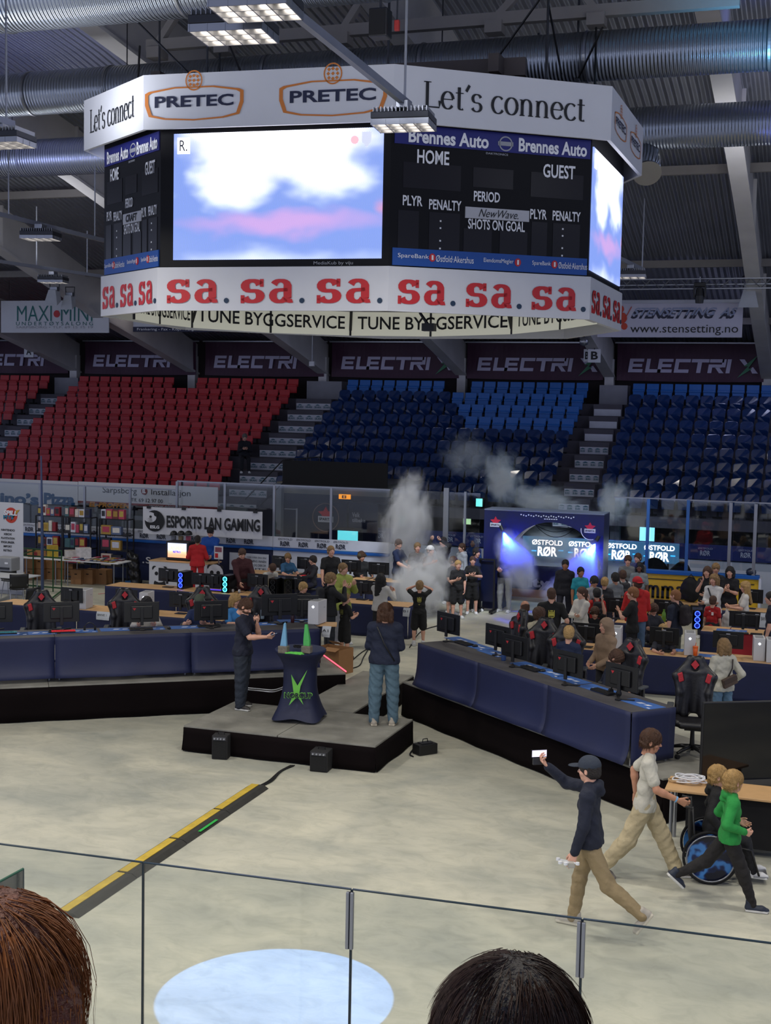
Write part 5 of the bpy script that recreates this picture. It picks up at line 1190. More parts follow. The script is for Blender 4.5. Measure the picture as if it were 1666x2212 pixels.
    for i in (0, 1):
        if bk == 'shorts': q = hips[i]+(kn[i]-hips[i])*.95; v.cap(hips[i], q, .09*B+wide*.6, .075+wide, .03)
        else:
            end = an[i]; v.cap(hips[i], kn[i], .084*B+wide*.6, .058+wide, .01).cap(kn[i], end, .062+wide, .046+wide*(.9 if bk != 'jogger' else .2), .02)
    v.wrinkle(.007 if lod == 0 else .004, 30, 5)
    if lod == 0: v.wrinkle(.003, 62, 2)
    V, Fc = v.mesh(); vmesh('shorts' if bk == 'shorts' else 'trousers', [(V*sc, Fc, 0)], [cloth(bc)], root_)
    # shoes
    SV, SF, Sm = shoe_geo(lod)
    for i, s in enumerate(S):
        d = fd[i]; R = frame_of(d, (0, 0, 1) if abs(d[2]) < .95 else (0, -1, 0)); o = vmesh('shoe', [((SV*(hs if h < 1.6 else sc)) @ R.T+(an[i]-R[:, 2]*.085)*sc, SF, Sm)], [mat('shoe_'+shoes[0], shoes[0], .6), mat('sole_'+shoes[1], shoes[1], .6)], root_)
    # hair and hats
    if hair: V, Fc = hair_geo(hair[0], lod); vmesh('hair', [((V*hs) @ HR.T+hc*sc, Fc, 0)], [hairm(hair[1])], root_)
    if hat and hat != 'hood' and hat[0] != 'hood':
        V, Fc = cap_geo(hat[0], lod); vmesh('cap' if hat[0] != 'beanie' else 'beanie', [((V*hs*1.02) @ HR.T+hc*sc, Fc, 0)], [cloth(hat[1])], root_)
    if hat and hat[0] == 'hood':
        v = Vol((-.17, -.2, -.2), (.17, .2, .2), .008); v.ell((0, -.02, .03), (.112, .128, .125), .02).cap((0, -.05, -.08), (0, -.06, -.14), .10, .11, .04).ell((0, .135, -.01), (.075, .085, .10), .01, sub=True)
        v.wrinkle(.003, 35, 2); V, Fc = v.mesh(); vmesh('hood', [((V*hs) @ HR.T+hc*sc, Fc, 0)], [cloth(hat[1])], root_)
    inf = dict(root=root_, R=HR, hc=hc*sc, hs=hs, sc=sc, wr=[w*sc for w in wr], el=[e*sc for e in el], rx=rx, fy=fy, sp=sp, neck=neck*sc, pel=pel*sc, chest=chest*sc, shd=[q*sc for q in shd], B=B)
    if emblem:   # printed badge on the back or chest
        sgn, col2, w_, off = emblem; c0 = chest+fy*sgn*(.10*B+th_+.012); m = MB()
        for (dx, dz, ww, hh) in off: m.box((c0+rx*dx+sp*dz)*sc, (ww*sc, .006, hh*sc), R=Matrix([[rx[0], fy[0], sp[0]], [rx[1], fy[1], sp[1]], [rx[2], fy[2], sp[2]]]))
        m.build('print', cloth(col2), top_o)
    return inf
EMB = [(0, .02, .10, .02), (0, -.02, .12, .05), (-.05, 0, .015, .12), (.05, 0, .015, .12), (0, -.07, .09, .016), (0, .05, .05, .02), (0, -.13, .05, .008), (0, -.15, .03, .01)]
def headset(inf, col='#17181b', cup=None):
    R, hc, s = inf['R'], inf['hc'], inf['hs']; m = MB()
    P = lambda x, y, z: R @ (np.array([x, y, z])*s)+hc
    m.tube([P(.098*math.cos(a), -.01, .0+.135*math.sin(a)) for a in np.linspace(0, math.pi, 14)], .009*s, 6)
    o = m.build('headset_band', mat('hs'+col, col, .4), inf['root'], smooth=True)
    for sx in (-1, 1): MB().tube([P(sx*.085, -.005, -.008), P(sx*.112, -.005, -.008)], [.036*s, .032*s], 14).build('ear_cup', mat('hs'+(cup or col), cup or col, .4), o)
def backpack(inf, col, label, strap=True):
    v = Vol((-.2, -.2, -.3), (.2, .2, .3), .014); v.box((0, 0, 0), (.13, .07, .2), .06, .02); v.box((0, -.06, -.06), (.10, .05, .10), .04, .03); v.wrinkle(.005, 22, 4); V, Fc = v.mesh()
    r = inf['root']; c = inf['chest']-inf['fy']*(.215)*inf['sc']-inf['sp']*.02
    wl = r.location; ang = r.rotation_euler[2]; Rz = Matrix.Rotation(ang, 3, 'Z'); loc = Vector(wl)+Rz @ Vector(c.tolist())
    t = root('backpack', loc, label, 'backpack', rz=ang)
    vmesh('pack_body', [(V*inf['sc'], Fc, 0)], [cloth(col)], t)
    for s in (-1, 1):
        a = inf['shd'][0 if s == 1 else 1]*.62+inf['neck']*.38-c; f = inf['fy']*inf['sc']; u = inf['sp']*inf['sc']
        MB().tube([inf['fy']*.05+u*.15+inf['rx']*s*.08, a+u*.075-f*.05, a+u*.08+f*.04, a+f*.13-u*.08, a+f*.12-u*.25, a*.3-u*.15+f*.1], .017, 6).build('strap', cloth(col), t, smooth=True)
def head_at(px, py, h):
    """ground point of a person whose crown shows at this pixel"""
    q = gz(px, py, h); return (q[0], q[1], 0)
# ------------------------------------------------------------------ equipment builders (local: front of the thing faces -y)
GCR = mat('chair_red', '#b02630', .6, bump=.3, bscale=60); GCB = mat('chair_leather', '#17161a', .42, bump=.15, bscale=30, var=.05); GCG = mat('chair_grey', '#3c4044', .5)
def make_gaming_chair():
    t = root('gaming_chair', (0, 0, 0), '', 'chair')
    v = Vol((-.36, -.12, .44), (.36, .32, 1.36), .013)
    # backrest faces -y: pad, bolsters, shoulder wings and head section
    v.cap((-.13, .12, .55), (-.13, .20, 1.02), .075, .075, .06).cap((.13, .12, .55), (.13, .20, 1.02), .075, .075, .06)
    v.box((0, .17, .84), (.15, .035, .30), .03, .05); v.box((0, .235, 1.2), (.09, .035, .12), .03, .04)
    for s in (-1, 1): v.cap((s*.22, .06, .58), (s*.20, .10, .84), .045, .045, .04).cap((s*.20, .10, .84), (s*.25, .14, 1.06), .045, .05, .04).cap((s*.25, .14, 1.06), (s*.12, .21, 1.20), .05, .05, .05)
    v.cap((-.09, .21, 1.12), (-.07, .23, 1.28), .06, .06, .05).cap((.09, .21, 1.12), (.07, .23, 1.28), .06, .06, .05)
    V, Fc = v.mesh(); bk = vmesh('backrest', [(V, Fc, 0)], [GCB], t)
    MB().prism([(0, 1.16), (.055, 1.225), (0, 1.29), (-.055, 1.225)], lambda a, b: (a, .155, b), lambda a, b: (a, .135, b)).build('logo_diamond', GCR, bk)
    for s in (-1, 1): MB().prism([(s*.14, 1.0), (s*.21, .97), (s*.25, 1.09), (s*.17, 1.12)][::s], lambda a, b: (a, .13, b), lambda a, b: (a, .085+.03*0, b)).build('mesh_panel', GCR, bk, bevel=.012)
    v = Vol((-.34, -.36, .36), (.34, .2, .62), .014); v.box((0, -.08, .46), (.20, .23, .05), .05, .03)
    for s in (-1, 1): v.cap((s*.22, -.24, .48), (s*.22, .06, .50), .05, .05, .03)
    V, Fc = v.mesh(); vmesh('seat', [(V, Fc, 0)], [GCB], t)
    for s in (-1, 1):
        a = MB().box((s*.31, 0, .55), (.04, .06, .22)).box((s*.28, 0, .44), (.1, .06, .04)).build('armrest_post', BLACK, t, bevel=.01); MB().box((s*.31, -.03, .68), (.09, .26, .035)).build('armrest', GCG, t, bevel=.014)
    MB().tube([(0, -.05, .12), (0, -.05, .40)], [.035, .025], 14).box((0, -.05, .39), (.22, .2, .05)).build('gas_lift', BLACK, t)
    for k in range(5):
        a = 2*math.pi*k/5+.3; c, s = math.cos(a), math.sin(a)
        MB().tube([(0, -.05, .13), (.16*c, -.05+.16*s, .115), (.31*c, -.05+.31*s, .08)], [.035, .028, .02], 8).build('base_arm', BLACK, t, smooth=True)
        MB().tube([(.31*c-s*.025, -.05+.31*s+c*.025, .03), (.31*c+s*.025, -.05+.31*s-c*.025, .03)], .03, 12).build('castor', BLACK2, t)
    return t
MONB = mat('monitor_back', '#121214', .35, var=.04); SCRB = mat('screen_dark', '#0a0b10', .12, var=0)
def make_monitor(w=.58, kind='red'):
    """back faces -y, towards us"""
    t = root('monitor', (0, 0, 0), '', 'monitor'); h = w*.58; z0 = .14
    m = MB().box((0, 0, z0+h/2), (w, .022, h)); pn = m.build('panel', MONB, t, bevel=.006)
    MB().box((0, -.025, z0+h/2), (w*.62, .04, h*.66)).build('rear_cover', MONB, pn, bevel=.015)
    MB().box((0, .012, z0+h/2), (w*.97, .004, h*.95)).build('screen', SCRB, pn)
    MB().box((0, -.045, z0+h*.30), (.055, .03, h*.9)).build('stand_neck', BLACK, t, bevel=.006)
    if kind == 'red': MB().prism([(-.16, z0+h*.72), (-.10, z0+h*.72), (-.13, z0+h*.60)], lambda a, b: (a, -.046, b), lambda a, b: (a, -.048, b)).build('logo', GCR, pn)
    else: MB().box((0, -.047, z0+h*.86), (.075, .004, .02)).build('logo', GREYI, pn)
    b = MB()
    if kind == 'red': b.bar((0, -.03, .012), (-.16, .1, .012), .03, .018).bar((0, -.03, .012), (.16, .1, .012), .03, .018).box((0, -.05, .012), (.07, .08, .02))
    else: b.box((0, 0, .008), (.24, .18, .014))
    b.build('stand_foot', BLACK, t, bevel=.004)
    return t
PCW = mat('pc_white', '#c9c9cc', .4, var=.02); PCB = mat('pc_black', '#121316', .25, var=.02); LOGOL = mat('logo_light', '#eaf2ff', emis=4)
def make_pc(col='w', glow=None):
    """front faces -y"""
    t = root('desktop_computer', (0, 0, 0), '', 'computer'); w, d, h = .215, .42, .44
    MB().box((0, d/2, h/2), (w, d, h)).build('case', PCW if col == 'w' else PCB, t, bevel=.006)
    for sx in (-1, 1):
        for dy in (.06, d-.06): MB().box((sx*.08, dy, -.0), (.03, .04, .02)).build('foot', BLACK, t)
    if col == 'w':
        MB().prism([(0, h*.70), (.026, h*.76), (0, h*.82), (-.026, h*.76)], lambda a, b: (a, -.001, b), lambda a, b: (a, -.004, b)).build('lit_logo', LOGOL, t)
        MB().box((0, .2, h+.002), (.15, .3, .004)).build('top_grille', mat('grille_grey', '#8d8e92', .6), t)
        MB().box((w/2+.001, .3, h*.68), (.003, .06, .012)).build('side_mark', GREYI, t)
    else:
        MB().box((0, -.003, h/2), (w*.94, .006, h*.96)).build('front_panel', mat('tinted_front', '#08090c', .08, var=0), t)
        for k in range(3):
            z = h*(.2+.3*k); f = MB(); n = 20
            V = [(.0+r*math.cos(2*math.pi*j/n), -.009, z+r*math.sin(2*math.pi*j/n)) for r in (.062, .046) for j in range(n)]; f.add(V, [(j, (j+1) % n, n+(j+1) % n, n+j) for j in range(n)])
            if glow: f.build('fan_ring', mat('glow_'+str(glow), glow, emis=7), t); MB().lathe([(.04, 0), (.001, 0)], 12).build('x', BLACK, t) if False else None
            else: f.build('fan_ring', BLACK, t)
            b = MB()
            for j in range(7): a = 2*math.pi*j/7; b.bar((.01*math.cos(a), -.008, z+.01*math.sin(a)), (.044*math.cos(a+.5), -.008, z+.044*math.sin(a+.5)), .012, .003)
            b.build('fan_blades', mat('blade_'+str(glow), tuple(c*.8 for c in glow), emis=1.5) if glow else BLACK, t)
    return t
def make_keyboard(col, rgb=None):
    t = root('keyboard', (0, 0, 0), '', 'keyboard'); MB().box((0, 0, .012), (.40, .14, .02)).build('key_frame', col, t, bevel=.004)
    m = MB()
    for r in range(5):
        for c in range(14): m.box((-.185+c*.0285, -.05+r*.026, .026), (.022, .02, .008))
    m.build('key_grid', rgb or BLACK2, t); return t
def make_headphones(c1, c2):
    t = root('headphones', (0, 0, 0), '', 'headphones')
    MB().tube([(.085*math.cos(a), .0, .035+.10*math.sin(a)) for a in np.linspace(0, math.pi, 14)], .009, 6).build('band', c1, t, smooth=True)
    for s in (-1, 1): MB().tube([(s*.07, 0, .04), (s*.105, 0, .04)], .04, 16).build('ear_cup', c2, t)
    return t
MATB = mat('pad_blue', '#3a66ad', .7, var=.1); PADW = mat('pad_white', '#d8dce8', .7)
def make_pad():
    t = root('desk_mat', (0, 0, 0), '', 'desk mat'); p = MB().box((0, 0, .002), (.62, .30, .004)).build('mat_sheet', MATB, t)
    m = MB(); m.add([(-.10+a, b-.03, .0052) for a, b in ((0, 0), (.09, 0), (.14, .07), (.04, .07))], [(0, 1, 2, 3)]); m.add([(.06+a, b-.03, .0052) for a, b in ((0, 0), (.09, .0), (.12, .06), (.03, .06))], [(0, 1, 2, 3)]); m.add([(.22+a, b-.12, .0052) for a, b in ((0, 0), (.06, 0), (.06, .03), (0, .03))], [(0, 1, 2, 3)])
    m.build('print', PADW, p); return t
def make_mouse(): t = root('mouse', (0, 0, 0), '', 'mouse'); MB().lathe([(.001, .038), (.018, .035), (.030, .018), (.032, .0)], 14).build('mouse_shell', BLACK, t, smooth=True).scale = (1, 1.7, 1); MB().box((0, -.03, .034), (.006, .02, .01)).build('wheel', DMETAL, t); return t
CH = make_gaming_chair(); MO = {'red': make_monitor(.60, 'red'), 'asus': make_monitor(.56, 'asus')}
PC = {'w': make_pc('w'), 'k': make_pc('k'), 'blue': make_pc('k', (.02, .05, 1.0)), 'cyan': make_pc('k', (.05, .7, .9))}
KB = {'k': make_keyboard(BLACK), 'r': make_keyboard(BLACK, mat('keys_red', '#c0232b', .5, emis=.6)), 'rgb': make_keyboard(BLACK, mat('keys_violet', '#4a30c8', emis=1.2)), 't': make_keyboard(BLACK, mat('keys_teal', '#2a8f9c', .5))}
PAD = make_pad(); MS = make_mouse(); HP = {'k': make_headphones(BLACK, BLACK2), 'w': make_headphones(BLACK, WHITE)}
_USED = {}
def put(proto, loc, deg, label, group=None, sc=None):
    """deg: which way its front looks, relative to the camera (0 = at us, 90 = to the right of the picture)"""
    a = math.radians(deg); d = math.cos(a)*(-FH)+math.sin(a)*RT; rz = math.atan2(d[0], -d[1])
    if proto.name not in _USED:
        _USED[proto.name] = 1; o = proto
        _TPL[proto.name] = [c for c in proto.children_recursive]
        o.location = [float(v) for v in loc]; o.rotation_euler = (0, 0, rz); tag(o, label, group=group)
    else: o = dup(proto, loc, rz, label, group)
    if sc: o.scale = (sc, sc, sc)
    return o
_TPL = {}
def finish_protos():
    for p in [CH, PAD, MS]+list(MO.values())+list(PC.values())+list(KB.values())+list(HP.values()):
        if p.name not in _USED:
            for c in list(p.children_recursive): bpy.data.objects.remove(c)
            bpy.data.objects.remove(p)
def deg_of(v):
    """camera-relative heading of a world direction"""
    return math.degrees(math.atan2(np.dot(v, RT), -np.dot(v, FH)))
def desk(P0, P1, depth, zt, z0, label, top=WOODT, skirt=NAVY, n=1, back=1, group=None, drape=0, legs=True, top_th=.03, skirt_gap=.0, ends=True):
    """front edge from P0 to P1 at height zt; the worktop reaches back from it"""
    P0 = np.array(P0[:2], float); P1 = np.array(P1[:2], float); e = nrm(P1-P0); q = np.array([-e[1], e[0]])*back; L = np.linalg.norm(P1-P0)
    t = root('gaming_desk', (P0[0], P0[1], z0), label, 'desk', group)
    c4 = [P0, P1, P1+q*depth, P0+q*depth]; c4 = c4 if back == 1 else c4[::-1]
    MB().slab(c4, zt-top_th, zt).build('worktop', top, t, world=True, bevel=.006)
    if skirt is not None:
        m = MB(); zb = z0+.015+skirt_gap; N = max(8, int(L/.12))
        def fs(u, v):
            z = zt-.004-(zt-.004-zb)*v; w = .018*math.sin(u*L*2.1+1)*v+.010*math.sin(u*L*7.3)*v*v; s = P0+(P1-P0)*u-q*(.012+w+drape*.06*v**5*(1+.6*math.sin(u*L*1.3))); return (s[0], s[1], z)
        m.grid(fs, N, 10)
        if ends:
            for E_, sg in ((P0, -1), (P1, 1)):
                m.grid(lambda u, v: tuple((E_+q*depth*u+e*sg*(.012+.02*math.sin(u*5)*v)).tolist())+(zt-.004-(zt-.004-zb)*v,), 6, 8)
        m.build('skirt', skirt, t, world=True, smooth=True, sol=.006)
    if legs:
        for E_ in (P0+e*.08, P1-e*.08):
            for dd in (.08, depth-.08): s = E_+q*dd; MB().tube([(s[0], s[1], z0), (s[0], s[1], zt-top_th)], .022, 8).build('leg', METAL, t, world=True)
    return t, e, q
def cable(pts, label, col=BLACK2, r=.012, z=None, cat='cable'):
    P = [np.array(p, float) for p in pts]; out = []
    for i in range(len(P)-1):
        a, b, c, d = P[max(i-1, 0)], P[i], P[i+1], P[min(i+2, len(P)-1)]
        for k in range(6): s = k/6; out.append(.5*((2*b)+(-a+c)*s+(2*a-5*b+4*c-d)*s*s+(-a+3*b-3*c+d)*s**3))
    out.append(P[-1]); o = MB().tube(out, r, 6).build('cable', col, smooth=True); tag(o, label, cat); return o
def cbox(name, c, s, m, label, cat, deg=0, bev=.004, parts=None, group=None):
    a = math.radians(deg); d = math.cos(a)*(-FH)+math.sin(a)*RT; rz = math.atan2(d[0], -d[1])
    t = root(name, (c[0], c[1], c[2]), label, cat, group, rz)
    MB().box((0, 0, s[2]/2), s).build('body' if 'box' in name or 'case' in name else 'shell', m, t, bevel=bev); return t
CARD = mat('cardboard', '#9c7148', .8, var=.08, vscale=4); CARDD = mat('cardboard_dark', '#6f4e30', .8)
def carton(c, s, label, deg=0, open_=False, group=None, hole=True, m_=None):
    a = math.radians(deg); d = math.cos(a)*(-FH)+math.sin(a)*RT; rz = math.atan2(d[0], -d[1]); t = root('cardboard_box', c, label, 'box', group, rz); w, dd, h = s; k = m_ or CARD
    if open_:
        m = MB()
        for cc, ss in (((0, -dd/2, h/2), (w, .006, h)), ((0, dd/2, h/2), (w, .006, h)), ((-w/2, 0, h/2), (.006, dd, h)), ((w/2, 0, h/2), (.006, dd, h)), ((0, 0, .003), (w, dd, .006))): m.box(cc, ss)
        m.build('box_walls', k, t)
        MB().box((w*.25, -dd/2-.04, h+.01), (w*.5, .16, .005), R=Matrix.Rotation(.3, 3, 'X')).box((-w*.27, dd/2+.05, h+.03), (w*.4, .16, .005), R=Matrix.Rotation(-.5, 3, 'X')).build('flap', k, t)
    else:
        MB().box((0, 0, h/2), s).build('box_walls', k, t, bevel=.004); MB().box((0, 0, h+.001), (w*.98, .05, .003)).build('tape', CARDD, t)
    if hole: MB().box((0, -dd/2-.004, h*.7), (w*.24, .004, .028)).build('hand_hole', mat('hole_dark', '#1c130c', .9), t)
    return t
def bottle(c, label, col, h=.24, r=.033, capc=None, cat='bottle', name='bottle'):
    t = root(name, c, label, cat); MB().lathe([(r*.9, 0), (r, .01), (r, h*.68), (r*.45, h*.84), (r*.42, h*.92)], 14).build('bottle_body', col, t, smooth=True); MB().lathe([(r*.5, h*.9), (r*.5, h), (.001, h)], 12).build('cap', capc or BLACK, t); return t
# ------------------------------------------------------------------ stage and gaming platforms
DECK = mat('stage_deck', '#7f7d75', .7, bump=.2, bscale=30, var=.35, vscale=2.2)
SKB = mat('stage_skirt', '#120d0e', .95, bump=.4, bscale=4, var=.2, vscale=1, spec=.08)
def skirted(name, poly, z, label, cat, cells=None, m=DECK, edge=METAL, sk=SKB):
    t = root(name, (poly[0][0], poly[0][1], 0), label, cat)
    for c in (cells or [poly]): MB().slab(c, z-.03, z).build('deck_panel', m, t, world=True, bevel=.006)
    n = len(poly)
    for i in range(n):
        a, b = np.array(poly[i]), np.array(poly[(i+1) % n]); L = np.linalg.norm(b-a); e = (b-a)/L; nn = np.array([e[1], -e[0]])
        mb = MB(); N = max(6, int(L/.15))
        def fs(u, v):
            s = a+(b-a)*u-nn*(.01-.012*math.sin(u*L*6+i)*v-.02*v*v); return (s[0], s[1], z-.03-(z-.045)*v)
        mb.grid(fs, N, 4); mb.build('skirt', sk, t, world=True, smooth=True, sol=.006)
    return t
def cellsof(x0, x1, y0, y1, nx, ny, g=.012):
    o = []
    for i in range(nx):
        for j in range(ny):
            a, b = x0+(x1-x0)*i/nx, x0+(x1-x0)*(i+1)/nx; c, d = y0+(y1-y0)*j/ny, y0+(y1-y0)*(j+1)/ny; o.append([(a+g/2, c+g/2), (b-g/2, c+g/2), (b-g/2, d-g/2), (a+g/2, d-g/2)])
    return o
skirted('stage_platform', [(-9.2, 17.71), (-6.1, 17.71), (-6.1, 19.5), (-9.2, 19.5)], .4, 'low square grey stage with black skirt in the middle of the floor', 'stage', cellsof(-9.2, -6.1, 17.71, 19.5, 2, 2))
skirted('stage_walkway', [(-8.12, 19.52), (-7.12, 19.52), (-7.12, 22.75), (-8.12, 22.75)], .4, 'narrow grey walkway leading from the stage between the two platforms', 'stage', cellsof(-8.12, -7.12, 19.52, 22.75, 1, 2))
LP = [(-16.2, 15.55), (-7.99, 21.5), (-9.12, 23.05), (-17.3, 17.1)]
skirted('gaming_platform', LP, .6, 'long black-skirted platform under the curved row of desks by the left edge', 'platform', [[(-16.2, 15.55), (-12.1, 18.52), (-13.2, 20.07), (-17.3, 17.1)], [(-12.1, 18.53), (-7.99, 21.5), (-9.12, 23.05), (-13.2, 20.08)]])
RA, RB, RC = np.array([-6.85, 21.24]), np.array([-1.91, 16.92]), np.array([-.66, 18.2]); RD = RA+(RC-RB); mid = (RA+RB)/2; mid2 = (RD+RC)/2
skirted('gaming_platform', [tuple(q) for q in (RA, RB, RC, RD)], .6, 'black-skirted platform running diagonally to the table on the right', 'platform', [[tuple(q) for q in (RA, mid, mid2, RD)], [tuple(q) for q in (mid, RB, RC, mid2)]])
q1, q2 = gz(749, 1453, .6), gz(695, 1414, .6)
tag(cable([(q1[0]-.02, q1[1]+.02, .615), ((q1[0]+q2[0])/2, (q1[1]+q2[1])/2, .615), (q2[0], q2[1], .615)], 'glowing pink cord along the tip of the platform beside the stage', mat('pink_glow', (1, .12, .2), emis=1.2), .014), cat='cord')
DMAT = mat('dark_desk', '#4a484a', .6, var=.12)
L0, L1 = gz(0, 1379, 1.35), gz(690, 1357, 1.35); eL = nrm((L1-L0)[:2]); S_ = L0[:2]-eL*1.4; nD = 4
nL = np.array([eL[1], -eL[0], 0]); dL = deg_of(nL)
SHE = mat('skirt_sheen', '#131b42', .6, bump=.5, bscale=2.2, var=.15, vscale=1.2)
LW = np.linalg.norm(L1[:2]-S_)
for k in range(3):
    a, b = S_+eL*(LW*k/3+.002), S_+eL*(LW*(k+1)/3-.002)
    desk(a, b, .75, 1.35, .6, ['navy-skirted desk on the left platform, the section cut by the photo edge', 'navy-skirted desk on the left platform, middle section', 'navy-skirted desk on the left platform, section behind the man with the microphone'][k], DMAT, SHE, drape=1.6, skirt_gap=.05, ends=(k == 2))
R0, R1, = gz(905, 1388, 1.35), gz(1365, 1538, 1.35); eR = nrm((R1-R0)[:2]); LR = np.linalg.norm((R1-R0)[:2]); nR = np.array([eR[1], -eR[0], 0]); dR = deg_of(nR)
for k in range(3):
    a, b = R0[:2]+eR*(LR*k/3+.002), R0[:2]+eR*(LR*(k+1)/3-.002)
    desk(a, b, .75, 1.35, .6, ['navy-skirted desk on the diagonal platform, end by the smoke', 'navy-skirted desk on the diagonal platform, middle section', 'navy-skirted desk on the diagonal platform, end by the walking man'][k], DMAT, SHE, drape=1.4, skirt_gap=.03, ends=(k != 1))
# back rows on the floor: (x0, x1, y, label, red cloth?)
SK2 = mat('skirt_plain', '#141c42', .75, bump=.3, bscale=3, var=.12)
REDC = mat('skirt_red', '#a81f2a', .7, var=.08)
for (x0, x1, y, lb, sk) in ((-17.6, -15.5, 24.8, 'beech desk behind the first gaming chair, left part of its row', SK2), (-15.45, -13.9, 24.8, 'beech desk with white computer and note sheet', SK2), (-13.85, -12.0, 24.8, 'beech desk behind the gamer in the green cap', SK2),
                          (-16.9, -14.95, 28.35, 'beech desk holding the computer with blue fans', SK2), (-14.9, -13.45, 28.35, 'beech desk holding the computer with turquoise fans', SK2), (-13.4, -11.8, 28.35, 'beech desk under the bending boy in white', SK2), (-11.3, -9.05, 28.35, 'beech desk behind the man in the lime jacket', SK2),
                          (-15.2, -13.3, 32.2, 'far beech desk before the maroon jacket', SK2), (-13.25, -11.5, 32.2, 'far beech desk with red keyboards', SK2), (-11.45, -10.4, 32.2, 'far beech desk of the man in the beanie', SK2),
                          (-4.62, -3.45, 24.8, 'short beech desk of the boy with headphones', SK2), (-3.4, -1.8, 24.8, 'beech desk with white computer and orange cup', SK2), (-1.75, .3, 24.8, 'beech desk with white computers by the right edge', SK2),
                          (-4.35, -3.2, 28.3, 'beech desk with green bottle', SK2), (-2.5, -1.95, 28.0, 'narrow beech desk beside the boy in red', SK2), (-1.93, .3, 28.0, 'beech desk with red cloth by the right edge', REDC), (-2.35, .4, 31.2, 'far beech desk by the right edge', SK2)):
    desk((x0, y), (x1, y), .72, .75, 0, lb, WOODT, sk, ends=True)
# note sheets on the skirts
PAPER = mat('paper', '#c9cdd2', .8, var=.05)
for px, py, w, h, s, y, lb in ((223, 1330, .32, .18, 'BANE 1', 24.76, 'white sheet hanging from the beech desk between two gaming chairs'), (416, 1290, .2, .22, 'BANE 2', 28.3, 'white sheet on the desk with blue-fan computer'), (705, 1364, .16, .2, 'A1', 21.9, 'white sheet hanging under the white computer near the microphone man'), (878, 1322, .16, .2, 'B1', 28.3, 'white sheet on the desk end beside the girl with black bag'), (1653, 1340, .22, .3, 'BANE 3', 27.95, 'white sheet on the desk beside the white carrier bag')):
    p = plane_y(y); a, b = p.hit(px, py); t = root('note_sheet', p.P(a, b), lb, 'paper'); m = MB(); m.grid(lambda u, v: p.P(a-w/2+w*u+.02*v, b-h/2+h*v, .02+.02*math.sin(v*3+u)), 6, 4); m.build('sheet', PAPER, t, world=True, sol=.002)
    p.text(s, a-w*.35, a+w*.35, b+.0, b+h*.25, TXTK, t, off=.05)
# ------------------------------------------------------------------ equipment
def on(px, py, z): q = gz(px, py, z); return (q[0], q[1], z+.001)
dS = deg_of((0, -1, 0))
ZT = 1.35
for px, py, k, w, lb in ((-12, 1362, 'red', 1, 'monitor cut by the left edge on the left platform'), (133, 1361, 'red', 1, 'monitor in front of the first gaming chair, near the red keyboard'), (306, 1361, 'red', 1, 'monitor with red logo before the dark-haired gamer'), (456, 1357, 'red', 1, 'monitor with red logo before the gamer in green cap'), (603, 1348, 'red', 1.12, 'wide monitor beside the microphone man')):
    put(MO[k], on(px, py, ZT), dL+(3 if px > 500 else 0), lb, 'black monitors', w)
put(MO['red'], on(652, 1343, ZT), dL-12, 'monitor half hidden behind the wide one near the white computer', 'black monitors')
for px, py, lb in ((968, 1386, 'monitor nearest the smoke on the diagonal desk'), (1075, 1416, 'second monitor from the smoke on the diagonal desk'), (1112, 1441, 'monitor behind the blue bottle on the diagonal desk'), (1226, 1480, 'monitor near the seated boy in navy on the diagonal desk'), (1342, 1512, 'monitor at the near end of the diagonal desk')):
    put(MO['red'], on(px, py, ZT), dR+7, lb, 'black monitors')
for px, py, z, lb in ((143, 1318, .75, 'monitor beside the white computer on the beech desk, left part'), (262, 1322, .75, 'monitor behind the second gaming chair'), (381, 1329, .75, 'monitor left of the green cap'),
                   (354, 1271, .75, 'monitor between the two glowing computers, far left one'), (425, 1277, .75, 'small monitor right of the blue-fan computer'), (452, 1279, .75, 'small monitor left of the turquoise-fan computer'), (548, 1284, .75, 'monitor before the bending boy'), (632, 1289, .75, 'monitor right of the black tower'),
                   (775, 1298, .75, 'monitor between lime jacket and girl with black bag'), (803, 1300, .75, 'monitor hidden behind the girl with black bag'), (600, 1240, .75, 'far monitor before the gamer with headset, left one'), (655, 1243, .75, 'far monitor before the gamer with headset, right one'), (752, 1249, .75, 'far monitor before the man in black tee'), (812, 1255, .75, 'far monitor right of the man in the beanie'),
                   (1262, 1402, .75, 'monitor before the boy holding his headphones'), (1431, 1412, .75, 'monitor left of the white computer with orange cup'), (1570, 1421, .75, 'monitor behind the woman with camera'), (1603, 1372, .75, 'monitor on the red-cloth desk, left of two'), (1633, 1374, .75, 'monitor on the red-cloth desk, right of two'),
                   (1437, 1345, .75, 'monitor behind the man with dark backpack, left side'), (1330, 1340, .75, 'monitor behind the clapping man'), (1620, 1318, .75, 'far monitor behind the girl with long blond hair')):
    q = on(px, py, z); q = (q[0], q[1]+.22, q[2]); put(MO['asus'], q, dS+random.uniform(-6, 6), lb, 'black monitors', .9 if 'small' in lb else 1)
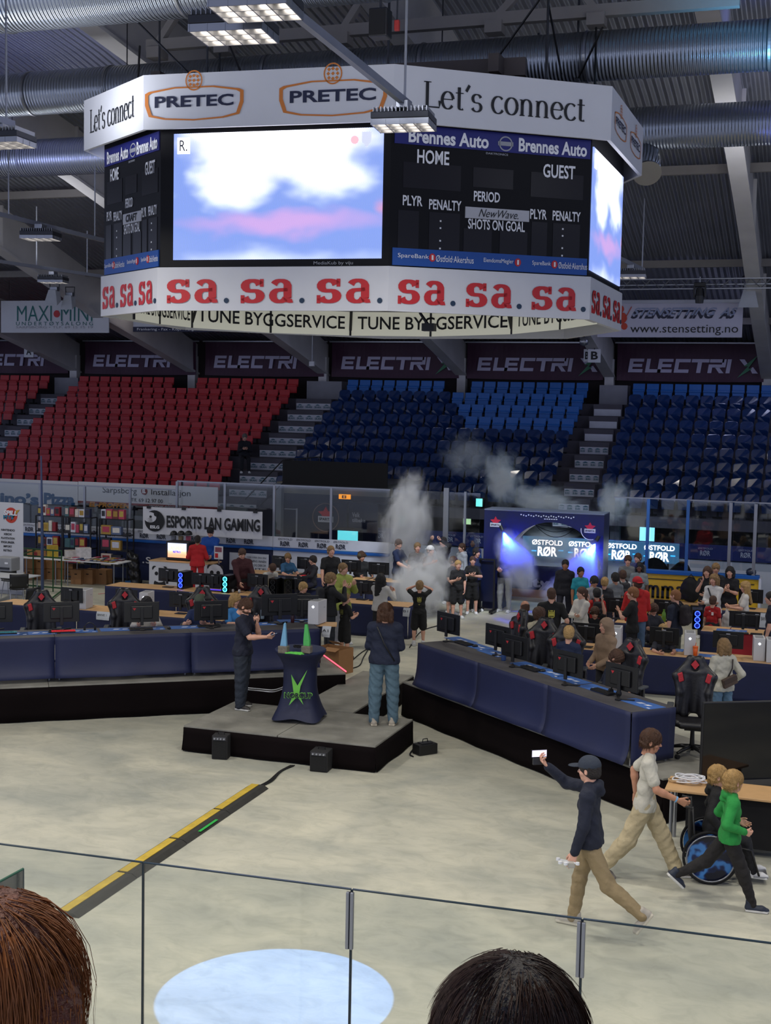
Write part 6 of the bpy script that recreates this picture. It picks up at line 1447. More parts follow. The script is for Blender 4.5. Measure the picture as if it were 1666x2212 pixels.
for px, py, k, z, dg, lb in ((176, 1316, 'w', .75, -10, 'white computer on the beech desk left of the note sheet'), (310, 1322, 'w', .75, -10, 'white computer behind the dark-haired gamer'), (676, 1349, 'w', ZT, -20, 'white computer with lit logo at the end of the left platform desks'),
                          (390, 1272, 'blue', .75, -25, 'black computer with three blue fan rings'), (486, 1281, 'cyan', .75, -22, 'black computer with three turquoise fan rings'), (589, 1288, 'k', .75, -15, 'black computer without lights beside the bending boy'), (622, 1288, 'k', .75, 20, 'black computer behind the blond boy in black'),
                          (1329, 1404, 'w', .75, -15, 'white computer behind the beige hood'), (1490, 1416, 'w', .75, -12, 'white computer beside the orange cup'), (1640, 1428, 'w', .75, -12, 'white computer right of the camera woman'), (1668, 1432, 'w', .75, -12, 'white computer cut by the right edge'), (1506, 1360, 'blue', .75, -12, 'black tower glowing solid blue beside the boy in red')):
    q = on(px, py, z); put(PC[k], q, dg if dg else dS, lb, 'desktop computers', .95)
for px, py, z, dg, lb in ((90, 1280, 1.96, 12, 'gaming chair nearest the left edge'), (277, 1282, 1.96, 8, 'gaming chair of the dark-haired gamer'), (442, 1274, 1.96, 0, 'gaming chair behind the green cap'), (572, 1273, 1.96, -6, 'gaming chair behind the microphone man'),
                       (1103, 1315, 1.96, 285, 'gaming chair seen side-on nearest the smoke'), (1140, 1337, 1.96, 332, 'gaming chair before the curly-haired spectator'), (1203, 1350, 1.96, 345, 'gaming chair left of the boy holding headphones'), (1352, 1380, 1.96, 322, 'gaming chair behind the monitor at the near end of the diagonal desk'), (1447, 1425, 1.96, -14, 'big empty gaming chair at the near end of the diagonal platform')):
    q = gz(px, py, z); o_, n_ = (L0, nL) if px < 800 else (R0, nR); d_ = -np.dot(q-o_, n_*np.array([1, 1, 0]))
    if d_ < 1.22: q = q-n_*(1.22-d_)
    put(CH, (q[0], q[1], .602), dg, lb, 'gaming chairs')
for k, (px, py, z, dg) in enumerate(((20, 1372, ZT, dL), (82, 1370, ZT, dL), (171, 1366, ZT, dL), (257, 1362, ZT, dL), (318, 1360, ZT, dL), (405, 1357, ZT, dL), (560, 1350, ZT, dL), (640, 1343, ZT, dL),
                                 (985, 1384, ZT, dR), (1022, 1398, ZT, dR), (1058, 1412, ZT, dR), (1132, 1440, ZT, dR), (1180, 1455, ZT, dR), (1222, 1470, ZT, dR), (1280, 1490, ZT, dR), (1375, 1522, ZT, dR), (1545, 1420, .75, dS), (1440, 1405, .75, dS), (1580, 1364, .75, dS))):
    lb = 'blue desk mat with white print, '+['at the left edge', 'under the first keyboard', 'left of the red keyboard', 'beside the desk headphones', 'before the dark-haired gamer', 'before the green cap', 'beside the microphone man', 'near the white computer of the left platform', 'by the monitor nearest the smoke', 'second from the smoke', 'third from the smoke', 'behind the blue bottle', 'behind the third diagonal monitor', 'before the empty monitor gap', 'before the seated boy in navy', 'at the near end of the diagonal desk', 'behind the camera woman', 'before the white computer with orange cup', 'on the red-cloth desk'][k]
    q = gz(px, py, z); nn = nL if dg == dL else nR if dg == dR else np.array([0, -1, 0]); q = q-nn*.10; put(PAD, (q[0], q[1], z+.001), dg, lb, 'blue desk mats')
for px, py, z, dg, k, lb in ((10, 1370, ZT, dL, 't', 'keyboard at the left edge of the left platform'), (137, 1367, ZT, dL, 'r', 'red glowing keyboard on the left platform'), (305, 1361, ZT, dL, 'k', 'keyboard of the dark-haired gamer'), (452, 1355, ZT, dL, 'k', 'keyboard of the gamer in green cap'), (1000, 1392, ZT, dR, 'k', 'keyboard nearest the smoke'), (1145, 1447, ZT, dR, 'k', 'keyboard behind the blue bottle'), (1300, 1497, ZT, dR, 'k', 'keyboard before the seated boy in navy'),
                          (463, 1277, .75, dS, 'rgb', 'violet glowing keyboard beside the turquoise-fan computer'), (660, 1246, .75, dS, 'r', 'red glowing keyboard of the gamer with headset'), (1430, 1406, .75, dS, 'k', 'keyboard beside the white computer with orange cup')):
    q = gz(px, py, z); nn = nL if dg == dL else nR if dg == dR else np.array([0, -1, 0]); q = q-nn*.02; put(KB[k], (q[0], q[1], z+.006), dg, lb, 'keyboards')
for px, py, z, lb in ((107, 1367, ZT, 'mouse beside the red keyboard'), (364, 1359, ZT, 'mouse between dark-haired gamer and green cap'), (1026, 1398, ZT, 'mouse beside the keyboard nearest the smoke'), (1172, 1452, ZT, 'mouse on the mat behind the blue bottle')):
    q = gz(px, py, z); put(MS, (q[0], q[1]+.02, z+.006), dL if px < 800 else dR, lb, 'computer mice')
put(HP['k'], on(194, 1362, ZT), dL, 'black headphones lying on the left platform desk'); put(HP['w'], on(510, 1280, .75), dS, 'white headphones beside the turquoise-fan computer')
put(HP['k'], on(1328, 1502, ZT), dR, 'black headphones before the seated boy in navy')
bottle(on(1088, 1427, ZT), 'blue water bottle on the diagonal desk', mat('bottle_blue', '#31497c', .2), .26, .04, WHITE)
bottle(on(567, 1337, ZT), 'clear water bottle beside the wide monitor', mat('bottle_clear', '#8fa0ac', .1), .24, .035, WHITE)
bottle(on(632, 1345, ZT), 'black bottle with red side beside the wide monitor', mat('bottle_dark', '#3a1016', .3), .2, .033)
bottle(on(1434, 1343, .75), 'green water bottle on the desk behind the clapping man', mat('bottle_green', '#5e8c2a', .3), .27, .045, mat('cap_green', '#5e8c2a', .3))
bottle(on(1416, 1342, .75), 'small pale bottle beside the green one', mat('bottle_pale', '#9aa08c', .3), .17, .035)
t = root('drinking_cup', on(1502, 1418, .75), 'orange lidded cup with straw beside a white computer', 'cup'); OC = mat('cup_orange', '#e0611b', .5)
MB().lathe([(.035, 0), (.048, .17)], 16).build('cup_body', OC, t, smooth=True); MB().lathe([(.052, .165), (.052, .19), (.02, .20), (.001, .2)], 16).build('lid', OC, t); MB().tube([(0, 0, .2), (.01, 0, .26)], .006, 6).build('straw', OC, t)
# small wooden shelf under the white computer at the platform end
q = gz(690, 1350, 1.33); t = root('side_shelf', (q[0], q[1], .6), 'small beech side table under the white computer near the stage', 'table'); MB().box((0, .12, .725), (.55, .36, .03), rz=.35).build('table_top', WOODT, t, bevel=.006)
MB().tube([(-.05, .15, .01), (-.05, .15, .71)], .03, 8).build('leg', BLACK, t)
# ------------------------------------------------------------------ stage things
q = gz(634, 1560, .4); tx, ty = q[0]+.0, q[1]+.25
t = root('cocktail_table', (tx, ty, .4), 'high round table in a navy stretch cover with green star logo', 'table', rz=.12)
m = MB(); N = 36; prof = [(1.10, .40), (1.06, .395), (.98, .33), (.85, .262), (.70, .262), (.55, .262), (.40, .28), (.22, .32), (.03, .385)]
def cov(u, v):
    i = min(int(v*8), 7); f = v*8-i; z = prof[i][0]+(prof[i+1][0]-prof[i][0])*f; r = prof[i][1]+(prof[i+1][1]-prof[i][1])*f; a = 2*math.pi*u+math.pi/4
    k = max(0, (.62-z)/.62); sq = 1/max(abs(math.cos(a-math.pi/4+math.pi/4)), abs(math.sin(a))) if False else 1/(abs(math.cos(a))**6+abs(math.sin(a))**6)**(1/6)
    rr = r*(1-k)+r*sq*k; kz = .03*k*math.cos(4*a) if k > 0 else 0; return (rr*math.cos(a), rr*math.sin(a), z+(.05*k*(1+math.cos(4*a))*.5 if v > .9 else 0))
m.grid(cov, 48, 20); cv = m.build('stretch_cover', mat('cover_navy', '#151b3a', .6, bump=.1, var=.06), t, smooth=True)
MB().lathe([(.001, 1.115), (.385, 1.112), (.40, 1.10), (.40, 1.08)], 40).build('table_top', mat('cover_top', '#1d2749', .55, var=.05), t, smooth=False)
# logo: pointed star with word, following the cover
GS = mat('logo_green', '#6fbf4a', .6, var=0)
pl = Plane((tx, ty, 0)-FH*.30, RT); m = MB(); zb_ = .4+.36
St = [(.24, .62), (.075, .20), (.05, .02), (.16, -.24), (.0, -.06), (-.20, -.26), (-.09, .02), (-.16, .50), (.0, .22)]
m.add([pl.P(-.02+a*.62, zb_+.10+b*.62, (.03 if b > -.1 else .05+(-b)*.14)+.01) for a, b in St], [(0, 1, 8), (1, 2, 3, 4), (4, 5, 6), (6, 7, 8), (8, 1, 4, 6)]); m.build('logo', GS, cv, world=False) if False else None
o = m.build('logo', GS, None); o.parent = cv
Mi = (Matrix.Translation(Vector((tx, ty, .4))) @ Matrix.Rotation(.12, 4, 'Z')).inverted(); o.data.transform(Mi)

for nm_, mt_, bo_, of_, g_ in (('lettering', GS, .06, .115, .008), ('lettering', mat('logo_ink', '#0a1020', .6), .035, .125, 0)): o = pl.text('NORCUP', -.21-g_, .21+g_, zb_+.06-g_, zb_+.14+g_, mt_, None, bold=bo_, off=of_, name=nm_); o.parent = cv; o.data.transform(Mi)
for px, col, lb, sgn in ((613, (.25, .55, .85), 'pale blue glass spire trophy on a stone block', 0), (663, (.12, .62, .16), 'green glass spire trophy on a stone block', 1)):
    q = gz(px, 1411, 1.51); t = root('trophy', (q[0], q[1], 1.516), lb, 'trophy'); MB().box((0, 0, .055), (.15, .12, .11)).build('stone_base', mat('stone_base', '#6d675c', .8, bump=.6, bscale=40, var=.2, vscale=20), t, bevel=.012)
    gm = mat('trophy_glass_%d' % sgn, col, .12, var=.1, emis=0); b = gm.node_tree.nodes['Principled BSDF']; b.inputs['Transmission Weight'].default_value = .35; b.inputs['IOR'].default_value = 1.4
    if sgn: V = MB().slab([(-.05, -.03), (.05, -.03), (.05, .03), (-.05, .03)], .11, .2).add([(-.05, -.03, .2), (.05, -.03, .2), (.05, .03, .2), (-.05, .03, .2), (-.035, -.02, .44), (.005, -.02, .44), (.005, .02, .44), (-.035, .02, .44)], [(0, 1, 5, 4), (1, 2, 6, 5), (2, 3, 7, 6), (3, 0, 4, 7), (4, 5, 6, 7)])
    else: V = MB().add([(-.05, -.03, .11), (.05, -.03, .11), (.05, .03, .11), (-.05, .03, .11), (.0, -.018, .45), (.03, -.018, .45), (.03, .018, .45), (.0, .018, .45), (.018, 0, .475)], [(0, 1, 5, 4), (1, 2, 6, 5), (2, 3, 7, 6), (3, 0, 4, 7), (4, 5, 8), (5, 6, 8), (6, 7, 8), (7, 4, 8)])
    V.build('glass_spire', gm, t, bevel=.004)
q = gz(640, 1413, 1.515); v = Vol((-.2, -.12, -.02), (.2, .12, .06), .008)
for k in range(14): v.cap((random.uniform(-.17, .1), random.uniform(-.08, .06), .01), (random.uniform(-.1, .17), random.uniform(-.08, .06), .015), .012, .010, .015)
V, Fc = v.mesh(); o = vmesh('green_lanyard', [(V, Fc, 0)], [mat('lanyard_green', '#5cc04a', .6)]); o.location = (q[0], q[1], 1.518); tag(o, 'tangle of green lanyards between the two trophies', 'lanyard')
q = gz(645, 1403, 1.515); t = root('medal_heap', (q[0], q[1], 1.518), 'small dark coil of cable behind the green lanyards', 'cable coil'); MB().tube([(.05*math.cos(a)*1.6, .04*math.sin(a), .015+.012*math.sin(a*2.3)+.03) for a in np.linspace(0, 16, 60)], .008, 5).build('coil', BLACK2, t, smooth=True)
def spk(px, py, w, h, d, lb, deg, lab='wedge'):
    q = gz(px, py, 0); a = math.radians(deg); dd = math.cos(a)*(-FH)+math.sin(a)*RT; t = root('floor_loudspeaker', (q[0], q[1], .001), lb, 'loudspeaker', rz=math.atan2(dd[0], -dd[1]))
    MB().box((0, d/2, h/2), (w, d, h)).build('cabinet', mat('speaker_tolex', '#1c1b1d', .7, bump=.5, bscale=120), t, bevel=.012); MB().box((0, -.006, h*.42), (w*.86, .012, h*.7)).build('grille', mat('speaker_grille', '#0b0b0c', .8, bump=.6, bscale=200), t)
    MB().box((0, -.008, h*.88), (w*.8, .012, h*.13)).build('control_panel', mat('panel_grey', '#4b4c50', .5), t); m = MB()
    for k in range(4): m.tube([(-w*.3+k*w*.2, -.014, h*.88), (-w*.3+k*w*.2, -.03, h*.88)], .012, 8)
    m.build('knob', GREYI, t); MB().tube([(-w*.2, d/2, h), (-w*.18, d/2, h+.03), (w*.18, d/2, h+.03), (w*.2, d/2, h)], .008, 6).build('handle', BLACK, t)
spk(474, 1641, .24, .36, .2, 'small black amplifier standing before the stage, left of two', -8); spk(688, 1668, .27, .30, .3, 'black cube loudspeaker standing before the stage, right of two', -14)
q = gz(918, 1628, 0); t = root('power_case', (q[0], q[1], .001), 'low black power case on the floor right of the stage', 'case', rz=.9); MB().box((0, 0, .085), (.34, .2, .16)).build('case_body', BLACK, t, bevel=.012); MB().box((0, 0, .172), (.2, .12, .012)).build('socket_panel', DMETAL, t); MB().tube([(-.05, 0, .17), (-.04, 0, .23), (.04, 0, .23), (.05, 0, .17)], .008, 6).build('handle', BLACK, t)
c = [gz(900, 1612, 0), gz(886, 1630, 0), gz(893, 1636, 0)]; cable([(a[0], a[1], .012) for a in c], 'short black lead by the low power case')
# cable ramp on the floor
a, b = gz(558, 1701, 0), gz(140, 1980, 0); d = (b-a); L = np.linalg.norm(d); e = d/L; nn = np.array([-e[1], e[0], 0]); YR_ = mat('ramp_yellow', '#c4a63a', .6, var=.2, vscale=8); RB_ = mat('ramp_rubber', '#2b2a26', .85, var=.2, vscale=9)
for k in range(4):
    p0, p1 = a+e*(L*k/4+.006), a+e*(L*(k+1)/4-.006); t = root('cable_ramp', (p0[0], p0[1], 0), 'black and yellow cable ramp on the floor, %s section' % ['the one ending by the loose cables', 'second from the stage', 'third from the stage', 'nearest the long-haired spectator'][k], 'cable ramp', 'cable ramps')
    prof_ = [(-.16, .002), (-.09, .045), (.09, .045), (.16, .002)]
    MB().prism(prof_, lambda u, z: tuple(p0+nn*u+np.array([0, 0, z])), lambda u, z: tuple(p1+nn*u+np.array([0, 0, z]))).build('rubber_body', RB_, t, world=True)
    MB().prism([(-.02, .046), (.085, .046), (.085, .053), (-.02, .053)], lambda u, z: tuple(p0+e*.02+nn*-u+np.array([0, 0, z])), lambda u, z: tuple(p1-e*.02+nn*-u+np.array([0, 0, z]))).build('yellow_lid', YR_, t, world=True)
    if k == 1: MB().bar(p0+e*.35-nn*-.125+np.array([0, 0, .034]), p0+e*.85-nn*-.125+np.array([0, 0, .034]), .035, .006).build('green_tape', mat('tape_green', '#2fb04a', .5), t, world=True)
for k, off in enumerate((-4, 0, 4)):
    pts = [gz(562+off, 1700, 0), gz(585+off, 1688, 0), gz(606+off*.5, 1668, 0), gz(632+off, 1655, 0)]; cable([(p[0], p[1], .012) for p in pts], 'black cable from the ramp to the stage, '+['outer', 'middle', 'inner'][k], r=.010)
for k, P_ in enumerate(([(752, 1436), (790, 1405), (830, 1396)], [(742, 1448), (775, 1440), (786, 1420), (800, 1396), (812, 1370)], [(885, 1400), (910, 1365), (955, 1350), (985, 1338)], [(640, 1440), (700, 1438), (720, 1444)], [(1395, 1560), (1410, 1600), (1430, 1630)], [(1610, 1760), (1650, 1800), (1668, 1830)], [(1605, 1790), (1640, 1812), (1662, 1790), (1640, 1770)])):
    if k == 4: continue
    cable([tuple(gz(x, y, 0)[:2])+(.012,) for x, y in P_], 'black cable on the floor, '+['past the cardboard box', 'winding beside the walkway', 'running to the smoke', 'at the platform tip', '', 'right of the wheelchair', 'looping under the wooden table'][k], r=.012)
for k in range(2): P_ = [(520, 1478), (545, 1484), (575, 1486), (600, 1474)]; p = [gz(x, y+4*k, .62) for x, y in P_]; cable([(q[0]+.25, q[1]-.25, .63+.03*(i in (1, 2))) for i, q in enumerate(p)], 'white cable lying at the platform edge behind the microphone man, '+['upper', 'lower'][k], WHITE, .008)
q = gz(720, 1452, 0); carton((q[0], q[1], .002), (.62, .48, .50), 'open cardboard box standing by the platform tip', -35, True, hole=False)
# ------------------------------------------------------------------ tables, TV and wheelchair on the right
P0, P1 = gz(1436, 1704, .75), gz(1700, 1733, .75); e = nrm((P1-P0)[:2])
t, _, _ = desk(P0[:2], P1[:2], .62, .75, 0, 'beech table with white cable bundle near the big dark TV', WOODT, None, legs=True)
MB().slab([(P0[0]+.25, P0[1]+.12), (P1[0], P1[1]+.12), (P1[0], P1[1]+.5), (P0[0]+.25, P0[1]+.5)], .1, .7).build('cloth', BLACK2, t, world=True)
q = gz(1490, 1690, .76); v_ = MB(); random.seed(3)
pts = [(q[0]+.16*math.cos(a*1.7)*(1+.3*math.sin(a*.7)), q[1]+.10*math.sin(a*1.7)+.03*math.cos(a), .775+.03*math.sin(a*2.1)+.03) for a in np.linspace(0, 26, 150)]; tag(v_.tube(pts, .009, 6).build('cable_bundle', WHITE, smooth=True), 'bundle of white cables lying on the beech table', 'cable')
q = gz(1462, 1688, .76); tag(MB().tube([(q[0]+.10*math.cos(a), q[1]+.07*math.sin(a), .765+.002*a) for a in np.linspace(0, 12, 60)], .006, 5).build('coiled_cable', mat('cable_wood', '#c8a87c', .5), smooth=True), 'loose pale coil of cord at the table corner', 'cable')
a, b = gz(1513, 1520, 2.0), None
q = gd(1513, 1612, 17.3); y0 = 17.0
pt = Plane((gz(1513, 1703, .62)[0], gz(1513, 1703, .62)[1], 0), RT*.97+FH*.18); x1 = 1.75; _, zt_ = pt.hit(1513, 1518); zb_ = zt_-1.0
t = root('flat_screen_television', pt.P(x1/2, zb_), 'big dark television on a stand, its black screen towards us', 'television')
m = MB(); pt.rect(m, 0, x1, zb_, zt_, -.06, 0); m.build('frame', BLACK, t, world=True, bevel=.01); m = MB(); pt.rect(m, .015, x1-.015, zb_+.02, zt_-.015, 0, .004); m.build('screen', mat('tv_glass', '#0b0a0c', .06, var=0), t, world=True)
m = MB()
for a in (.5, 1.2): m.tube([pt.P(a, .62, -.05), pt.P(a, zb_+.3, -.05)], .03, 8)
m.tube([pt.P(-.1, .62, .2), pt.P(.45, zb_, -.03)], .018, 6); m.build('stand_pole', BLACK, t, world=True); m = MB(); pt.rect(m, .2, 1.5, .605, .64, -.3, .3); m.build('stand_base', BLACK, t, world=True)
# ------------------------------------------------------------------ shop corner on the left
q = None
RX = [(-22.35, -21.46, 'merchandise rack nearest the roll-up banner'), (-21.42, -20.5, 'middle one of the three merchandise racks'), (-20.2, -19.28, 'merchandise rack with white helmet toy on top')]
COLS = ['#c8b8b0', '#8a2530', '#5b6a8a', '#d6d2c8', '#2e3350', '#a8863a', '#b0405a', '#41646a', '#c7c9d6', '#703030', '#2a2a30', '#b7a04a']
cm = [mat('box_'+c, c, .6, var=.15, vscale=25) for c in COLS]
def rack(x0, x1, lb, k, y=33.55, nb=5, zs=(.1, .5, .95, 1.4, 1.86)):
    t = root('storage_rack', ((x0+x1)/2, y, 0), lb, 'rack', 'black racks of merchandise')
    for sx in (x0, x1):
        for dy in (0, .36): MB().box((sx, y+dy, .93), (.035, .035, 1.86)).build('post', BLACK, t, world=True)
    for z in zs: MB().box(((x0+x1)/2, y+.18, z), (x1-x0, .38, .03)).build('shelf', BLACK, t, world=True)
    rr = random.Random(k)
    n = 0
    for zi, z in enumerate(zs):
        if zi == 0: continue
        x = x0+.05; top = zi == len(zs)-1
        while x < x1-.14:
            w = rr.uniform(.10, .20) if not (k == 2 and not top) else rr.uniform(.22, .34); h = rr.uniform(.20, .32) if not (k == 2) else rr.uniform(.22, .34); d = .12; n += 1
            if x+w > x1-.03: break
            g = root('figure_box', (x+w/2, y+.06, z+.017), '', 'box', 'boxed figures on the racks')
            tag(g, '%s boxed toy, %s shelf of the %s, %s from its left' % (['pale', 'coloured', 'dark'][n % 3], ['', 'lowest', 'lower middle', 'upper middle', 'top'][zi], ['rack by the roll-up', 'middle rack', 'helmet-toy rack'][k], ordn(int((x-x0)/.02)+1) if False else ordn(n)), group='boxed figures on the racks')
            MB().box((0, 0, h/2), (w, d, h)).build('carton', cm[rr.randrange(12)], g, bevel=.003); MB().box((0, -d/2-.001, h*.55), (w*.7, .003, h*.6)).build('window', cm[rr.randrange(12)], g)
            x += w+rr.uniform(.004, .02)
for k, (a, b, l) in enumerate(RX): rack(a, b, l, k)
# long white table with goods
t = root('folding_table', (-20.5, 32.6, 0), 'long white folding table covered with games for sale', 'table'); MB().box((-20.7, 32.75, .735), (3.6, .75, .035)).build('table_top', WHITE, t, world=True, bevel=.01)
for x in (-22.3, -21.0, -20.6, -19.1): MB().tube([(x, 32.5, 0), (x, 32.5, .72)], .018, 6).tube([(x, 33.0, 0), (x, 33.0, .72)], .018, 6).build('leg', METAL, t, world=True)
rr = random.Random(5); n = 0
for row, (y, z) in enumerate(((32.48, .755), (32.72, .755), (32.95, .755))):
    x = -20.6 if row < 2 else -20.0
    while x < -19.1:
        w = rr.uniform(.10, .16); n += 1; g = root('game_case', (x, y, z), 'game case for sale on the white table, %s row, %s from the left' % (['front', 'middle', 'back'][row], ordn(n)), 'game case', 'game cases on the white table', rr.uniform(-.1, .1))
        for j in range(rr.randrange(2, 5)): MB().box((0, 0, .012+j*.016), (w-.02, .19, .014)).build('case', cm[rr.randrange(12)], g)
        x += w
for (x, y, w, d, h, c, l) in ((-21.3, 32.8, .3, .3, .34, '#b59a2c', 'yellow boxed game standing on the white table'), (-20.75, 32.9, .34, .26, .22, '#c9c6c2', 'white and red shoe-box game on the white table'), (-20.4, 33.0, .42, .3, .30, '#d2d0d0', 'white carton with face pictures on the white table'), (-21.8, 32.75, .5, .35, .2, '#a87848', 'flat open carton on the white table'), (-22.3, 32.8, .3, .3, .16, '#2c2c34', 'dark box by the roll-up banner'), (-21.75, 32.6, .12, .1, .14, '#8a2530', 'small red box on the flat carton')):
    carton((x, y, .755), (w, d, h), l, 20, hole=False, m_=mat('c_'+c, c, .6, var=.2, vscale=12))
for k, (px, w) in enumerate(((165, .34), (190, .34), (219, .36))):
    q = gz(px, 1262, 0); carton((q[0], q[1]+.15, .002), (w*.98, .36, .42), ['brown moving box under the white table, left of the front three', 'brown moving box under the white table, middle of the front three', 'brown moving box with torn flap, right of the front three'][k], dS, group='moving boxes under the table')
for k, px in enumerate((52, 74, 96, 118, 138)):
    for j in range(2): q = gz(px, 1254, 0); carton((q[0], q[1]+.4, .002+.32*j), (.30, .32, .31), 'shaded brown carton under the white table, %s stack from the left, %s' % (ordn(k+1), ['lower', 'upper'][j]), dS, group='moving boxes under the table', hole=(k+j) % 2 == 0)
# roll-up banner
p = plane_y(30.4); a0, zt_ = p.hit(-10, 1084); a1, _ = p.hit(50, 1086); t = root('roll_up_banner', p.P((a0+a1)/2, 0), 'white roll-up banner with round red logo at the left edge', 'banner')
m = MB(); p.rect(m, a0, a1, .08, zt_, -.01, 0); sh = m.build('banner_sheet', WHITEP, t, world=True); MB().box(((a0+a1)/2, 30.42, .05), (a1-a0, .16, .1)).build('base_case', METAL, t, world=True, bevel=.01)
cx, cz = p.hit(24, 1113); m = MB(); p.poly(m, [(cx+.20*math.cos(q), cz+.21*math.sin(q)) for q in np.linspace(0, 6.1, 24)], 0, .008); m.build('round_logo', mat('logo_orange', '#c43a22', .5), sh, world=True)
m = MB(); p.poly(m, [(cx-.02, cz-.18), (cx+.28, cz+.16), (cx+.12, cz+.13), (cx+.16, cz+.02)], .008, .012); m.build('flash', mat('logo_yel', '#c49a2a', .5), sh, world=True)
p.textpx('SPILL', 8, 38, 1108, 11, TXTW, sh, bold=.05, shear=.2, off=.02); p.textpx('MYS', 8, 30, 1117, 9, mat('logo_blue', '#2a7a9a', .5), sh, bold=.05, off=.02)
for k, s_ in enumerate(('NINTENDO', 'XBOX', 'PLAYSTATION', 'FIGURER', 'IMPORT', 'RETRO')): p.textpx(s_, 3 if len(s_) > 6 else 8, 32 if len(s_) > 6 else 26, 1145+k*8.8, 4.6, TXTK, sh, bold=.03, off=.01)
# leaning blue-grey pole and green barrier
q = gy(91, 1180, 30.5); q2 = gy(89, 985, 30.5); t = root('banner_pole', (q[0], 30.5, 0), 'tall thin blue-grey pole by the green barrier', 'pole'); MB().tube([(q[0]+.01, 30.5, 0), (q[0], 30.5, 1.9), (q2[0], 30.5, q2[2])], [.045, .04, .018], 8).build('pole_tube', mat('pole_blue', '#42506e', .4, .4), t, world=True)
MB().lathe([(.2, 0), (.2, .03), (.03, .05)], 14, (q[0]+.01, 30.5, 0)).build('base', BLACK, t, world=True)
GB = mat('barrier_green', '#20502c', .5); A = gz(42, 1272, 0); B = gz(133, 1280, 0); C_ = gz(60, 1258, 0)
t = root('green_barrier', (A[0], A[1], 0), 'green tubular barrier frame before the brown cartons', 'barrier'); m = MB()
for z in (1.15, .95, .12): m.tube([(A[0], A[1], z), (B[0], B[1], z)], .022, 6)
for f in (0, .33, .55, .8, 1): x, y = A[0]+(B[0]-A[0])*f, A[1]+(B[1]-A[1])*f; m.tube([(x, y, 0), (x, y, 1.17)], .02, 6)
m.tube([(B[0], B[1], .05), (B[0]+.5, B[1]-1.2, .05)], .025, 6); m.tube([(A[0], A[1], .95), (A[0]-.3, A[1]+1.2, .95)], .02, 6); m.build('tube_frame', GB, t, world=True)
# stand with CRT television, caps above it
p = plane_y(33.0); q = gz(330, 1250, .0)
t = root('show_counter', (-18.5, 32.6, 0), 'white-fronted counter with panda print under the old television', 'counter'); xa, xb = gy(322, 1210, 32.6)[0], gy(455, 1210, 32.6)[0]
MB().box(((xa+xb)/2, 32.95, .86), (xb-xa, .7, .03)).build('worktop', WOODT, t, world=True); cl = MB().box(((xa+xb)/2, 32.62, .43), (xb-xa, .02, .84)).build('front_cloth', WHITEP, t, world=True)
pp = plane_y(32.61)
def panda(px, py, r, par, pl_):
    a, b = pl_.hit(px, py); m = MB(); c = lambda x, y, rr, o: pl_.poly(m, [(a+x*r+rr*r*math.cos(q_), b+y*r+rr*r*math.sin(q_)) for q_ in np.linspace(0, 6, 14)], o, o+.004)
    c(-.65, .6, .3, .002); c(.65, .6, .3, .002); c(0, -1.2, .75, .0); m.build('ink_patch', TXTK, par, world=True)
    m = MB(); c(0, 0, .95, .006); m.build('face_patch', WHITEP, par, world=True); m = MB(); c(-.38, .05, .22, .012); c(.38, .05, .22, .012); c(0, -.35, .12, .012); m.build('eye_patch', TXTK, par, world=True)
panda(465, 1238, .26, cl, plane_y(32.59)); panda(345, 1240, .25, cl, plane_y(32.59))
q = gy(383, 1212, 32.8); t = root('tube_television', (q[0], 32.8, .877), 'old black tube television showing a colourful title screen', 'television')
MB().box((0, .2, .27), (.72, .42, .54)).build('cabinet', BLACK, t, bevel=.03)
def crt():
    m, nt, b, L = nodes_of('crt_picture'); tc = nt.nodes.new('ShaderNodeTexCoord'); sp = nt.nodes.new('ShaderNodeSeparateXYZ'); cr = nt.nodes.new('ShaderNodeValToRGB'); e = cr.color_ramp.elements
    e[0].position = .18; e[0].color = (.9, .25, .05, 1); e[1].position = .62; e[1].color = (.55, .65, 1, 1); x = e.new(.42); x.color = (1, .5, .25, 1)
    L(tc.outputs['Generated'], sp.inputs[0]); L(sp.outputs[2], cr.inputs[0]); L(cr.outputs[0], b.inputs['Emission Color']); b.inputs['Emission Strength'].default_value = 1.3; return m
sc_ = MB().box((0, -.015, .29), (.58, .01, .40)).build('screen', crt(), t); pq = Plane((q[0], 32.77, .877), (1, 0, 0))
o = pq.text('LANMINE', -.25, .25, .30, .42, mat('crt_yellow', '#fff0a0', emis=1.6), None, bold=.05, off=.005); o.parent = sc_; o.data.transform(Matrix.Translation(-Vector((q[0], 32.8, .877))))
o = pq.text('RETRO', -.12, .12, .22, .28, mat('crt_blue', '#3050d0', emis=1), None, bold=.05, off=.005); o.parent = sc_; o.data.transform(Matrix.Translation(-Vector((q[0], 32.8, .877))))
for k, px in enumerate((375, 391, 407)):
    q = gy(px, 1158, 33.6); t = root('display_cap', q, 'black cap on a display stand above the tube television, %s of three' % ['left', 'middle', 'right'][k], 'cap', 'caps above the tube television'); V, Fc = cap_geo('brim', 1); vmesh('crown', [(V*1.1, Fc, 0)], [BLACK], t, None).rotation_euler = (0, 0, math.pi)
    MB().lathe([(.0, -.25), (.07, -.12), (.075, .0)], 12).build('stand', mat('cap_stand_%d' % k, ['#7d8088', '#8a7a5a', '#a04a60'][k], .6), t)
    MB().tube([(0, 0, -.2), (0, 0, -(q[2]-.0))], .012, 5).build('pole', DMETAL, t)
q = gy(473, 1200, 32.6); p = plane_y(32.55); a, b = p.hit(472, 1194); t = root('price_sign', p.P(a, b), 'small white sign with pink pictures on the show counter', 'sign'); m = MB(); p.rect(m, a-.13, a+.13, b-.18, b+.18, -.02, 0); s_ = m.build('sign_sheet', WHITE, t, world=True); MB().bar(p.P(a, b-.18, -.02), p.P(a, .88, -.04), .03, .02).build('stand_foot', METAL, t, world=True)
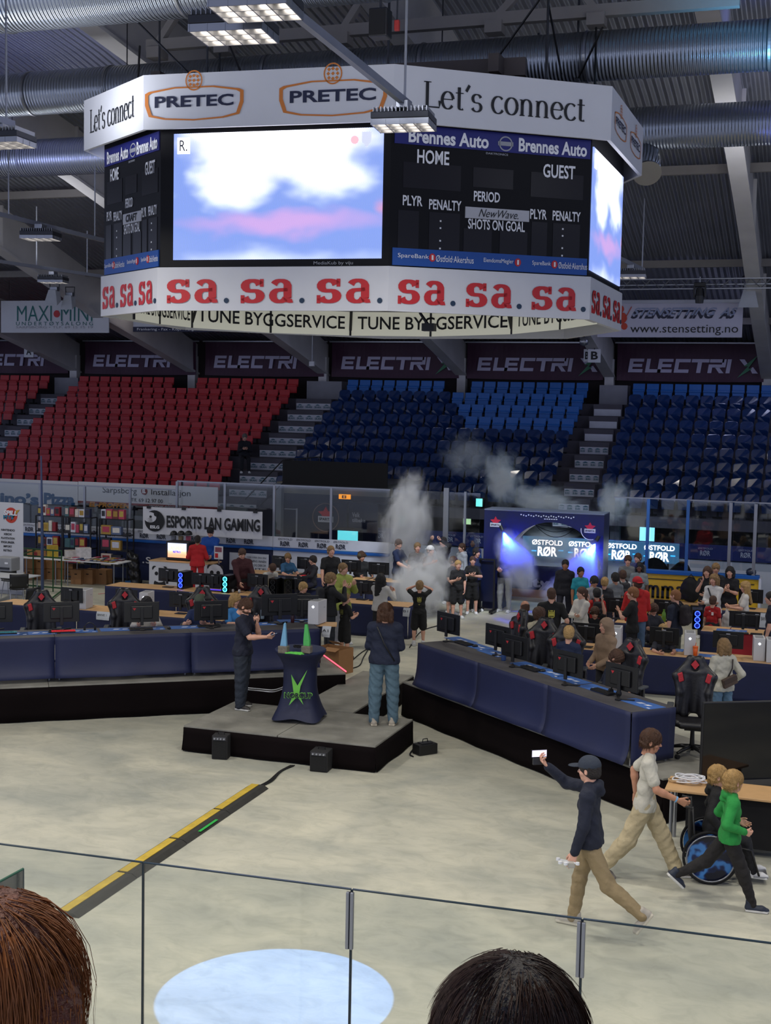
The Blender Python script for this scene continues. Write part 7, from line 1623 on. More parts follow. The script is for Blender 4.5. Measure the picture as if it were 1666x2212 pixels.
m = MB(); p.rect(m, a-.10, a+.10, b+.02, b+.15, 0, .005); m.build('picture', mat('pic_pink', '#8a4a5a', .6), s_, world=True); m = MB(); p.rect(m, a-.10, a-.01, b-.14, b-.02, 0, .005); m.build('picture', RED, s_, world=True)
# panda banner
p = Plane(gy(310, 1130, 33.9), (gy(567, 1130, 34.1)-gy(310, 1130, 33.9))*np.array([1, 1, 0])); a0, b1 = p.hit(309, 1094); a1, _ = p.hit(567, 1105); _, b0 = p.hit(309, 1152)
t = root('advert_banner', p.P((a0+a1)/2, b0), 'white banner with panda head and big black lettering', 'banner'); m = MB(); m.grid(lambda u, v: p.P(a0+(a1-a0)*u, b0+(b1-b0)*v-.01*math.sin(u*9), .02*math.sin(u*25)*(1-v)), 24, 4); bs = m.build('banner_cloth', WHITEP, t, world=True, sol=.008)
p.textpx('ESPORTS LAN GAMING', 361, 563, 1131, 27, TXTK, t, off=.04, bold=.035)
cx, cz = p.hit(335, 1125); m = MB(); p.poly(m, [(cx+.31*math.cos(q), cz+.31*math.sin(q)) for q in np.linspace(0, 6.1, 24)], .03, .035); m.build('round_logo', TXTK, t, world=True)
m = MB(); p.poly(m, [(cx-.14+.20*math.cos(q), cz+.10+.15*math.sin(q)) for q in np.linspace(0, 6.1, 18)], .036, .042); p.poly(m, [(cx-.30, cz+.07), (cx-.18, cz-.05), (cx-.05, cz-.02), (cx-.1, cz+.1)], .036, .042); m.build('face_patch', WHITEP, t, world=True)
m = MB(); p.poly(m, [(cx-.12+.04*math.cos(q), cz+.12+.035*math.sin(q)) for q in np.linspace(0, 6, 10)], .043, .047); p.poly(m, [(cx+.05+.07*math.cos(q), cz+.20+.07*math.sin(q)) for q in np.linspace(0, 6, 10)], .043, .047); m.build('eye_patch', TXTK, t, world=True)
p.text('ESLG', cx-.13, cx+.16, cz-.22, cz-.13, TXTW, t, bold=.04, off=.05)
m = MB()
for k in range(4): a = a0+.2+(a1-a0-.4)*k/3; p.rect(m, a-.06, a+.06, b1-.05, b1+.03, .02, .05)
m.build('clip', BLACK, t, world=True)
p = plane_y(34.42); a, b = p.hit(545, 1213); t = root('notice_sheet', p.P(a, b), 'large pale notice with blue lettering behind the maroon jacket', 'sign'); m = MB(); p.rectpx(m, 496, 1193, 580, 1236, -.01, .0); m.build('sheet', BOARDW, t, world=True)
for k, s_ in enumerate(('OSS FÅR DU EN', 'LØSNING INNEN', 'GULV OG DEKOR', 'ELITE')): p.textpx(s_, 534, 575, 1204+k*8.5, 5, NVI, t, off=.01)
# furniture by the left edge
WTB = mat('table_white', '#b9bcc0', .5)
q = gz(15, 1246, .75); t = root('side_table', (q[0], q[1], 0), 'white side table at the left edge with a grey printer', 'table'); MB().box((-.4, .3, .735), (1.9, .8, .03)).build('table_top', WTB, t, bevel=.01)
for dx, dy in ((-1.2, 0), (.5, 0), (.5, .6)): MB().tube([(dx, dy, 0), (dx, dy, .72)], .015, 6).build('leg', METAL, t)
q = gz(12, 1235, .76); t = root('printer', (q[0]-.05, q[1], .754), 'grey laser printer on the white side table', 'printer'); MB().box((0, .15, .2), (.52, .42, .36)).build('housing', mat('printer_grey', '#8f9194', .5), t, bevel=.03); MB().box((0, -.07, .10), (.42, .04, .05)).build('paper_tray', DMETAL, t); MB().box((.12, -.065, .24), (.1, .01, .05)).build('logo', WHITE, t)
def school_chair(px, py, deg, lb):
    q = gz(px, py, 0); a = math.radians(deg); d = math.cos(a)*(-FH)+math.sin(a)*RT; t = root('plastic_chair', (q[0], q[1], .002), lb, 'chair', 'black plastic chairs', math.atan2(d[0], -d[1]))
    MB().grid(lambda u, v: ((u-.5)*.46, .22+.05*(2*u-1)**2*-1+.05*v, .50+.36*v), 8, 5).build('backrest', BLACK, t, smooth=True, sol=.015); MB().grid(lambda u, v: ((u-.5)*.44, -.22+.42*v, .455-.02*math.sin(u*3.14)+.02*v), 8, 5).build('seat', BLACK, t, smooth=True, sol=.015)
    for s in (-1, 1): MB().tube([(s*.21, -.2, .0), (s*.2, -.17, .44), (s*.2, .15, .45), (s*.2, .22, .6)], .011, 6).build('leg', METAL, t); MB().tube([(s*.2, .05, .44), (s*.21, .22, 0)], .011, 6).build('leg', METAL, t)
school_chair(40, 1310, 200, 'black plastic chair left of the first gaming chair, nearer the desk'); school_chair(26, 1290, 170, 'black plastic chair beneath the white side table'); school_chair(58, 1345, 240, 'black plastic chair seen from its side behind the first gaming chair')
q = gz(297, 1252, 0); t = root('armchair', (q[0], q[1]+.4, .002), 'light blue upholstered armchair with wooden arms by the white table', 'chair'); BU = mat('chair_lightblue', '#4a7fa8', .8, bump=.3)
MB().grid(lambda u, v: ((u-.5)*.46*(1-.25*v*v), .22+.05*v, .46+.44*v), 8, 6).build('backrest', BU, t, smooth=True, sol=.05); MB().box((0, 0, .43), (.48, .46, .08)).build('seat', BU, t, bevel=.02)
for s in (-1, 1): MB().tube([(s*.26, -.22, 0), (s*.27, -.22, .62), (s*.27, .0, .66), (s*.26, .2, .6)], .018, 8).build('armrest', WOODT, t, smooth=True); MB().tube([(s*.22, .2, 0), (s*.22, .2, .42)], .015, 6).build('leg', METAL, t)
q = gz(290, 1265, 0); v = Vol((-.3, -.25, -.02), (.3, .25, .95), .02); v.cap((0, 0, .3), (.02, 0, .75), .16, .13, .1).cap((-.1, 0, .85), (.1, 0, .1), .1, .14, .08); v.wrinkle(.03, 14, 2); V, Fc = v.mesh(); o = vmesh('black_coat', [(V, Fc, 0)], [mat('coat_gloss', '#0f0f12', .3, bump=.8, bscale=12)]); o.location = (q[0]-.05, q[1]+.05, .02); tag(o, 'shiny black coat heaped beside the light blue armchair', 'coat')
m = MB(); a, b = gz(212, 1283, .3), gz(285, 1265, .5); tag(cable([a, (a+b)/2-np.array([0, 0, .05]), b], 'red and white barrier tape behind the first white computer', mat('tape_rw', '#c08a84', .6), .012), cat='tape')
q = gz(278, 1262, 0); carton((q[0], q[1]+.1, .002), (.3, .25, .1), 'flat bright blue box on the floor by the armchair', 10, hole=False, m_=mat('box_cyan', '#2a72b0', .5))
# bench before the yellow board, TV-side bits
a, b = gz(1400, 1294, .45), gz(1516, 1301, .45); y = 34.0; t = root('wooden_bench', (a[0], y, 0), 'pale wooden bench before the yellow board', 'bench'); x0, x1 = gy(1402, 1290, y)[0], gy(1516, 1298, y)[0]
MB().box(((x0+x1)/2, y, .46), (x1-x0, .34, .05)).build('seat', WOODT, t, world=True)
for x in (x0+.2, x1-.2): MB().bar((x-.15, y, 0), (x+.1, y, .44), .04, .25).build('leg', DMETAL, t, world=True)
q = gy(1492, 1276, 33.9); v = Vol((-.32, -.2, 0), (.32, .2, .75), .02); v.ell((0, 0, .28), (.27, .15, .28), .05).ell((-.02, 0, .45), (.18, .12, .2), .08); v.wrinkle(.008, 16, 1); V, Fc = v.mesh(); t = root('bean_bag', (q[0], 33.95, .49), 'bulky black bag standing on the wooden bench', 'bag'); vmesh('bag_body', [(V, Fc, 0)], [BLACK2], t); MB().tube([(-.1, -.05, .6), (0, -.05, .72), (.1, -.05, .6)], .015, 6).build('handle', BLACK, t)
for px, py, lb, s in ((1410, 1240, 'big rounded dark bag behind the yellow board', 1.15), (1469, 1240, 'smaller dark hooded bag behind the yellow board', .8)):
    q = gy(px, py, 35.2); v = Vol((-.6, -.3, -.9), (.6, .3, .6), .03); v.ell((0, 0, -.1), (.42*s, .22, .42*s), .05).ell((.05, 0, .1), (.25*s, .15, .3*s), .1).cap((0, 0, -.2), (.1, 0, -.9), .3*s, .35*s, .1); V, Fc = v.mesh(); t = root('kit_bag', q, lb, 'bag'); vmesh('bag_body', [(V, Fc, 0)], [BLACK2], t)
bowl = gy(1622, 1240, 34.4); t = root('dark_bowl', (bowl[0], 34.57, 1.205), 'dark round helmet resting on the blue rail by the right posts', 'helmet'); MB().lathe([(.10, 0), (.13, .05), (.12, .12), (.05, .17), (.001, .175)], 18).build('helmet_shell', mat('helmet_dark', '#20283c', .3), t, smooth=True)
# ------------------------------------------------------------------ everyone
def hd(px, py, h, z=0): q = gz(px, py, z+h); return (q[0], q[1], z+.002)
def seat_at(px, py, h, z=0, sit=.48): q = gz(px, py, z+sit+.90*h/1.75); return (q[0], q[1], z+.002)
SITL = ((1.45, 1.45), (1.45, 1.45))
def desk_arms(h, z=.77): k = 1.75/h; return ((.17, .42, z*k), (-.17, .42, z*k))
def sit_desk(px, py, h, lab, off=1.12):
    o_, n_ = (L0, nL) if px < 800 else (R0, nR); r = ray(px, py); r2 = r[:2]; c = (o_[:2]-CPOS[:2]-n_[:2]*off)@n_[:2]; t_ = c/(r2@n_[:2]); P_ = r2*t_; zc = zlev(px, py, P_)
    return (P_[0], P_[1], .602), max(.36, min(.56, zc-.6-.9*h/1.75))
def stool(loc, label, h=.46, m_=None):
    t = root('stool', (loc[0], loc[1], loc[2]), label, 'stool'); MB().lathe([(.17, h-.05), (.19, h-.02), (.17, h), (.001, h)], 18).build('seat', m_ or BLACK, t); MB().tube([(0, 0, .0), (0, 0, h-.04)], .03, 8).lathe([(.2, 0), (.2, .02), (.03, .05)], 16).build('pedestal', DMETAL, t)
# --- the four walking past on the right
q = gz(1268, 2012, 0)
A = person((q[0], q[1], .002), 1.83, 252, 'person in navy hoodie and cap walking left, filming with a raised phone', top=('#161b2c', 'hoodie'), bot=('#8e7c5c', 'jeans'), shoes=('#a8a196', '#c8c0ae'), hair=('short', 'dark'), hat=('brim', '#2c3340'), lod=0,
           legs=((.24, .10), (-.50, .42)), feet=(0, -.95), lean=.03, head=(.25, -.05), arms=((.16, .46, 1.56), (-.27, .10, .86)), hands=('hold', 'relax'), poles=((.6, -.2, -.8), None))
B_ = person((gz(1388, 1895, 0)[0], gz(1388, 1895, 0)[1], .002), 1.80, 76, 'person in white t-shirt and beige trousers striding to the right', top=('#bdb9ac', 'tee'), bot=('#b3a483', 'wide'), shoes=('#6a6460', '#d6d3cc'), hair=('fringe', 'brown'), lod=0, skn='mid',
            legs=((-.40, .28), (.47, .06)), feet=(-.42, 0.0), lean=.05, head=(0, -.12), arms=((.20, .36, .98), (-.25, -.12, .87)), hands=('hold', 'relax'), build_=1.05)
R_ = B_['root']; w = B_['wr'][0]; d = nrm(B_['wr'][0]-B_['el'][0]); MB().tube([w-d*.035, w-d*.018], .036, 14).build('wristband', mat('wristband_blue', '#6fa8d8', .5), R_)
C = person((gz(1535, 1893, 0)[0], gz(1535, 1893, 0)[1], .002), 1.50, 80, 'boy in black hoodie sitting in the wheelchair with blue wheel', top=('#121214', 'hoodie'), bot=('#17171b', 'jogger'), shoes=('#d8d8d8', '#e4e4e4'), hair=('fringe', 'blond'), lod=0, legs=((1.30, 1.0), (1.30, 1.0)), sit=.50, arms=((.34, .12, .72), (-.30, .2, .8)), hands=('grip', 'grip'), lean=.06)
D_ = person((gz(1570, 1958, 0)[0], gz(1570, 1958, 0)[1], .002), 1.52, 84, 'boy in bright green hoodie walking to the right past the wheelchair', top=('#238a3c', 'hoodie'), bot=('#1a1717', 'jogger'), shoes=('#1e2636', '#d2d0cc'), hair=('fringe', 'blond'), lod=0, legs=((.38, .05), (-.62, .45)), feet=(0, -.75), head=(-.45, 0), arms=((.20, .14, 1.02), (-.16, .12, 1.05)), hands=('grip', 'relax'), lean=.02)
# wheelchair
q = gz(1518, 1893, 0); fw = math.cos(math.radians(80))*(-FH)+math.sin(math.radians(80))*RT; cl = C['root'].location
t = root('wheelchair', (cl[0], cl[1], 0), 'wheelchair with a blue patterned wheel disc rolling to the right', 'wheelchair', rz=math.atan2(-fw[0], fw[1]))
def disc_mat():
    m, nt, b, L = nodes_of('wheel_art'); tc = nt.nodes.new('ShaderNodeTexCoord'); n = nt.nodes.new('ShaderNodeTexWave'); n.wave_type = 'RINGS'; n.rings_direction = 'SPHERICAL'; n.inputs['Scale'].default_value = 2.2; n.inputs['Distortion'].default_value = 9; n.inputs['Detail'].default_value = 3; n.inputs['Detail Scale'].default_value = 1.4
    cr = nt.nodes.new('ShaderNodeValToRGB'); e = cr.color_ramp.elements; e[0].color = lin('#060c24'); e[1].color = lin('#3f7cc0'); e[0].position = .35; e[1].position = .95; x = e.new(.7); x.color = lin('#11295e')
    L(tc.outputs['Object'], n.inputs['Vector']); L(n.outputs['Fac'], cr.inputs[0]); L(cr.outputs[0], b.inputs['Base Color']); b.inputs['Roughness'].default_value = .25; return m
WD = disc_mat()
for s in (1, -1):
    x = s*.27; w_ = MB(); n = 40; w_.tube([(x, -.03+.295*math.cos(a), .305+.295*math.sin(a)) for a in np.linspace(0, 2*math.pi, n)], .016, 8, caps=False); wh = w_.build('tyre', BLACK2, t, smooth=True)
    MB().tube([(x+s*.035, -.03+.262*math.cos(a), .305+.262*math.sin(a)) for a in np.linspace(0, 2*math.pi, n)], .008, 6, caps=False).build('push_rim', METAL, wh, smooth=True)
    MB().tube([(x-.004, -.03, .305), (x+.004, -.03, .305)], .272, 44).build('wheel_disc', WD, wh); MB().tube([(x-.02, -.03, .305), (x+s*.03, -.03, .305)], .05, 16).build('hub', BLACK, wh)
    MB().tube([(s*.19, .36, .06), (s*.215, .36, .06)], .055, 16).build('castor', BLACK2, t); MB().tube([(s*.2, .36, .06), (s*.2, .30, .30), (s*.2, -.2, .40), (s*.2, -.24, .86)], .014, 8).tube([(s*.2, .30, .42), (s*.19, .42, .40), (s*.16, .52, .10)], .012, 8).build('side_frame', BLACK, t, smooth=True)
    MB().tube([(s*.2, -.24, .84), (s*.2, -.34, .86)], .016, 8).build('push_handle', BLACK, t)
MB().box((0, .02, .44), (.38, .40, .05)).build('seat_cushion', BLACK2, t, bevel=.015); MB().box((0, -.25, .62), (.38, .03, .36)).build('backrest', BLACK2, t, bevel=.01); MB().box((0, .54, .09), (.34, .16, .02)).build('footrest', METAL, t, bevel=.004)
# phone on its lens grip, held up
def held(inf, i, fwd=.08, up=0.0, side=0.0):
    w = Vector(inf['wr'][i].tolist()); d = Vector(nrm(inf['wr'][i]-inf['el'][i]).tolist()); p = w+d*fwd+Vector((side, 0, up)); R = Matrix.Rotation(inf['root'].rotation_euler[2], 3, 'Z'); return Vector(inf['root'].location)+R @ p
p_ = held(A, 0, .07, .07); dc = np.array(p_)-CPOS; pl = Plane(np.array(p_)-RT*.085, RT*1.0+FH*.25, (0, 0, 1)); t = root('smartphone', p_, 'smartphone held up by the person in the cap, screen lit', 'phone')
m = MB(); pl.rect(m, -.04, .13, -.02, .06, -.01, 0); m.build('phone_body', BLACK, t, world=True, bevel=.002); m = MB(); pl.rect(m, -.034, .124, -.014, .054, 0, .002); m.build('phone_screen', mat('phone_lit', (.75, .7, .95), emis=.8), t, world=True)
m = MB(); pl.rect(m, -.02, .10, -.10, -.03, -.03, .0); m.build('grip', DMETAL, t, world=True, bevel=.006)
p_ = held(A, 1, .12); t = root('camera_drone', p_, 'small white and grey folding drone held in the lowered hand', 'drone', rz=.4); MB().box((0, 0, 0), (.07, .11, .06)).build('drone_body', mat('drone_grey', '#a8a49c', .5), t, bevel=.01)
for sx, sy in ((-1, -.6), (-1, .5), (-.6, -1), (.4, -1)): MB().bar((0, 0, .02), (sx*.12, sy*.09, .03), .014, .012).lathe([(.02, .02), (.02, .045), (.001, .045)], 10, (sx*.12, sy*.09, 0)).build('drone_arm', WHITE, t)
# --- on the stage
q = gz(523, 1530, .4); G = person((q[0], q[1], .402), 1.80, 74, 'bearded person in navy t-shirt with microphone, reading a phone on stage', top=('#161a2c', 'tee'), bot=('#252c38', 'wide'), shoes=('#2a2624', '#d0cfc8'), hair=('short', 'brown'), lod=0, build_=1.18, head=(.05, -.55), lean=.05, legs=((.05, .05), (-.06, .05)), arms=((.08, .42, 1.19), (-.02, .22, 1.38)), hands=('hold', 'grip'), poles=((.6, -.6, -.8), (-.7, -.2, -.8)))
v = Vol((-.1, -.06, -.16), (.1, .13, .0), .006); v.ell((0, .038, -.068), (.060, .062, .062), .01).ell((0, .115, -.048), (.024, .03, .010), .006, sub=True).box((0, 0, .02), (.2, .2, .04), .002, .01, sub=True).wrinkle(.0025, 90, 1); V, Fc = v.mesh(); vmesh('beard', [((V*G['hs']) @ G['R'].T+G['hc'], Fc, 0)], [hairm('brown')], G['root'])
p_ = held(G, 1, .07, .03); t = root('microphone', p_, 'black handheld microphone at the bearded person’s mouth', 'microphone', rz=G['root'].rotation_euler[2]); MB().tube([(0, -.02, -.10), (0, .0, .03)], [.012, .017], 12).build('mic_handle', BLACK, t); MB().lathe([(.001, -.0), (.022, .012), (.026, .03), (.02, .05), (.001, .056)], 14, (0, .005, .025)).build('mic_head', DMETAL, t, smooth=True)
p_ = held(G, 0, .10, .03); t = root('smartphone', p_, 'phone held flat by the bearded person on stage', 'phone', rz=G['root'].rotation_euler[2]); MB().box((0, .0, 0), (.075, .15, .009), R=Matrix.Rotation(.35, 3, 'X')).build('phone_body', BLACK, t, bevel=.002); MB().box((0, 0, .006), (.068, .14, .002), R=Matrix.Rotation(.35, 3, 'X')).build('phone_screen', mat('phone_dim', '#8fa6c8', emis=.3), t)
q = gz(828, 1566, .4); Hh = person((q[0], q[1], .402), 1.90, 176, 'person in navy jacket and light jeans standing on stage, back to us', top=('#121a30', 'jacket'), bot=('#4e6674', 'wide'), shoes=('#a39a8c', '#c8bda8'), hair=('bob', 'brown'), lod=0, build_=1.1, arms=((.10, .26, 1.08), (-.10, .26, 1.08)), hands=('relax', 'relax'), legs=((.03, .02), (-.02, .04)), abd=(.07, .07), head=(0, -.1), poles=((.5, -.4, -.9), (-.5, -.4, -.9)))
w0 = Hh['chest']-Hh['rx']*0; MB().tube([Hh['shd'][1]*.6+Hh['neck']*.4-Hh['fy']*.13, Hh['chest']-Hh['fy']*.16-np.array([0, 0, .1]), Hh['pel']-Hh['fy']*.13+Hh['rx']*.16], .012, 6).build('bag_strap', BLACK, Hh['root'], smooth=True)
# --- the seated and standing around the left desks
def Pn(px, py, h, deg, label, **k): return person(hd(px, py, h, k.pop('z', 0)), h, deg, label, **k)
def Ps(px, py, h, deg, label, z=0, st=True, **k):
    loc = seat_at(px, py, h, z); st_ = .48
    if z: loc, st_ = sit_desk(px, py, h, label)
    kk = dict(legs=SITL, sit=st_, arms=desk_arms(h)); kk.update(k); i = person(loc, h, deg, label, **kk)
    if st: stool(loc, 'stool under the '+label[:60].replace('person', 'seated person').split(',')[0], kk['sit']-.02)
    return i
i = Ps(317, 1290, 1.6, 10, 'dark-haired gamer half hidden behind a monitor', z=.6, st=False, hair=('bob', 'black'), top=('#b8b4b0', 'sweater'), head=(-.5, -.3)); headset(i)
i = Ps(432, 1294, 1.7, 0, 'gamer in green cap and navy shirt behind a monitor', z=.6, st=False, hat=('back', '#4a5344'), top=('#1d2c54', 'tee'), hair=('short', 'brown'), head=(.2, -.5)); headset(i, '#8d8f94')
Ps(508, 1288, 1.7, 40, 'blond person in light blue top sitting beside the microphone man', z=.6, hair=('bob', 'blond'), top=('#3f86c8', 'tee'), head=(-.2, -.2))
i = Pn(655, 1260, 1.42, 20, 'blond boy in black tracksuit top facing the desks', hair=('fringe', 'blond'), top=('#14161c', 'jacket'), head=(-.6, -.1), arms=((.12, .28, 1.05), (-.12, .28, 1.05)))
i = Pn(714, 1238, 1.80, 110, 'person in black jacket with backpack, hand at chin', hair=('messy', 'dblond'), top=('#15161a', 'jacket'), bot=('#1c2027', 'jeans'), arms=((.08, .28, 1.44), (-.05, .30, 1.20)), build_=1.05, head=(.2, 0)); backpack(i, '#1b1c20', 'dark backpack on the person with hand at chin')
i = Pn(741, 1216, 1.82, 35, 'person in lime green jacket behind the boy in black tee', hair=('short', 'dblond'), top=('#97a04e', 'coat'), bot=('#8f9096', 'long'), arms=((.10, .30, 1.25), (-.10, .30, 1.30)), hands=('hold', 'hold'), head=(-.3, 0))
Pn(746, 1284, 1.35, 130, 'blond boy in long black tee, side turned, by the lime jacket', hair=('short', 'dblond'), top=('#131313', 'tee'), bot=('#131313', 'shorts'), shoes=('#222222', '#444444'), arms=((.12, .30, 1.15), (-.12, .30, 1.15)), head=(.3, 0), emblem=(-1, '#6a6a34', .1, EMB))
Pn(823, 1239, 1.66, 155, 'girl with long dark hair, white sweater and black bag, filming', hair=('long', 'black'), top=('#bdbab4', 'sweater'), bot=('#17181c', 'slim'), arms=((.18, .34, 1.28), (.02, .34, 1.30)), head=(-.3, 0), hands=('hold', 'hold'))
i = Pn(907, 1257, 1.43, 178, 'boy in black tee with gold print, back to us, hands at face', hair=('fringe', 'dblond'), top=('#101010', 'tee'), bot=('#101010', 'shorts'), shoes=('#c9c9c9', '#e0e0e0'), arms=((.10, .18, 1.62), (-.10, .18, 1.62)), poles=((.9, -.1, -.6), (-.9, -.1, -.6)), emblem=(-1, '#a09a4a', .1, EMB))
i = Pn(523, 1184, 1.78, 30, 'person in maroon hooded jacket looking down at a desk', hair=('short', 'brown'), top=('#3c161c', 'coat'), bot=('#1b1b20', 'long'), arms=((.2, .35, .95), (-.2, .35, .95)), head=(.1, -.45), build_=1.1)
person((hd(572, 1222, 1.35)), 1.6, 35, 'boy in white shirt bending over the keyboard', hair=('short', 'brown'), top=('#c2bfb4', 'tee'), bot=('#1c1c22', 'long'), lean=.75, legs=((.1, .1), (.1, .1)), arms=((.2, .62, .85), (-.15, .62, .85)), head=(0, -.7))
Pn(427, 1156, 1.72, 178, 'person in bright red tracksuit, back to us, before the old television', hair=('buzz', 'dark'), top=('#b01c22', 'jacket'), bot=('#b01c22', 'long'), skn='tan', arms=((.2, .25, 1.05), (-.2, .25, 1.05)))
Pn(455, 1139, 1.82, 350, 'person in blue jacket and black cap behind the show counter', hair=('short', 'dark'), hat=('back', '#101014'), top=('#0f4494', 'jacket'), arms=((.12, .36, 1.02), (-.15, .36, 1.02)), head=(0, -.45), build_=1.1)
i = Ps(622, 1196, 1.6, 30, 'left gamer with headset and blue top behind the far monitors', hair=('fringe', 'dblond'), top=('#2c5a80', 'tee'), head=(.5, -.1)); headset(i)
i = Ps(677, 1201, 1.6, 300, 'right gamer with headset and dark top behind the far monitors', hair=('short', 'dark'), top=('#1a1a22', 'sweater'), head=(.3, -.1)); headset(i)
Pn(715, 1179, 1.80, 20, 'person in black t-shirt leaning behind the far monitors', hair=('short', 'dblond'), top=('#121214', 'tee'), arms=((.3, .30, .85), (-.3, .30, .85)), head=(-.1, .1), build_=1.08)
i = Ps(781, 1192, 1.75, 20, 'gamer in olive beanie and dark top at the far desk', hair=('messy', 'brown'), hat=('beanie', '#4a4330'), top=('#222428', 'sweater'), head=(-.2, -.2))
p_ = gz(781, 1245, .85)
# --- the crowd in the smoke
Pn(861, 1164, 1.82, 60, 'person in dark blue event t-shirt at the edge of the smoke', hair=('short', 'brown'), top=('#172648', 'tee'), arms=((.15, .36, 1.05), (-.15, .38, 1.08)), hands=('hold', 'hold'), head=(.5, -.3))
Pn(930, 1179, 1.72, 40, 'person in white cap in the middle of the smoke', hair=('short', 'brown'), hat=('back', '#cfcfcf'), top=('#5b4a46', 'tee'), bot=('#2a2a2e', 'long'), arms=((.3, .40, 1.35), (-.1, .3, 1.1)))
Pn(902, 1172, 1.74, 10, 'person in grey top lost in the thick smoke', hair=('short', 'dblond'), top=('#63605e', 'tee'), bot=('#33333a', 'long'))
Pn(958, 1160, 1.80, 320, 'person in black with raised arms behind the smoke', hair=('short', 'dark'), top=('#15151a', 'sweater'), arms=((.16, .30, 1.68), (-.16, .30, 1.68)), hands=('hold', 'hold'))
Pn(975, 1203, 1.50, 60, 'boy in black jersey leaning to a friend beside the smoke', hair=('fringe', 'brown'), top=('#1b1b1d', 'tee'), bot=('#1b1b1d', 'shorts'), arms=((.2, .2, .95), (.1, .3, 1.2)), lean=.12)
Pn(990, 1212, 1.45, 10, 'boy in black jersey with hand at chest, second of the trio', hair=('short', 'blond'), top=('#1b1b1d', 'tee'), bot=('#1b1b1d', 'shorts'), arms=((.10, .26, 1.2), (-.2, .1, .9)))
Pn(1022, 1203, 1.48, 355, 'boy in black jersey and white shoes with folded hands, right of the trio', hair=('short', 'brown'), top=('#161618', 'tee'), bot=('#161618', 'shorts'), shoes=('#dedede', '#eeeeee'), arms=((.04, .24, 1.22), (-.04, .24, 1.20)), hands=('hold', 'hold'), poles=((.9, -.1, -.5), (-.9, -.1, -.5)))
Pn(999, 1174, 1.62, 300, 'child in pale grey hoodie turned away behind the trio', hair=('short', 'brown'), top=('#a9adb4', 'hoodie'), bot=('#3a3c44', 'long'))
Pn(1022, 1162, 1.76, 350, 'person in blue hoodie with the hood up beside the arch', hair=None, hat=('hood', '#31579a'), top=('#31579a', 'hoodie'), bot=('#20232c', 'long'))
Pn(1030, 1184, 1.66, 30, 'person in dark blue jersey close to the arch foot', hair=('messy', 'dark'), top=('#1f2a50', 'tee'), bot=('#22242c', 'long'))
q = gz(1089, 1322, 0); person((q[0], q[1], .002), 1.78, 330, 'person in grey joggers and dark jacket standing inside the arch', hair=('short', 'dark'), top=('#10142c', 'jacket'), bot=('#9a9c9c', 'jogger'), shoes=('#c9c9c9', '#e2e2e2'), arms=((.06, .28, 1.12), (-.06, .28, 1.1)), hands=('hold', 'hold'))
Pn(1222, 1207, 1.72, 350, 'dark figure walking out through the smoke of the arch', hair=('short', 'black'), top=('#15151f', 'hoodie'), bot=('#22222e', 'long'), legs=((.3, .15), (-.25, .2)), skn='tan')
Pn(1255, 1226, 1.55, 10, 'figure in turquoise shirt in the blue smoke of the arch', hair=('short', 'black'), top=('#1f8a9a', 'tee'), bot=('#22222e', 'long'), skn='tan')
# --- right half
i = Pn(1192, 1269, 1.85, 178, 'broad person in black tee with gold badge on the back', hair=('buzz', 'brown'), top=('#101010', 'tee'), bot=('#1b1b20', 'long'), build_=1.15, arms=((.28, .02, .92), (-.24, .1, .92)), emblem=(-1, '#b8b04e', .1, EMB))
Pn(1135, 1297, 1.80, 190, 'bald person in black tee, back to us, behind a gaming chair', hair=('bald', 'brown'), top=('#121212', 'tee'), bot=('#1b1b20', 'long'), build_=1.12, skn='mid')
Pn(1165, 1314, 1.70, 175, 'curly-haired person in cream hoodie, back to us', hair=('curly', 'brown'), top=('#b5ad96', 'hoodie'), bot=('#26262c', 'long'))
Ps(1230, 1345, 1.55, 150, 'blond boy in navy jersey sitting with his back to us', z=.6, hair=('short', 'blond'), top=('#16223e', 'tee'), arms=None and 0 or (None, None), head=(-.3, 0))
i = Pn(1258, 1268, 1.70, 300, 'woman with ponytail and white sweater, arms crossed', hair=('ponytail', 'brown'), top=('#c8c4ba', 'sweater'), bot=('#26262c', 'slim'), arms=((-.08, .22, 1.16), (.08, .24, 1.14)), poles=((.9, -.1, -.5), (-.9, -.1, -.5)), head=(.1, -.05))
i = Pn(1290, 1272, 1.52, 185, 'child in red shirt with black backpack, back to us', hair=('short', 'black'), top=('#b3221f', 'tee'), bot=('#1b1b20', 'long')); backpack(i, '#1e1e22', 'black backpack on the child in red shirt')
Pn(1284, 1245, 1.60, 20, 'boy with black fringe and grey shirt behind the red shirt', hair=('fringe', 'black'), top=('#8c8c8e', 'tee'), skn='mid', head=(0, -.4))
Pn(1307, 1248, 1.55, 160, 'blond boy among the children right of the arch', hair=('short', 'blond'), top=('#2a2a30', 'tee'))
Pn(1330, 1238, 1.60, 200, 'boy with black hair and grey t-shirt, holding a drink', hair=('fringe', 'black'), top=('#74787c', 'tee'), skn='mid', arms=((.18, .3, 1.05), (-.1, .3, 1.1)))
i = Pn(1346, 1232, 1.62, 190, 'boy in pale shirt with black straps, back to us', hair=('short', 'brown'), top=('#b8babc', 'tee'), bot=('#6a5a6a', 'long')); backpack(i, '#2a2a2e', 'small dark backpack on the boy in pale shirt')
Pn(1357, 1200, 1.72, 350, 'tall boy in grey t-shirt looking at us from the children', hair=('fringe', 'brown'), top=('#6d7172', 'tee'))
Pn(1379, 1195, 1.74, 320, 'person with glasses in grey top behind the children', hair=('short', 'brown'), top=('#4a4f58', 'sweater'))
Pn(1382, 1215, 1.62, 345, 'child with dark braids and pale jersey near the yellow board', hair=('bob', 'black'), top=('#7d868a', 'tee'), skn='dark')
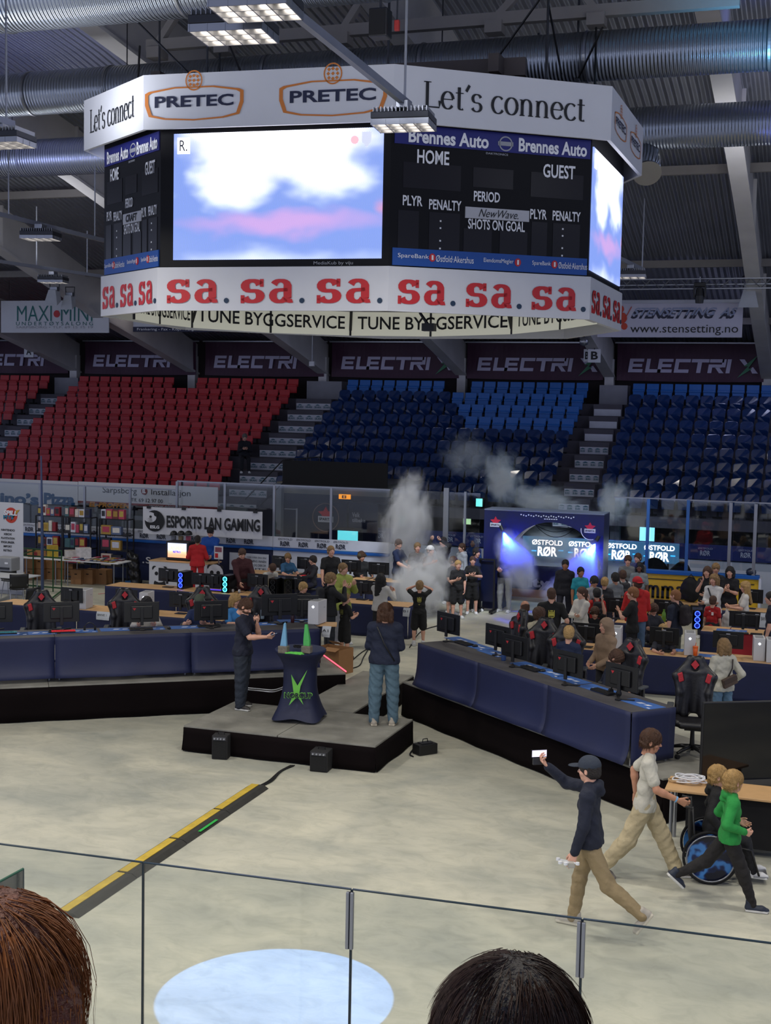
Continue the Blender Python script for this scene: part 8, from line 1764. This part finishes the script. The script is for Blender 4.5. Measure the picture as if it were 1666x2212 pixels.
i = Pn(1378, 1246, 1.88, 200, 'big person in red hoodie and red cap, back to us', hair=('short', 'brown'), hat=('back', '#b01c26'), top=('#b8201f', 'hoodie'), bot=('#5a7390', 'jeans'), build_=1.2, arms=((.15, .25, 1.1), (-.15, .25, 1.1)))
Pn(1369, 1268, 1.80, 250, 'ginger bearded person in black tee clapping', hair=('short', 'ginger'), top=('#121212', 'tee'), bot=('#17171a', 'long'), build_=1.12, arms=((.03, .24, 1.24), (-.05, .25, 1.26)), hands=('flat', 'flat'), poles=((.9, -.2, -.6), (-.9, -.2, -.6)), emblem=(1, '#8a8a40', .1, [(.08, .03, .05, .06)]))
i = Pn(1461, 1273, 1.80, 230, 'person in navy tee with big dark backpack, back to us', hair=('buzz', 'ginger'), top=('#1a2030', 'tee'), bot=('#4a4c42', 'long'), build_=1.08); backpack(i, '#231c1e', 'big dark backpack on the person in navy tee')
i = Ps(1286, 1313, 1.50, 350, 'boy lifting his headphones with both hands at a monitor', hair=('fringe', 'brown'), top=('#15161a', 'tee'), arms=((.17, .12, 1.62), (-.17, .12, 1.62)), head=(0, -.35), poles=((.9, .2, -.6), (-.9, .2, -.6))); headset(i)
Ps(1412, 1306, 1.5, 20, 'child with brown hair bent low behind the green bottle', hair=('messy', 'brown'), top=('#2a2c34', 'tee'), head=(0, -.6))
Ps(1433, 1352, 1.45, 0, 'blond child hidden behind the monitor near the orange cup', hair=('messy', 'blond'), top=('#3a3c44', 'tee'), head=(0, -.5))
q = gz(1303, 1338, 1.78); Hd = person((q[0]+.05, q[1]+.1, .002), 1.78, 300, 'person in beige hoodie with the hood up behind the diagonal desk', hair=None, hat=('hood', '#8c7560'), top=('#8c7560', 'hoodie'), bot=('#2a2a30', 'jogger'), head=(.2, -.05), arms=((.1, .25, 1.02), (-.1, .25, 1.0)))
q, _s = sit_desk(1300, 1414, 1.5, ''); i = person(q, 1.55, 60, 'seated boy in navy jacket leaning on the diagonal desk', hair=('messy', 'brown'), top=('#141c30', 'jacket'), bot=('#1a1c24', 'long'), sit=.40, legs=SITL, lean=.45, arms=((.25, .45, .80), (-.1, .5, .84)), head=(.2, -.3)); stool(q, 'stool of the seated boy in navy jacket', .38)
i = Pn(1544, 1240, 1.72, 320, 'woman with glasses, white shirt and crossbody strap, arms folded', hair=('bob', 'dblond'), top=('#c9c8c6', 'shirt'), bot=('#56697a', 'jeans'), arms=((-.08, .22, 1.12), (.08, .24, 1.10)), poles=((.9, -.1, -.5), (-.9, -.1, -.5)), head=(.1, .0))
MB().tube([i['shd'][0]*.6+i['neck']*.4+i['fy']*.10, i['chest']+i['fy']*.155, i['pel']+i['fy']*.14-i['rx']*.14+np.array([0, 0, .1])], .016, 6).build('crossbody_strap', BLACK, i['root'], smooth=True)
Pn(1541, 1290, 1.32, 150, 'boy in red football jersey with white number', hair=('short', 'brown'), top=('#a81c20', 'tee'), bot=('#1a1a1e', 'shorts'), emblem=(-1, '#e0d8d8', .1, [(.03, .0, .06, .09), (-.05, .07, .05, .02)]))
Pn(1529, 1224, 1.70, 330, 'person in black top with chin on hand before the yellow board', hair=('bob', 'brown'), top=('#141418', 'tee'), arms=((.06, .24, 1.38), (-.06, .25, 1.1)))
Pn(1547, 1217, 1.74, 350, 'person with brown fringe standing at the back of the trio by the board', hair=('fringe', 'dblond'), top=('#1c1c22', 'tee'))
Pn(1578, 1224, 1.72, 335, 'person with dark wavy hair and black shirt, hands together', hair=('bob', 'black'), top=('#131318', 'tee'), arms=((.03, .28, 1.25), (-.05, .28, 1.2)), hands=('hold', 'hold'))
i = Pn(1612, 1256, 1.66, 260, 'girl with long blond hair and white t-shirt holding a carrier bag', hair=('long', 'blond'), top=('#d0ccc4', 'tee'), bot=('#2a2c34', 'slim'), arms=((.12, .34, 1.15), (-.12, .34, 1.15)), hands=('grip', 'grip'), head=(0, -.2))
p_ = held(i, 1, .06, -.03); v = Vol((-.2, -.12, -.5), (.2, .12, .05), .014); v.cap((0, 0, -.38), (0, 0, -.18), .11, .09, .05, sq=((0, 1, 0), .55)).cap((0, 0, -.2), (0, 0, -.02), .08, .02, .04, sq=((0, 1, 0), .5)); v.wrinkle(.01, 30, 2); V, Fc = v.mesh(); t = root('carrier_bag', p_, 'white plastic carrier bag held by the girl with long blond hair', 'bag'); vmesh('bag_body', [(V, Fc, 0)], [mat('bag_white', '#c4c2bc', .4)], t); MB().tube([(-.03, 0, -.04), (-.02, 0, .02), (.02, 0, .02), (.03, 0, -.04)], .006, 5).build('handle', WHITE, t)
Pn(1668, 1278, 1.80, 250, 'person in navy top cut by the right edge', hair=('short', 'dark'), top=('#141a2c', 'tee'))
i = Pn(1565, 1380, 1.70, 200, 'blond woman in white jacket and jeans, back to us, holding a camera', hair=('bob', 'dblond'), top=('#b9b6a8', 'jacket'), bot=('#587690', 'jeans'), lod=0, z=0, arms=((.22, .05, 1.0), (-.26, .22, 1.02)), hands=('relax', 'grip'))
MB().tube([i['shd'][0]*.7+i['neck']*.3-i['fy']*.10, i['chest']-i['fy']*.16+i['rx']*.07, i['pel']-i['fy']*.15-i['rx']*.02+np.array([0, 0, .16])], .014, 6).build('bag_strap', mat('strap_brown', '#2a2422', .6), i['root'], smooth=True)
c0 = Vector(i['root'].location)+Matrix.Rotation(i['root'].rotation_euler[2], 3, 'Z') @ Vector((i['pel']-i['fy']*.19+np.array([0, 0, .13])).tolist()); t = root('shoulder_bag', c0, 'small brown checked bag on the back of the blond woman', 'bag', rz=i['root'].rotation_euler[2]); MB().box((0, 0, 0), (.26, .06, .15), R=Matrix.Rotation(-.35, 3, 'Y')).build('bag_body', mat('bag_brown', '#4a3a30', .6, var=.3, vscale=40), t, bevel=.01); MB().box((0, -.032, .03), (.25, .01, .07), R=Matrix.Rotation(-.35, 3, 'Y')).build('flap', mat('bag_brown2', '#3a2c24', .6), t, bevel=.004)
p_ = held(i, 1, .08, -.05); t = root('video_camera', p_, 'black camera rig with lit screen held by the blond woman', 'camera', rz=i['root'].rotation_euler[2]+.5); MB().box((0, 0, -.05), (.16, .14, .12)).build('camera_body', BLACK, t, bevel=.012); MB().tube([(0, .05, -.05), (0, .2, -.05)], .04, 14).build('lens', BLACK2, t); MB().box((-.13, -.06, -.05), (.09, .015, .07)).build('flip_screen', BLACK, t)
MB().box((-.13, -.07, -.05), (.075, .004, .055)).build('lit_screen', mat('cam_lit', (.5, .65, 1), emis=1.5), t); MB().tube([(0, -.06, .02), (0, -.03, .08), (0, .08, .08), (0, .1, .02)], .012, 6).build('top_handle', BLACK, t, smooth=True)
# someone in the stands
p0_ = gy(537, 1003, 43.4); i = person((p0_[0], 43.05, ZR[6]+.004), 1.75, 10, 'person in dark jacket sitting at the end of a red row', hair=('short', 'grey'), top=('#12141e', 'jacket'), bot=('#15161c', 'long'), legs=((1.4, 1.3), (1.4, 1.3)), sit=.40, arms=((.08, .3, .75), (-.08, .3, .75)), head=(0, -.3))
# --- two spectators close to the camera
def strands(inf, style, n, L, colr, seed, rad=.0007, flow=(0, -.2, -1), lo_z=-.2):
    r = np.random.default_rng(seed); V, Fc = hair_geo(style, 0); hs = inf['hs']; R = inf['R']; hc = inf['hc']; c = np.array([0, -.015, .03]); Vs = V[(V[:, 2] > lo_z)]; S_ = Vs[r.integers(0, len(Vs), n)]; steps = 9; V2 = []; F2 = []
    wh = np.array([.01, -.06, .14]); fl = np.array(flow, float)
    for s in S_:
        nn = nrm(s-c) if s[2] > -.02 else nrm([s[0], s[1]+.03, 0]); p = s+nn*r.uniform(-.001, .003); d = nrm((s-wh)*[1, 1, .4]+fl*.08+r.normal(0, .012, 3)); pts = [p]; l = L*r.uniform(.5, 1.15)/steps
        for k in range(steps):
            o = p-c; no = nrm(o) if p[2] > -.02 else nrm([o[0], o[1]+.02, 0]); d = nrm(d*.8+fl*.24+r.normal(0, .05, 3)); d = nrm(d-no*d.dot(no)*(.93 if k < steps-2 else .5)); p = p+d*l; pts.append(p)
        P = (np.array(pts)*hs) @ R.T+hc; b = len(V2)
        e1 = nrm(np.cross(P[1]-P[0], [.3, .5, .8])); e2 = nrm(np.cross(P[1]-P[0], e1))
        for k, q in enumerate(P):
            w = rad*(1-.75*k/steps)
            for a in (0, 2.09, 4.19): V2.append(q+(e1*math.cos(a)+e2*math.sin(a))*w)
        for k in range(steps):
            for a in range(3): F2.append((b+k*3+a, b+k*3+(a+1) % 3, b+k*3+3+(a+1) % 3, b+k*3+3+a))
    me = bpy.data.meshes.new('hair_strands'); me.from_pydata([tuple(v) for v in V2], [], F2); me.materials.append(colr); me.update(); o = bpy.data.objects.new('hair_strands', me); COL.objects.link(o); o.parent = inf['root']; o['kind'] = 'stuff'
def strand_mat(key, c, rough=.55):
    m = mat(key, c, rough, var=.35, vscale=22); m.node_tree.nodes['Principled BSDF'].inputs['Specular IOR Level'].default_value = .25; return m
def spectator(px, py, dist, h, deg, label, **k):
    q = gd(px, py, dist); sit = .45; zf = q[2]-sit-.905*h/1.75-.035; i = person((q[0], q[1], zf), h, deg, label, sit=sit, legs=SITL, lod=0, **k)
    hcw = Vector(i['root'].location)+Matrix.Rotation(i['root'].rotation_euler[2], 3, 'Z') @ Vector((i['hc']+np.array([0, 0, .152*i['hs']])).tolist()); d = Vector(q.tolist())-hcw; i['root'].location += d
    t = root('grandstand_seat', i['root'].location, 'seat under the '+label, 'seat'); MB().box((0, 0, sit-.05), (.45, .42, .05)).box((0, 0, .2), (.1, .1, .42)).build('seat_pan', BLUM, t, bevel=.01); return i
for inf_, st_, c_, L_ in ((B_, 'fringe', '#4a3020', .05), (C, 'fringe', '#b08d58', .05), (D_, 'fringe', '#b08d58', .055), (G, 'short', '#4a3020', .03), (Hh, 'bob', '#4a3020', .12)): strands(inf_, st_, 1100, L_, strand_mat('strand_'+c_, c_), 9, .0014, flow=(0, .1, -.8), lo_z=-.1)
i = spectator(-22, 1903, 1.56, 1.68, 172, 'long-haired spectator at the bottom left corner, seen from behind', hair=('long', 'auburn'), top=('#1c1a1c', 'sweater'), head=(-.15, 0))
strands(i, 'long', 5200, .36, strand_mat('strand_auburn', '#85502a'), 3, .0009, lo_z=-.30)
i = spectator(1112, 2042, 1.62, 1.76, 178, 'dark-haired spectator at the bottom edge, only the crown showing', hair=('short', 'dark'), top=('#202024', 'tee'), head=(.3, -.08))
strands(i, 'short', 5200, .075, strand_mat('strand_dark', '#2c1a12'), 5, .0007, flow=(0, -.3, -.7), lo_z=-.06)
MB().box((-1.1, .9, 1.35), (9, 2.6, 2.6)).build('floor_tier', CONC, kind='structure') if False else None
# --- near glass
GN = glass_mat('near_glass', (.93, .945, .945), .012); GE = mat('glass_edge', '#20303a', .2, var=0)
xs_ = [gz(309-450*1.02, 1800, 2.75)[0], gz(309, 1862, 2.75)[0], gz(760, 1920, 2.75)[0], gz(1258, 1985, 2.75)[0], .18, 1.4]
yl = lambda x: 6.34+.041*(x+3.54)
for k in range(5):
    a, b = xs_[k], xs_[k+1]; p0_, p1_ = (a+.004, yl(a)), (b-.004, yl(b)); t = root('rink_glass', (a, yl(a), 1.1), 'near rink glass pane, %s' % ['the one behind the long hair', 'over the left half of the light spot', 'over the right half of the light spot', 'behind the dark-haired crown', 'at the right edge'][k], 'glass', 'near glass panes')
    MB().slab([(p0_[0], p0_[1]), (p1_[0], p1_[1]), (p1_[0], p1_[1]+.012), (p0_[0], p0_[1]+.012)], 1.1, 2.745).build('glass_pane', GN, t, world=True)
    MB().bar((p0_[0], p0_[1]+.006, 2.747), (p1_[0], p1_[1]+.006, 2.747), .016, .006).build('top_edge', GE, t, world=True)
    MB().bar((a, yl(a)+.006, 1.1), (a, yl(a)+.006, 2.745), .006, .014).build('side_edge', GE, t, world=True)
for px, y0, y1, lb in ((760, 1924, 2049, 'grey clamp strip holding two glass panes above the light spot'), (1258, 1989, 2110, 'grey clamp strip holding two glass panes right of the dark crown')):
    q = gz(px, y0, 2.735); x = q[0]; z1 = 2.735; z0 = zlev(px, y1, (x, yl(x))); t = root('glass_clamp', (x, yl(x), z0), lb, 'clamp'); MB().box((x-.012, yl(x)-.008, (z0+z1)/2), (.018, .02, z1-z0)).box((x+.012, yl(x)-.008, (z0+z1)/2), (.018, .02, z1-z0)).build('side_rail', METAL, t, world=True, bevel=.003); MB().box((x, yl(x)-.004, (z0+z1)/2), (.012, .012, z1-z0)).build('core', DMETAL, t, world=True)
a = gd(50, 1877, 5.4); b = gd(-30, 1920, 5.2); z = a[2]; t = root('rink_glass', (a[0], a[1], 1.1), 'small corner of an end glass pane above the long hair', 'glass'); MB().add([(a[0], a[1], 1.1), (b[0], b[1], 1.1), (b[0], b[1], b[2]), a, (a[0]+.01, a[1]-.012, 1.1), (b[0]+.01, b[1]-.012, 1.1), (b[0]+.01, b[1]-.012, b[2]), (a[0]+.01, a[1]-.012, a[2])], [(0, 1, 2, 3), (4, 5, 6, 7)]).build('glass_pane', GN, t, world=True)
MB().tube([a, b], .006, 6).build('top_edge', mat('edge_green', '#37584a', .2), t, world=True); MB().tube([(a[0], a[1], 1.1), a], .005, 6).build('side_edge', GE, t, world=True)
x0, x1 = xs_[0], xs_[-1]; MB().bar((x0-3, yl(x0-3), .55), (x1+3, yl(x1+3), .55), .12, 1.1).build('trim_60', BOARDW, kind='structure')
# --- smoke
def smoke_mat(key, dens, scale, thr, col=(.97, .98, 1), seed=0.0, detail=3, sharp=.22):
    m = bpy.data.materials.new(key); m.use_nodes = True; nt = m.node_tree; nt.nodes.clear(); N = nt.nodes.new; L = nt.links.new
    o = N('ShaderNodeOutputMaterial'); v = N('ShaderNodeVolumeScatter'); v.inputs['Color'].default_value = tuple(col)+(1,); v.inputs['Anisotropy'].default_value = .1
    tc = N('ShaderNodeTexCoord'); mp = N('ShaderNodeMapping'); mp.inputs['Location'].default_value = (seed, seed*1.7, seed*.3); n = N('ShaderNodeTexNoise'); n.inputs['Scale'].default_value = scale; n.inputs['Detail'].default_value = detail; n.inputs['Roughness'].default_value = .6; n.inputs['Distortion'].default_value = .5
    L(tc.outputs['Object'], mp.inputs[0]); L(mp.outputs[0], n.inputs['Vector'])
    ln = N('ShaderNodeVectorMath'); ln.operation = 'LENGTH'; L(tc.outputs['Object'], ln.inputs[0])
    fo = N('ShaderNodeMapRange'); fo.inputs[1].default_value = 1.0; fo.inputs[2].default_value = .25; fo.inputs[3].default_value = 0; fo.inputs[4].default_value = 1; L(ln.outputs['Value'], fo.inputs[0])
    ad = N('ShaderNodeMath'); ad.operation = 'MULTIPLY_ADD'; ad.inputs[1].default_value = .34; L(fo.outputs[0], ad.inputs[0]); L(n.outputs['Fac'], ad.inputs[2])
    mr = N('ShaderNodeMapRange'); mr.inputs[1].default_value = thr; mr.inputs[2].default_value = thr+sharp; mr.inputs[3].default_value = 0; mr.inputs[4].default_value = dens*2.2; L(ad.outputs[0], mr.inputs[0])
    mu = N('ShaderNodeMath'); mu.operation = 'MULTIPLY'; L(mr.outputs[0], mu.inputs[0]); L(fo.outputs[0], mu.inputs[1]); L(mu.outputs[0], v.inputs['Density']); L(v.outputs[0], o.inputs['Volume'])
    return m
def cloud(name, loc, sc, m, label, rot=(0, 0, 0)):
    n = 14; prof = [(math.sin(math.pi*k/n)+1e-4, -math.cos(math.pi*k/n)) for k in range(n+1)]
    o = MB().lathe(prof, 24).build(name, m, smooth=True); o.location = [float(v) for v in loc]; o.scale = sc; o.rotation_euler = rot; tag(o, label, 'smoke', kind='stuff'); return o
S1 = smoke_mat('smoke_a', 2.6, 2.2, .58, seed=.3); S2_ = smoke_mat('smoke_b', 1.7, 2.4, .62, (.78, .88, .95), 2.1); S3_ = smoke_mat('smoke_c', 3.6, 2.0, .56, seed=5.2)
cloud('smoke_cloud', gy(880, 1130, 33.2), (.85, .8, 1.75), S1, 'tall grey smoke column rising before the balcony', (0, .12, 0))
cloud('smoke_cloud', gy(905, 1272, 31.6), (.85, 1.0, 1.0), S3_, 'dense grey smoke low over the floor between boy and crowd')
cloud('smoke_cloud', gy(945, 1240, 32.2), (.75, .8, 1.0), S1, 'grey smoke veiling the crowd left of the trio')
cloud('smoke_cloud', gy(1085, 1035, 36.2), (.85, .8, 1.15), S2_, 'bluish smoke column above the left of the arch', (0, -.15, 0))
cloud('smoke_cloud', gy(1010, 985, 36.8), (1.2, .8, .9), smoke_mat('smoke_d', .75, 2.6, .64, (.75, .85, .95), 3.3), 'thin smoke drifting over the blue seats')
cloud('smoke_cloud', gy(1170, 1080, 35.9), (1.5, .7, .6), S2_, 'bluish smoke lying over the top of the arch')
cloud('smoke_cloud', gy(1325, 1085, 36.0), (.75, .7, .85), S2_, 'pale smoke column right of the arch', (0, .25, 0))
cloud('smoke_cloud', gy(1190, 1180, 35.9), (1.3, .5, .8), smoke_mat('smoke_e', 1.5, 2.0, .60, (.8, .92, 1), 4.4), 'haze hanging inside the round opening of the arch')
cloud('smoke_cloud', gy(1222, 1285, 33.2), (.72, .6, .6), S3_, 'thick pale smoke around the figures walking out of the arch')
J = smoke_mat('smoke_jet', 4.6, 1.6, .46, (.75, .8, 1.0), 1.0, 2, .3)  # lamp blue partly tinted into the white smoke's own colour
def jet(x0, y0, x1, y1, r, label, y=33.4, y_b=33.0):
    a, b = gy(x0, y0, y), gy(x1, y1, y_b); c = (a+b)/2; d = Vector((b-a).tolist()); L = d.length; o = cloud('smoke_jet', c, (r, r, L*.62), J, label); o.rotation_euler = d.to_track_quat('-Z', 'Y').to_euler(); return a, b
for (x0, y0, x1, y1, r, lb) in ((1090, 1155, 1140, 1272, .56, 'blue-lit smoke jet from the left side of the arch'), (1284, 1178, 1232, 1282, .60, 'blue-lit smoke jet from the right side of the arch')):
    a, b = jet(x0, y0, x1, y1, r, lb); d = nrm(b-a)
    spot_light(a-d*.05, b, 15000, math.radians(62), .8, (.004, .016, 1), .03); o = root('stage_lamp_can', a-d*.12, 'small blue stage lamp on the %s inner edge of the arch' % ('left' if x0 < 1200 else 'right'), 'stage light'); MB().tube([(0, 0, 0), tuple((d*.0+nrm([-d[0], -d[1], -d[2]])*.14).tolist())], [.05, .045], 14).build('lamp_body', BLACK, o)
    MB().tube([(0, 0, 0), (.02, .5, .1)], .012, 5).build('bracket', BLACK, o)
finish_protos()
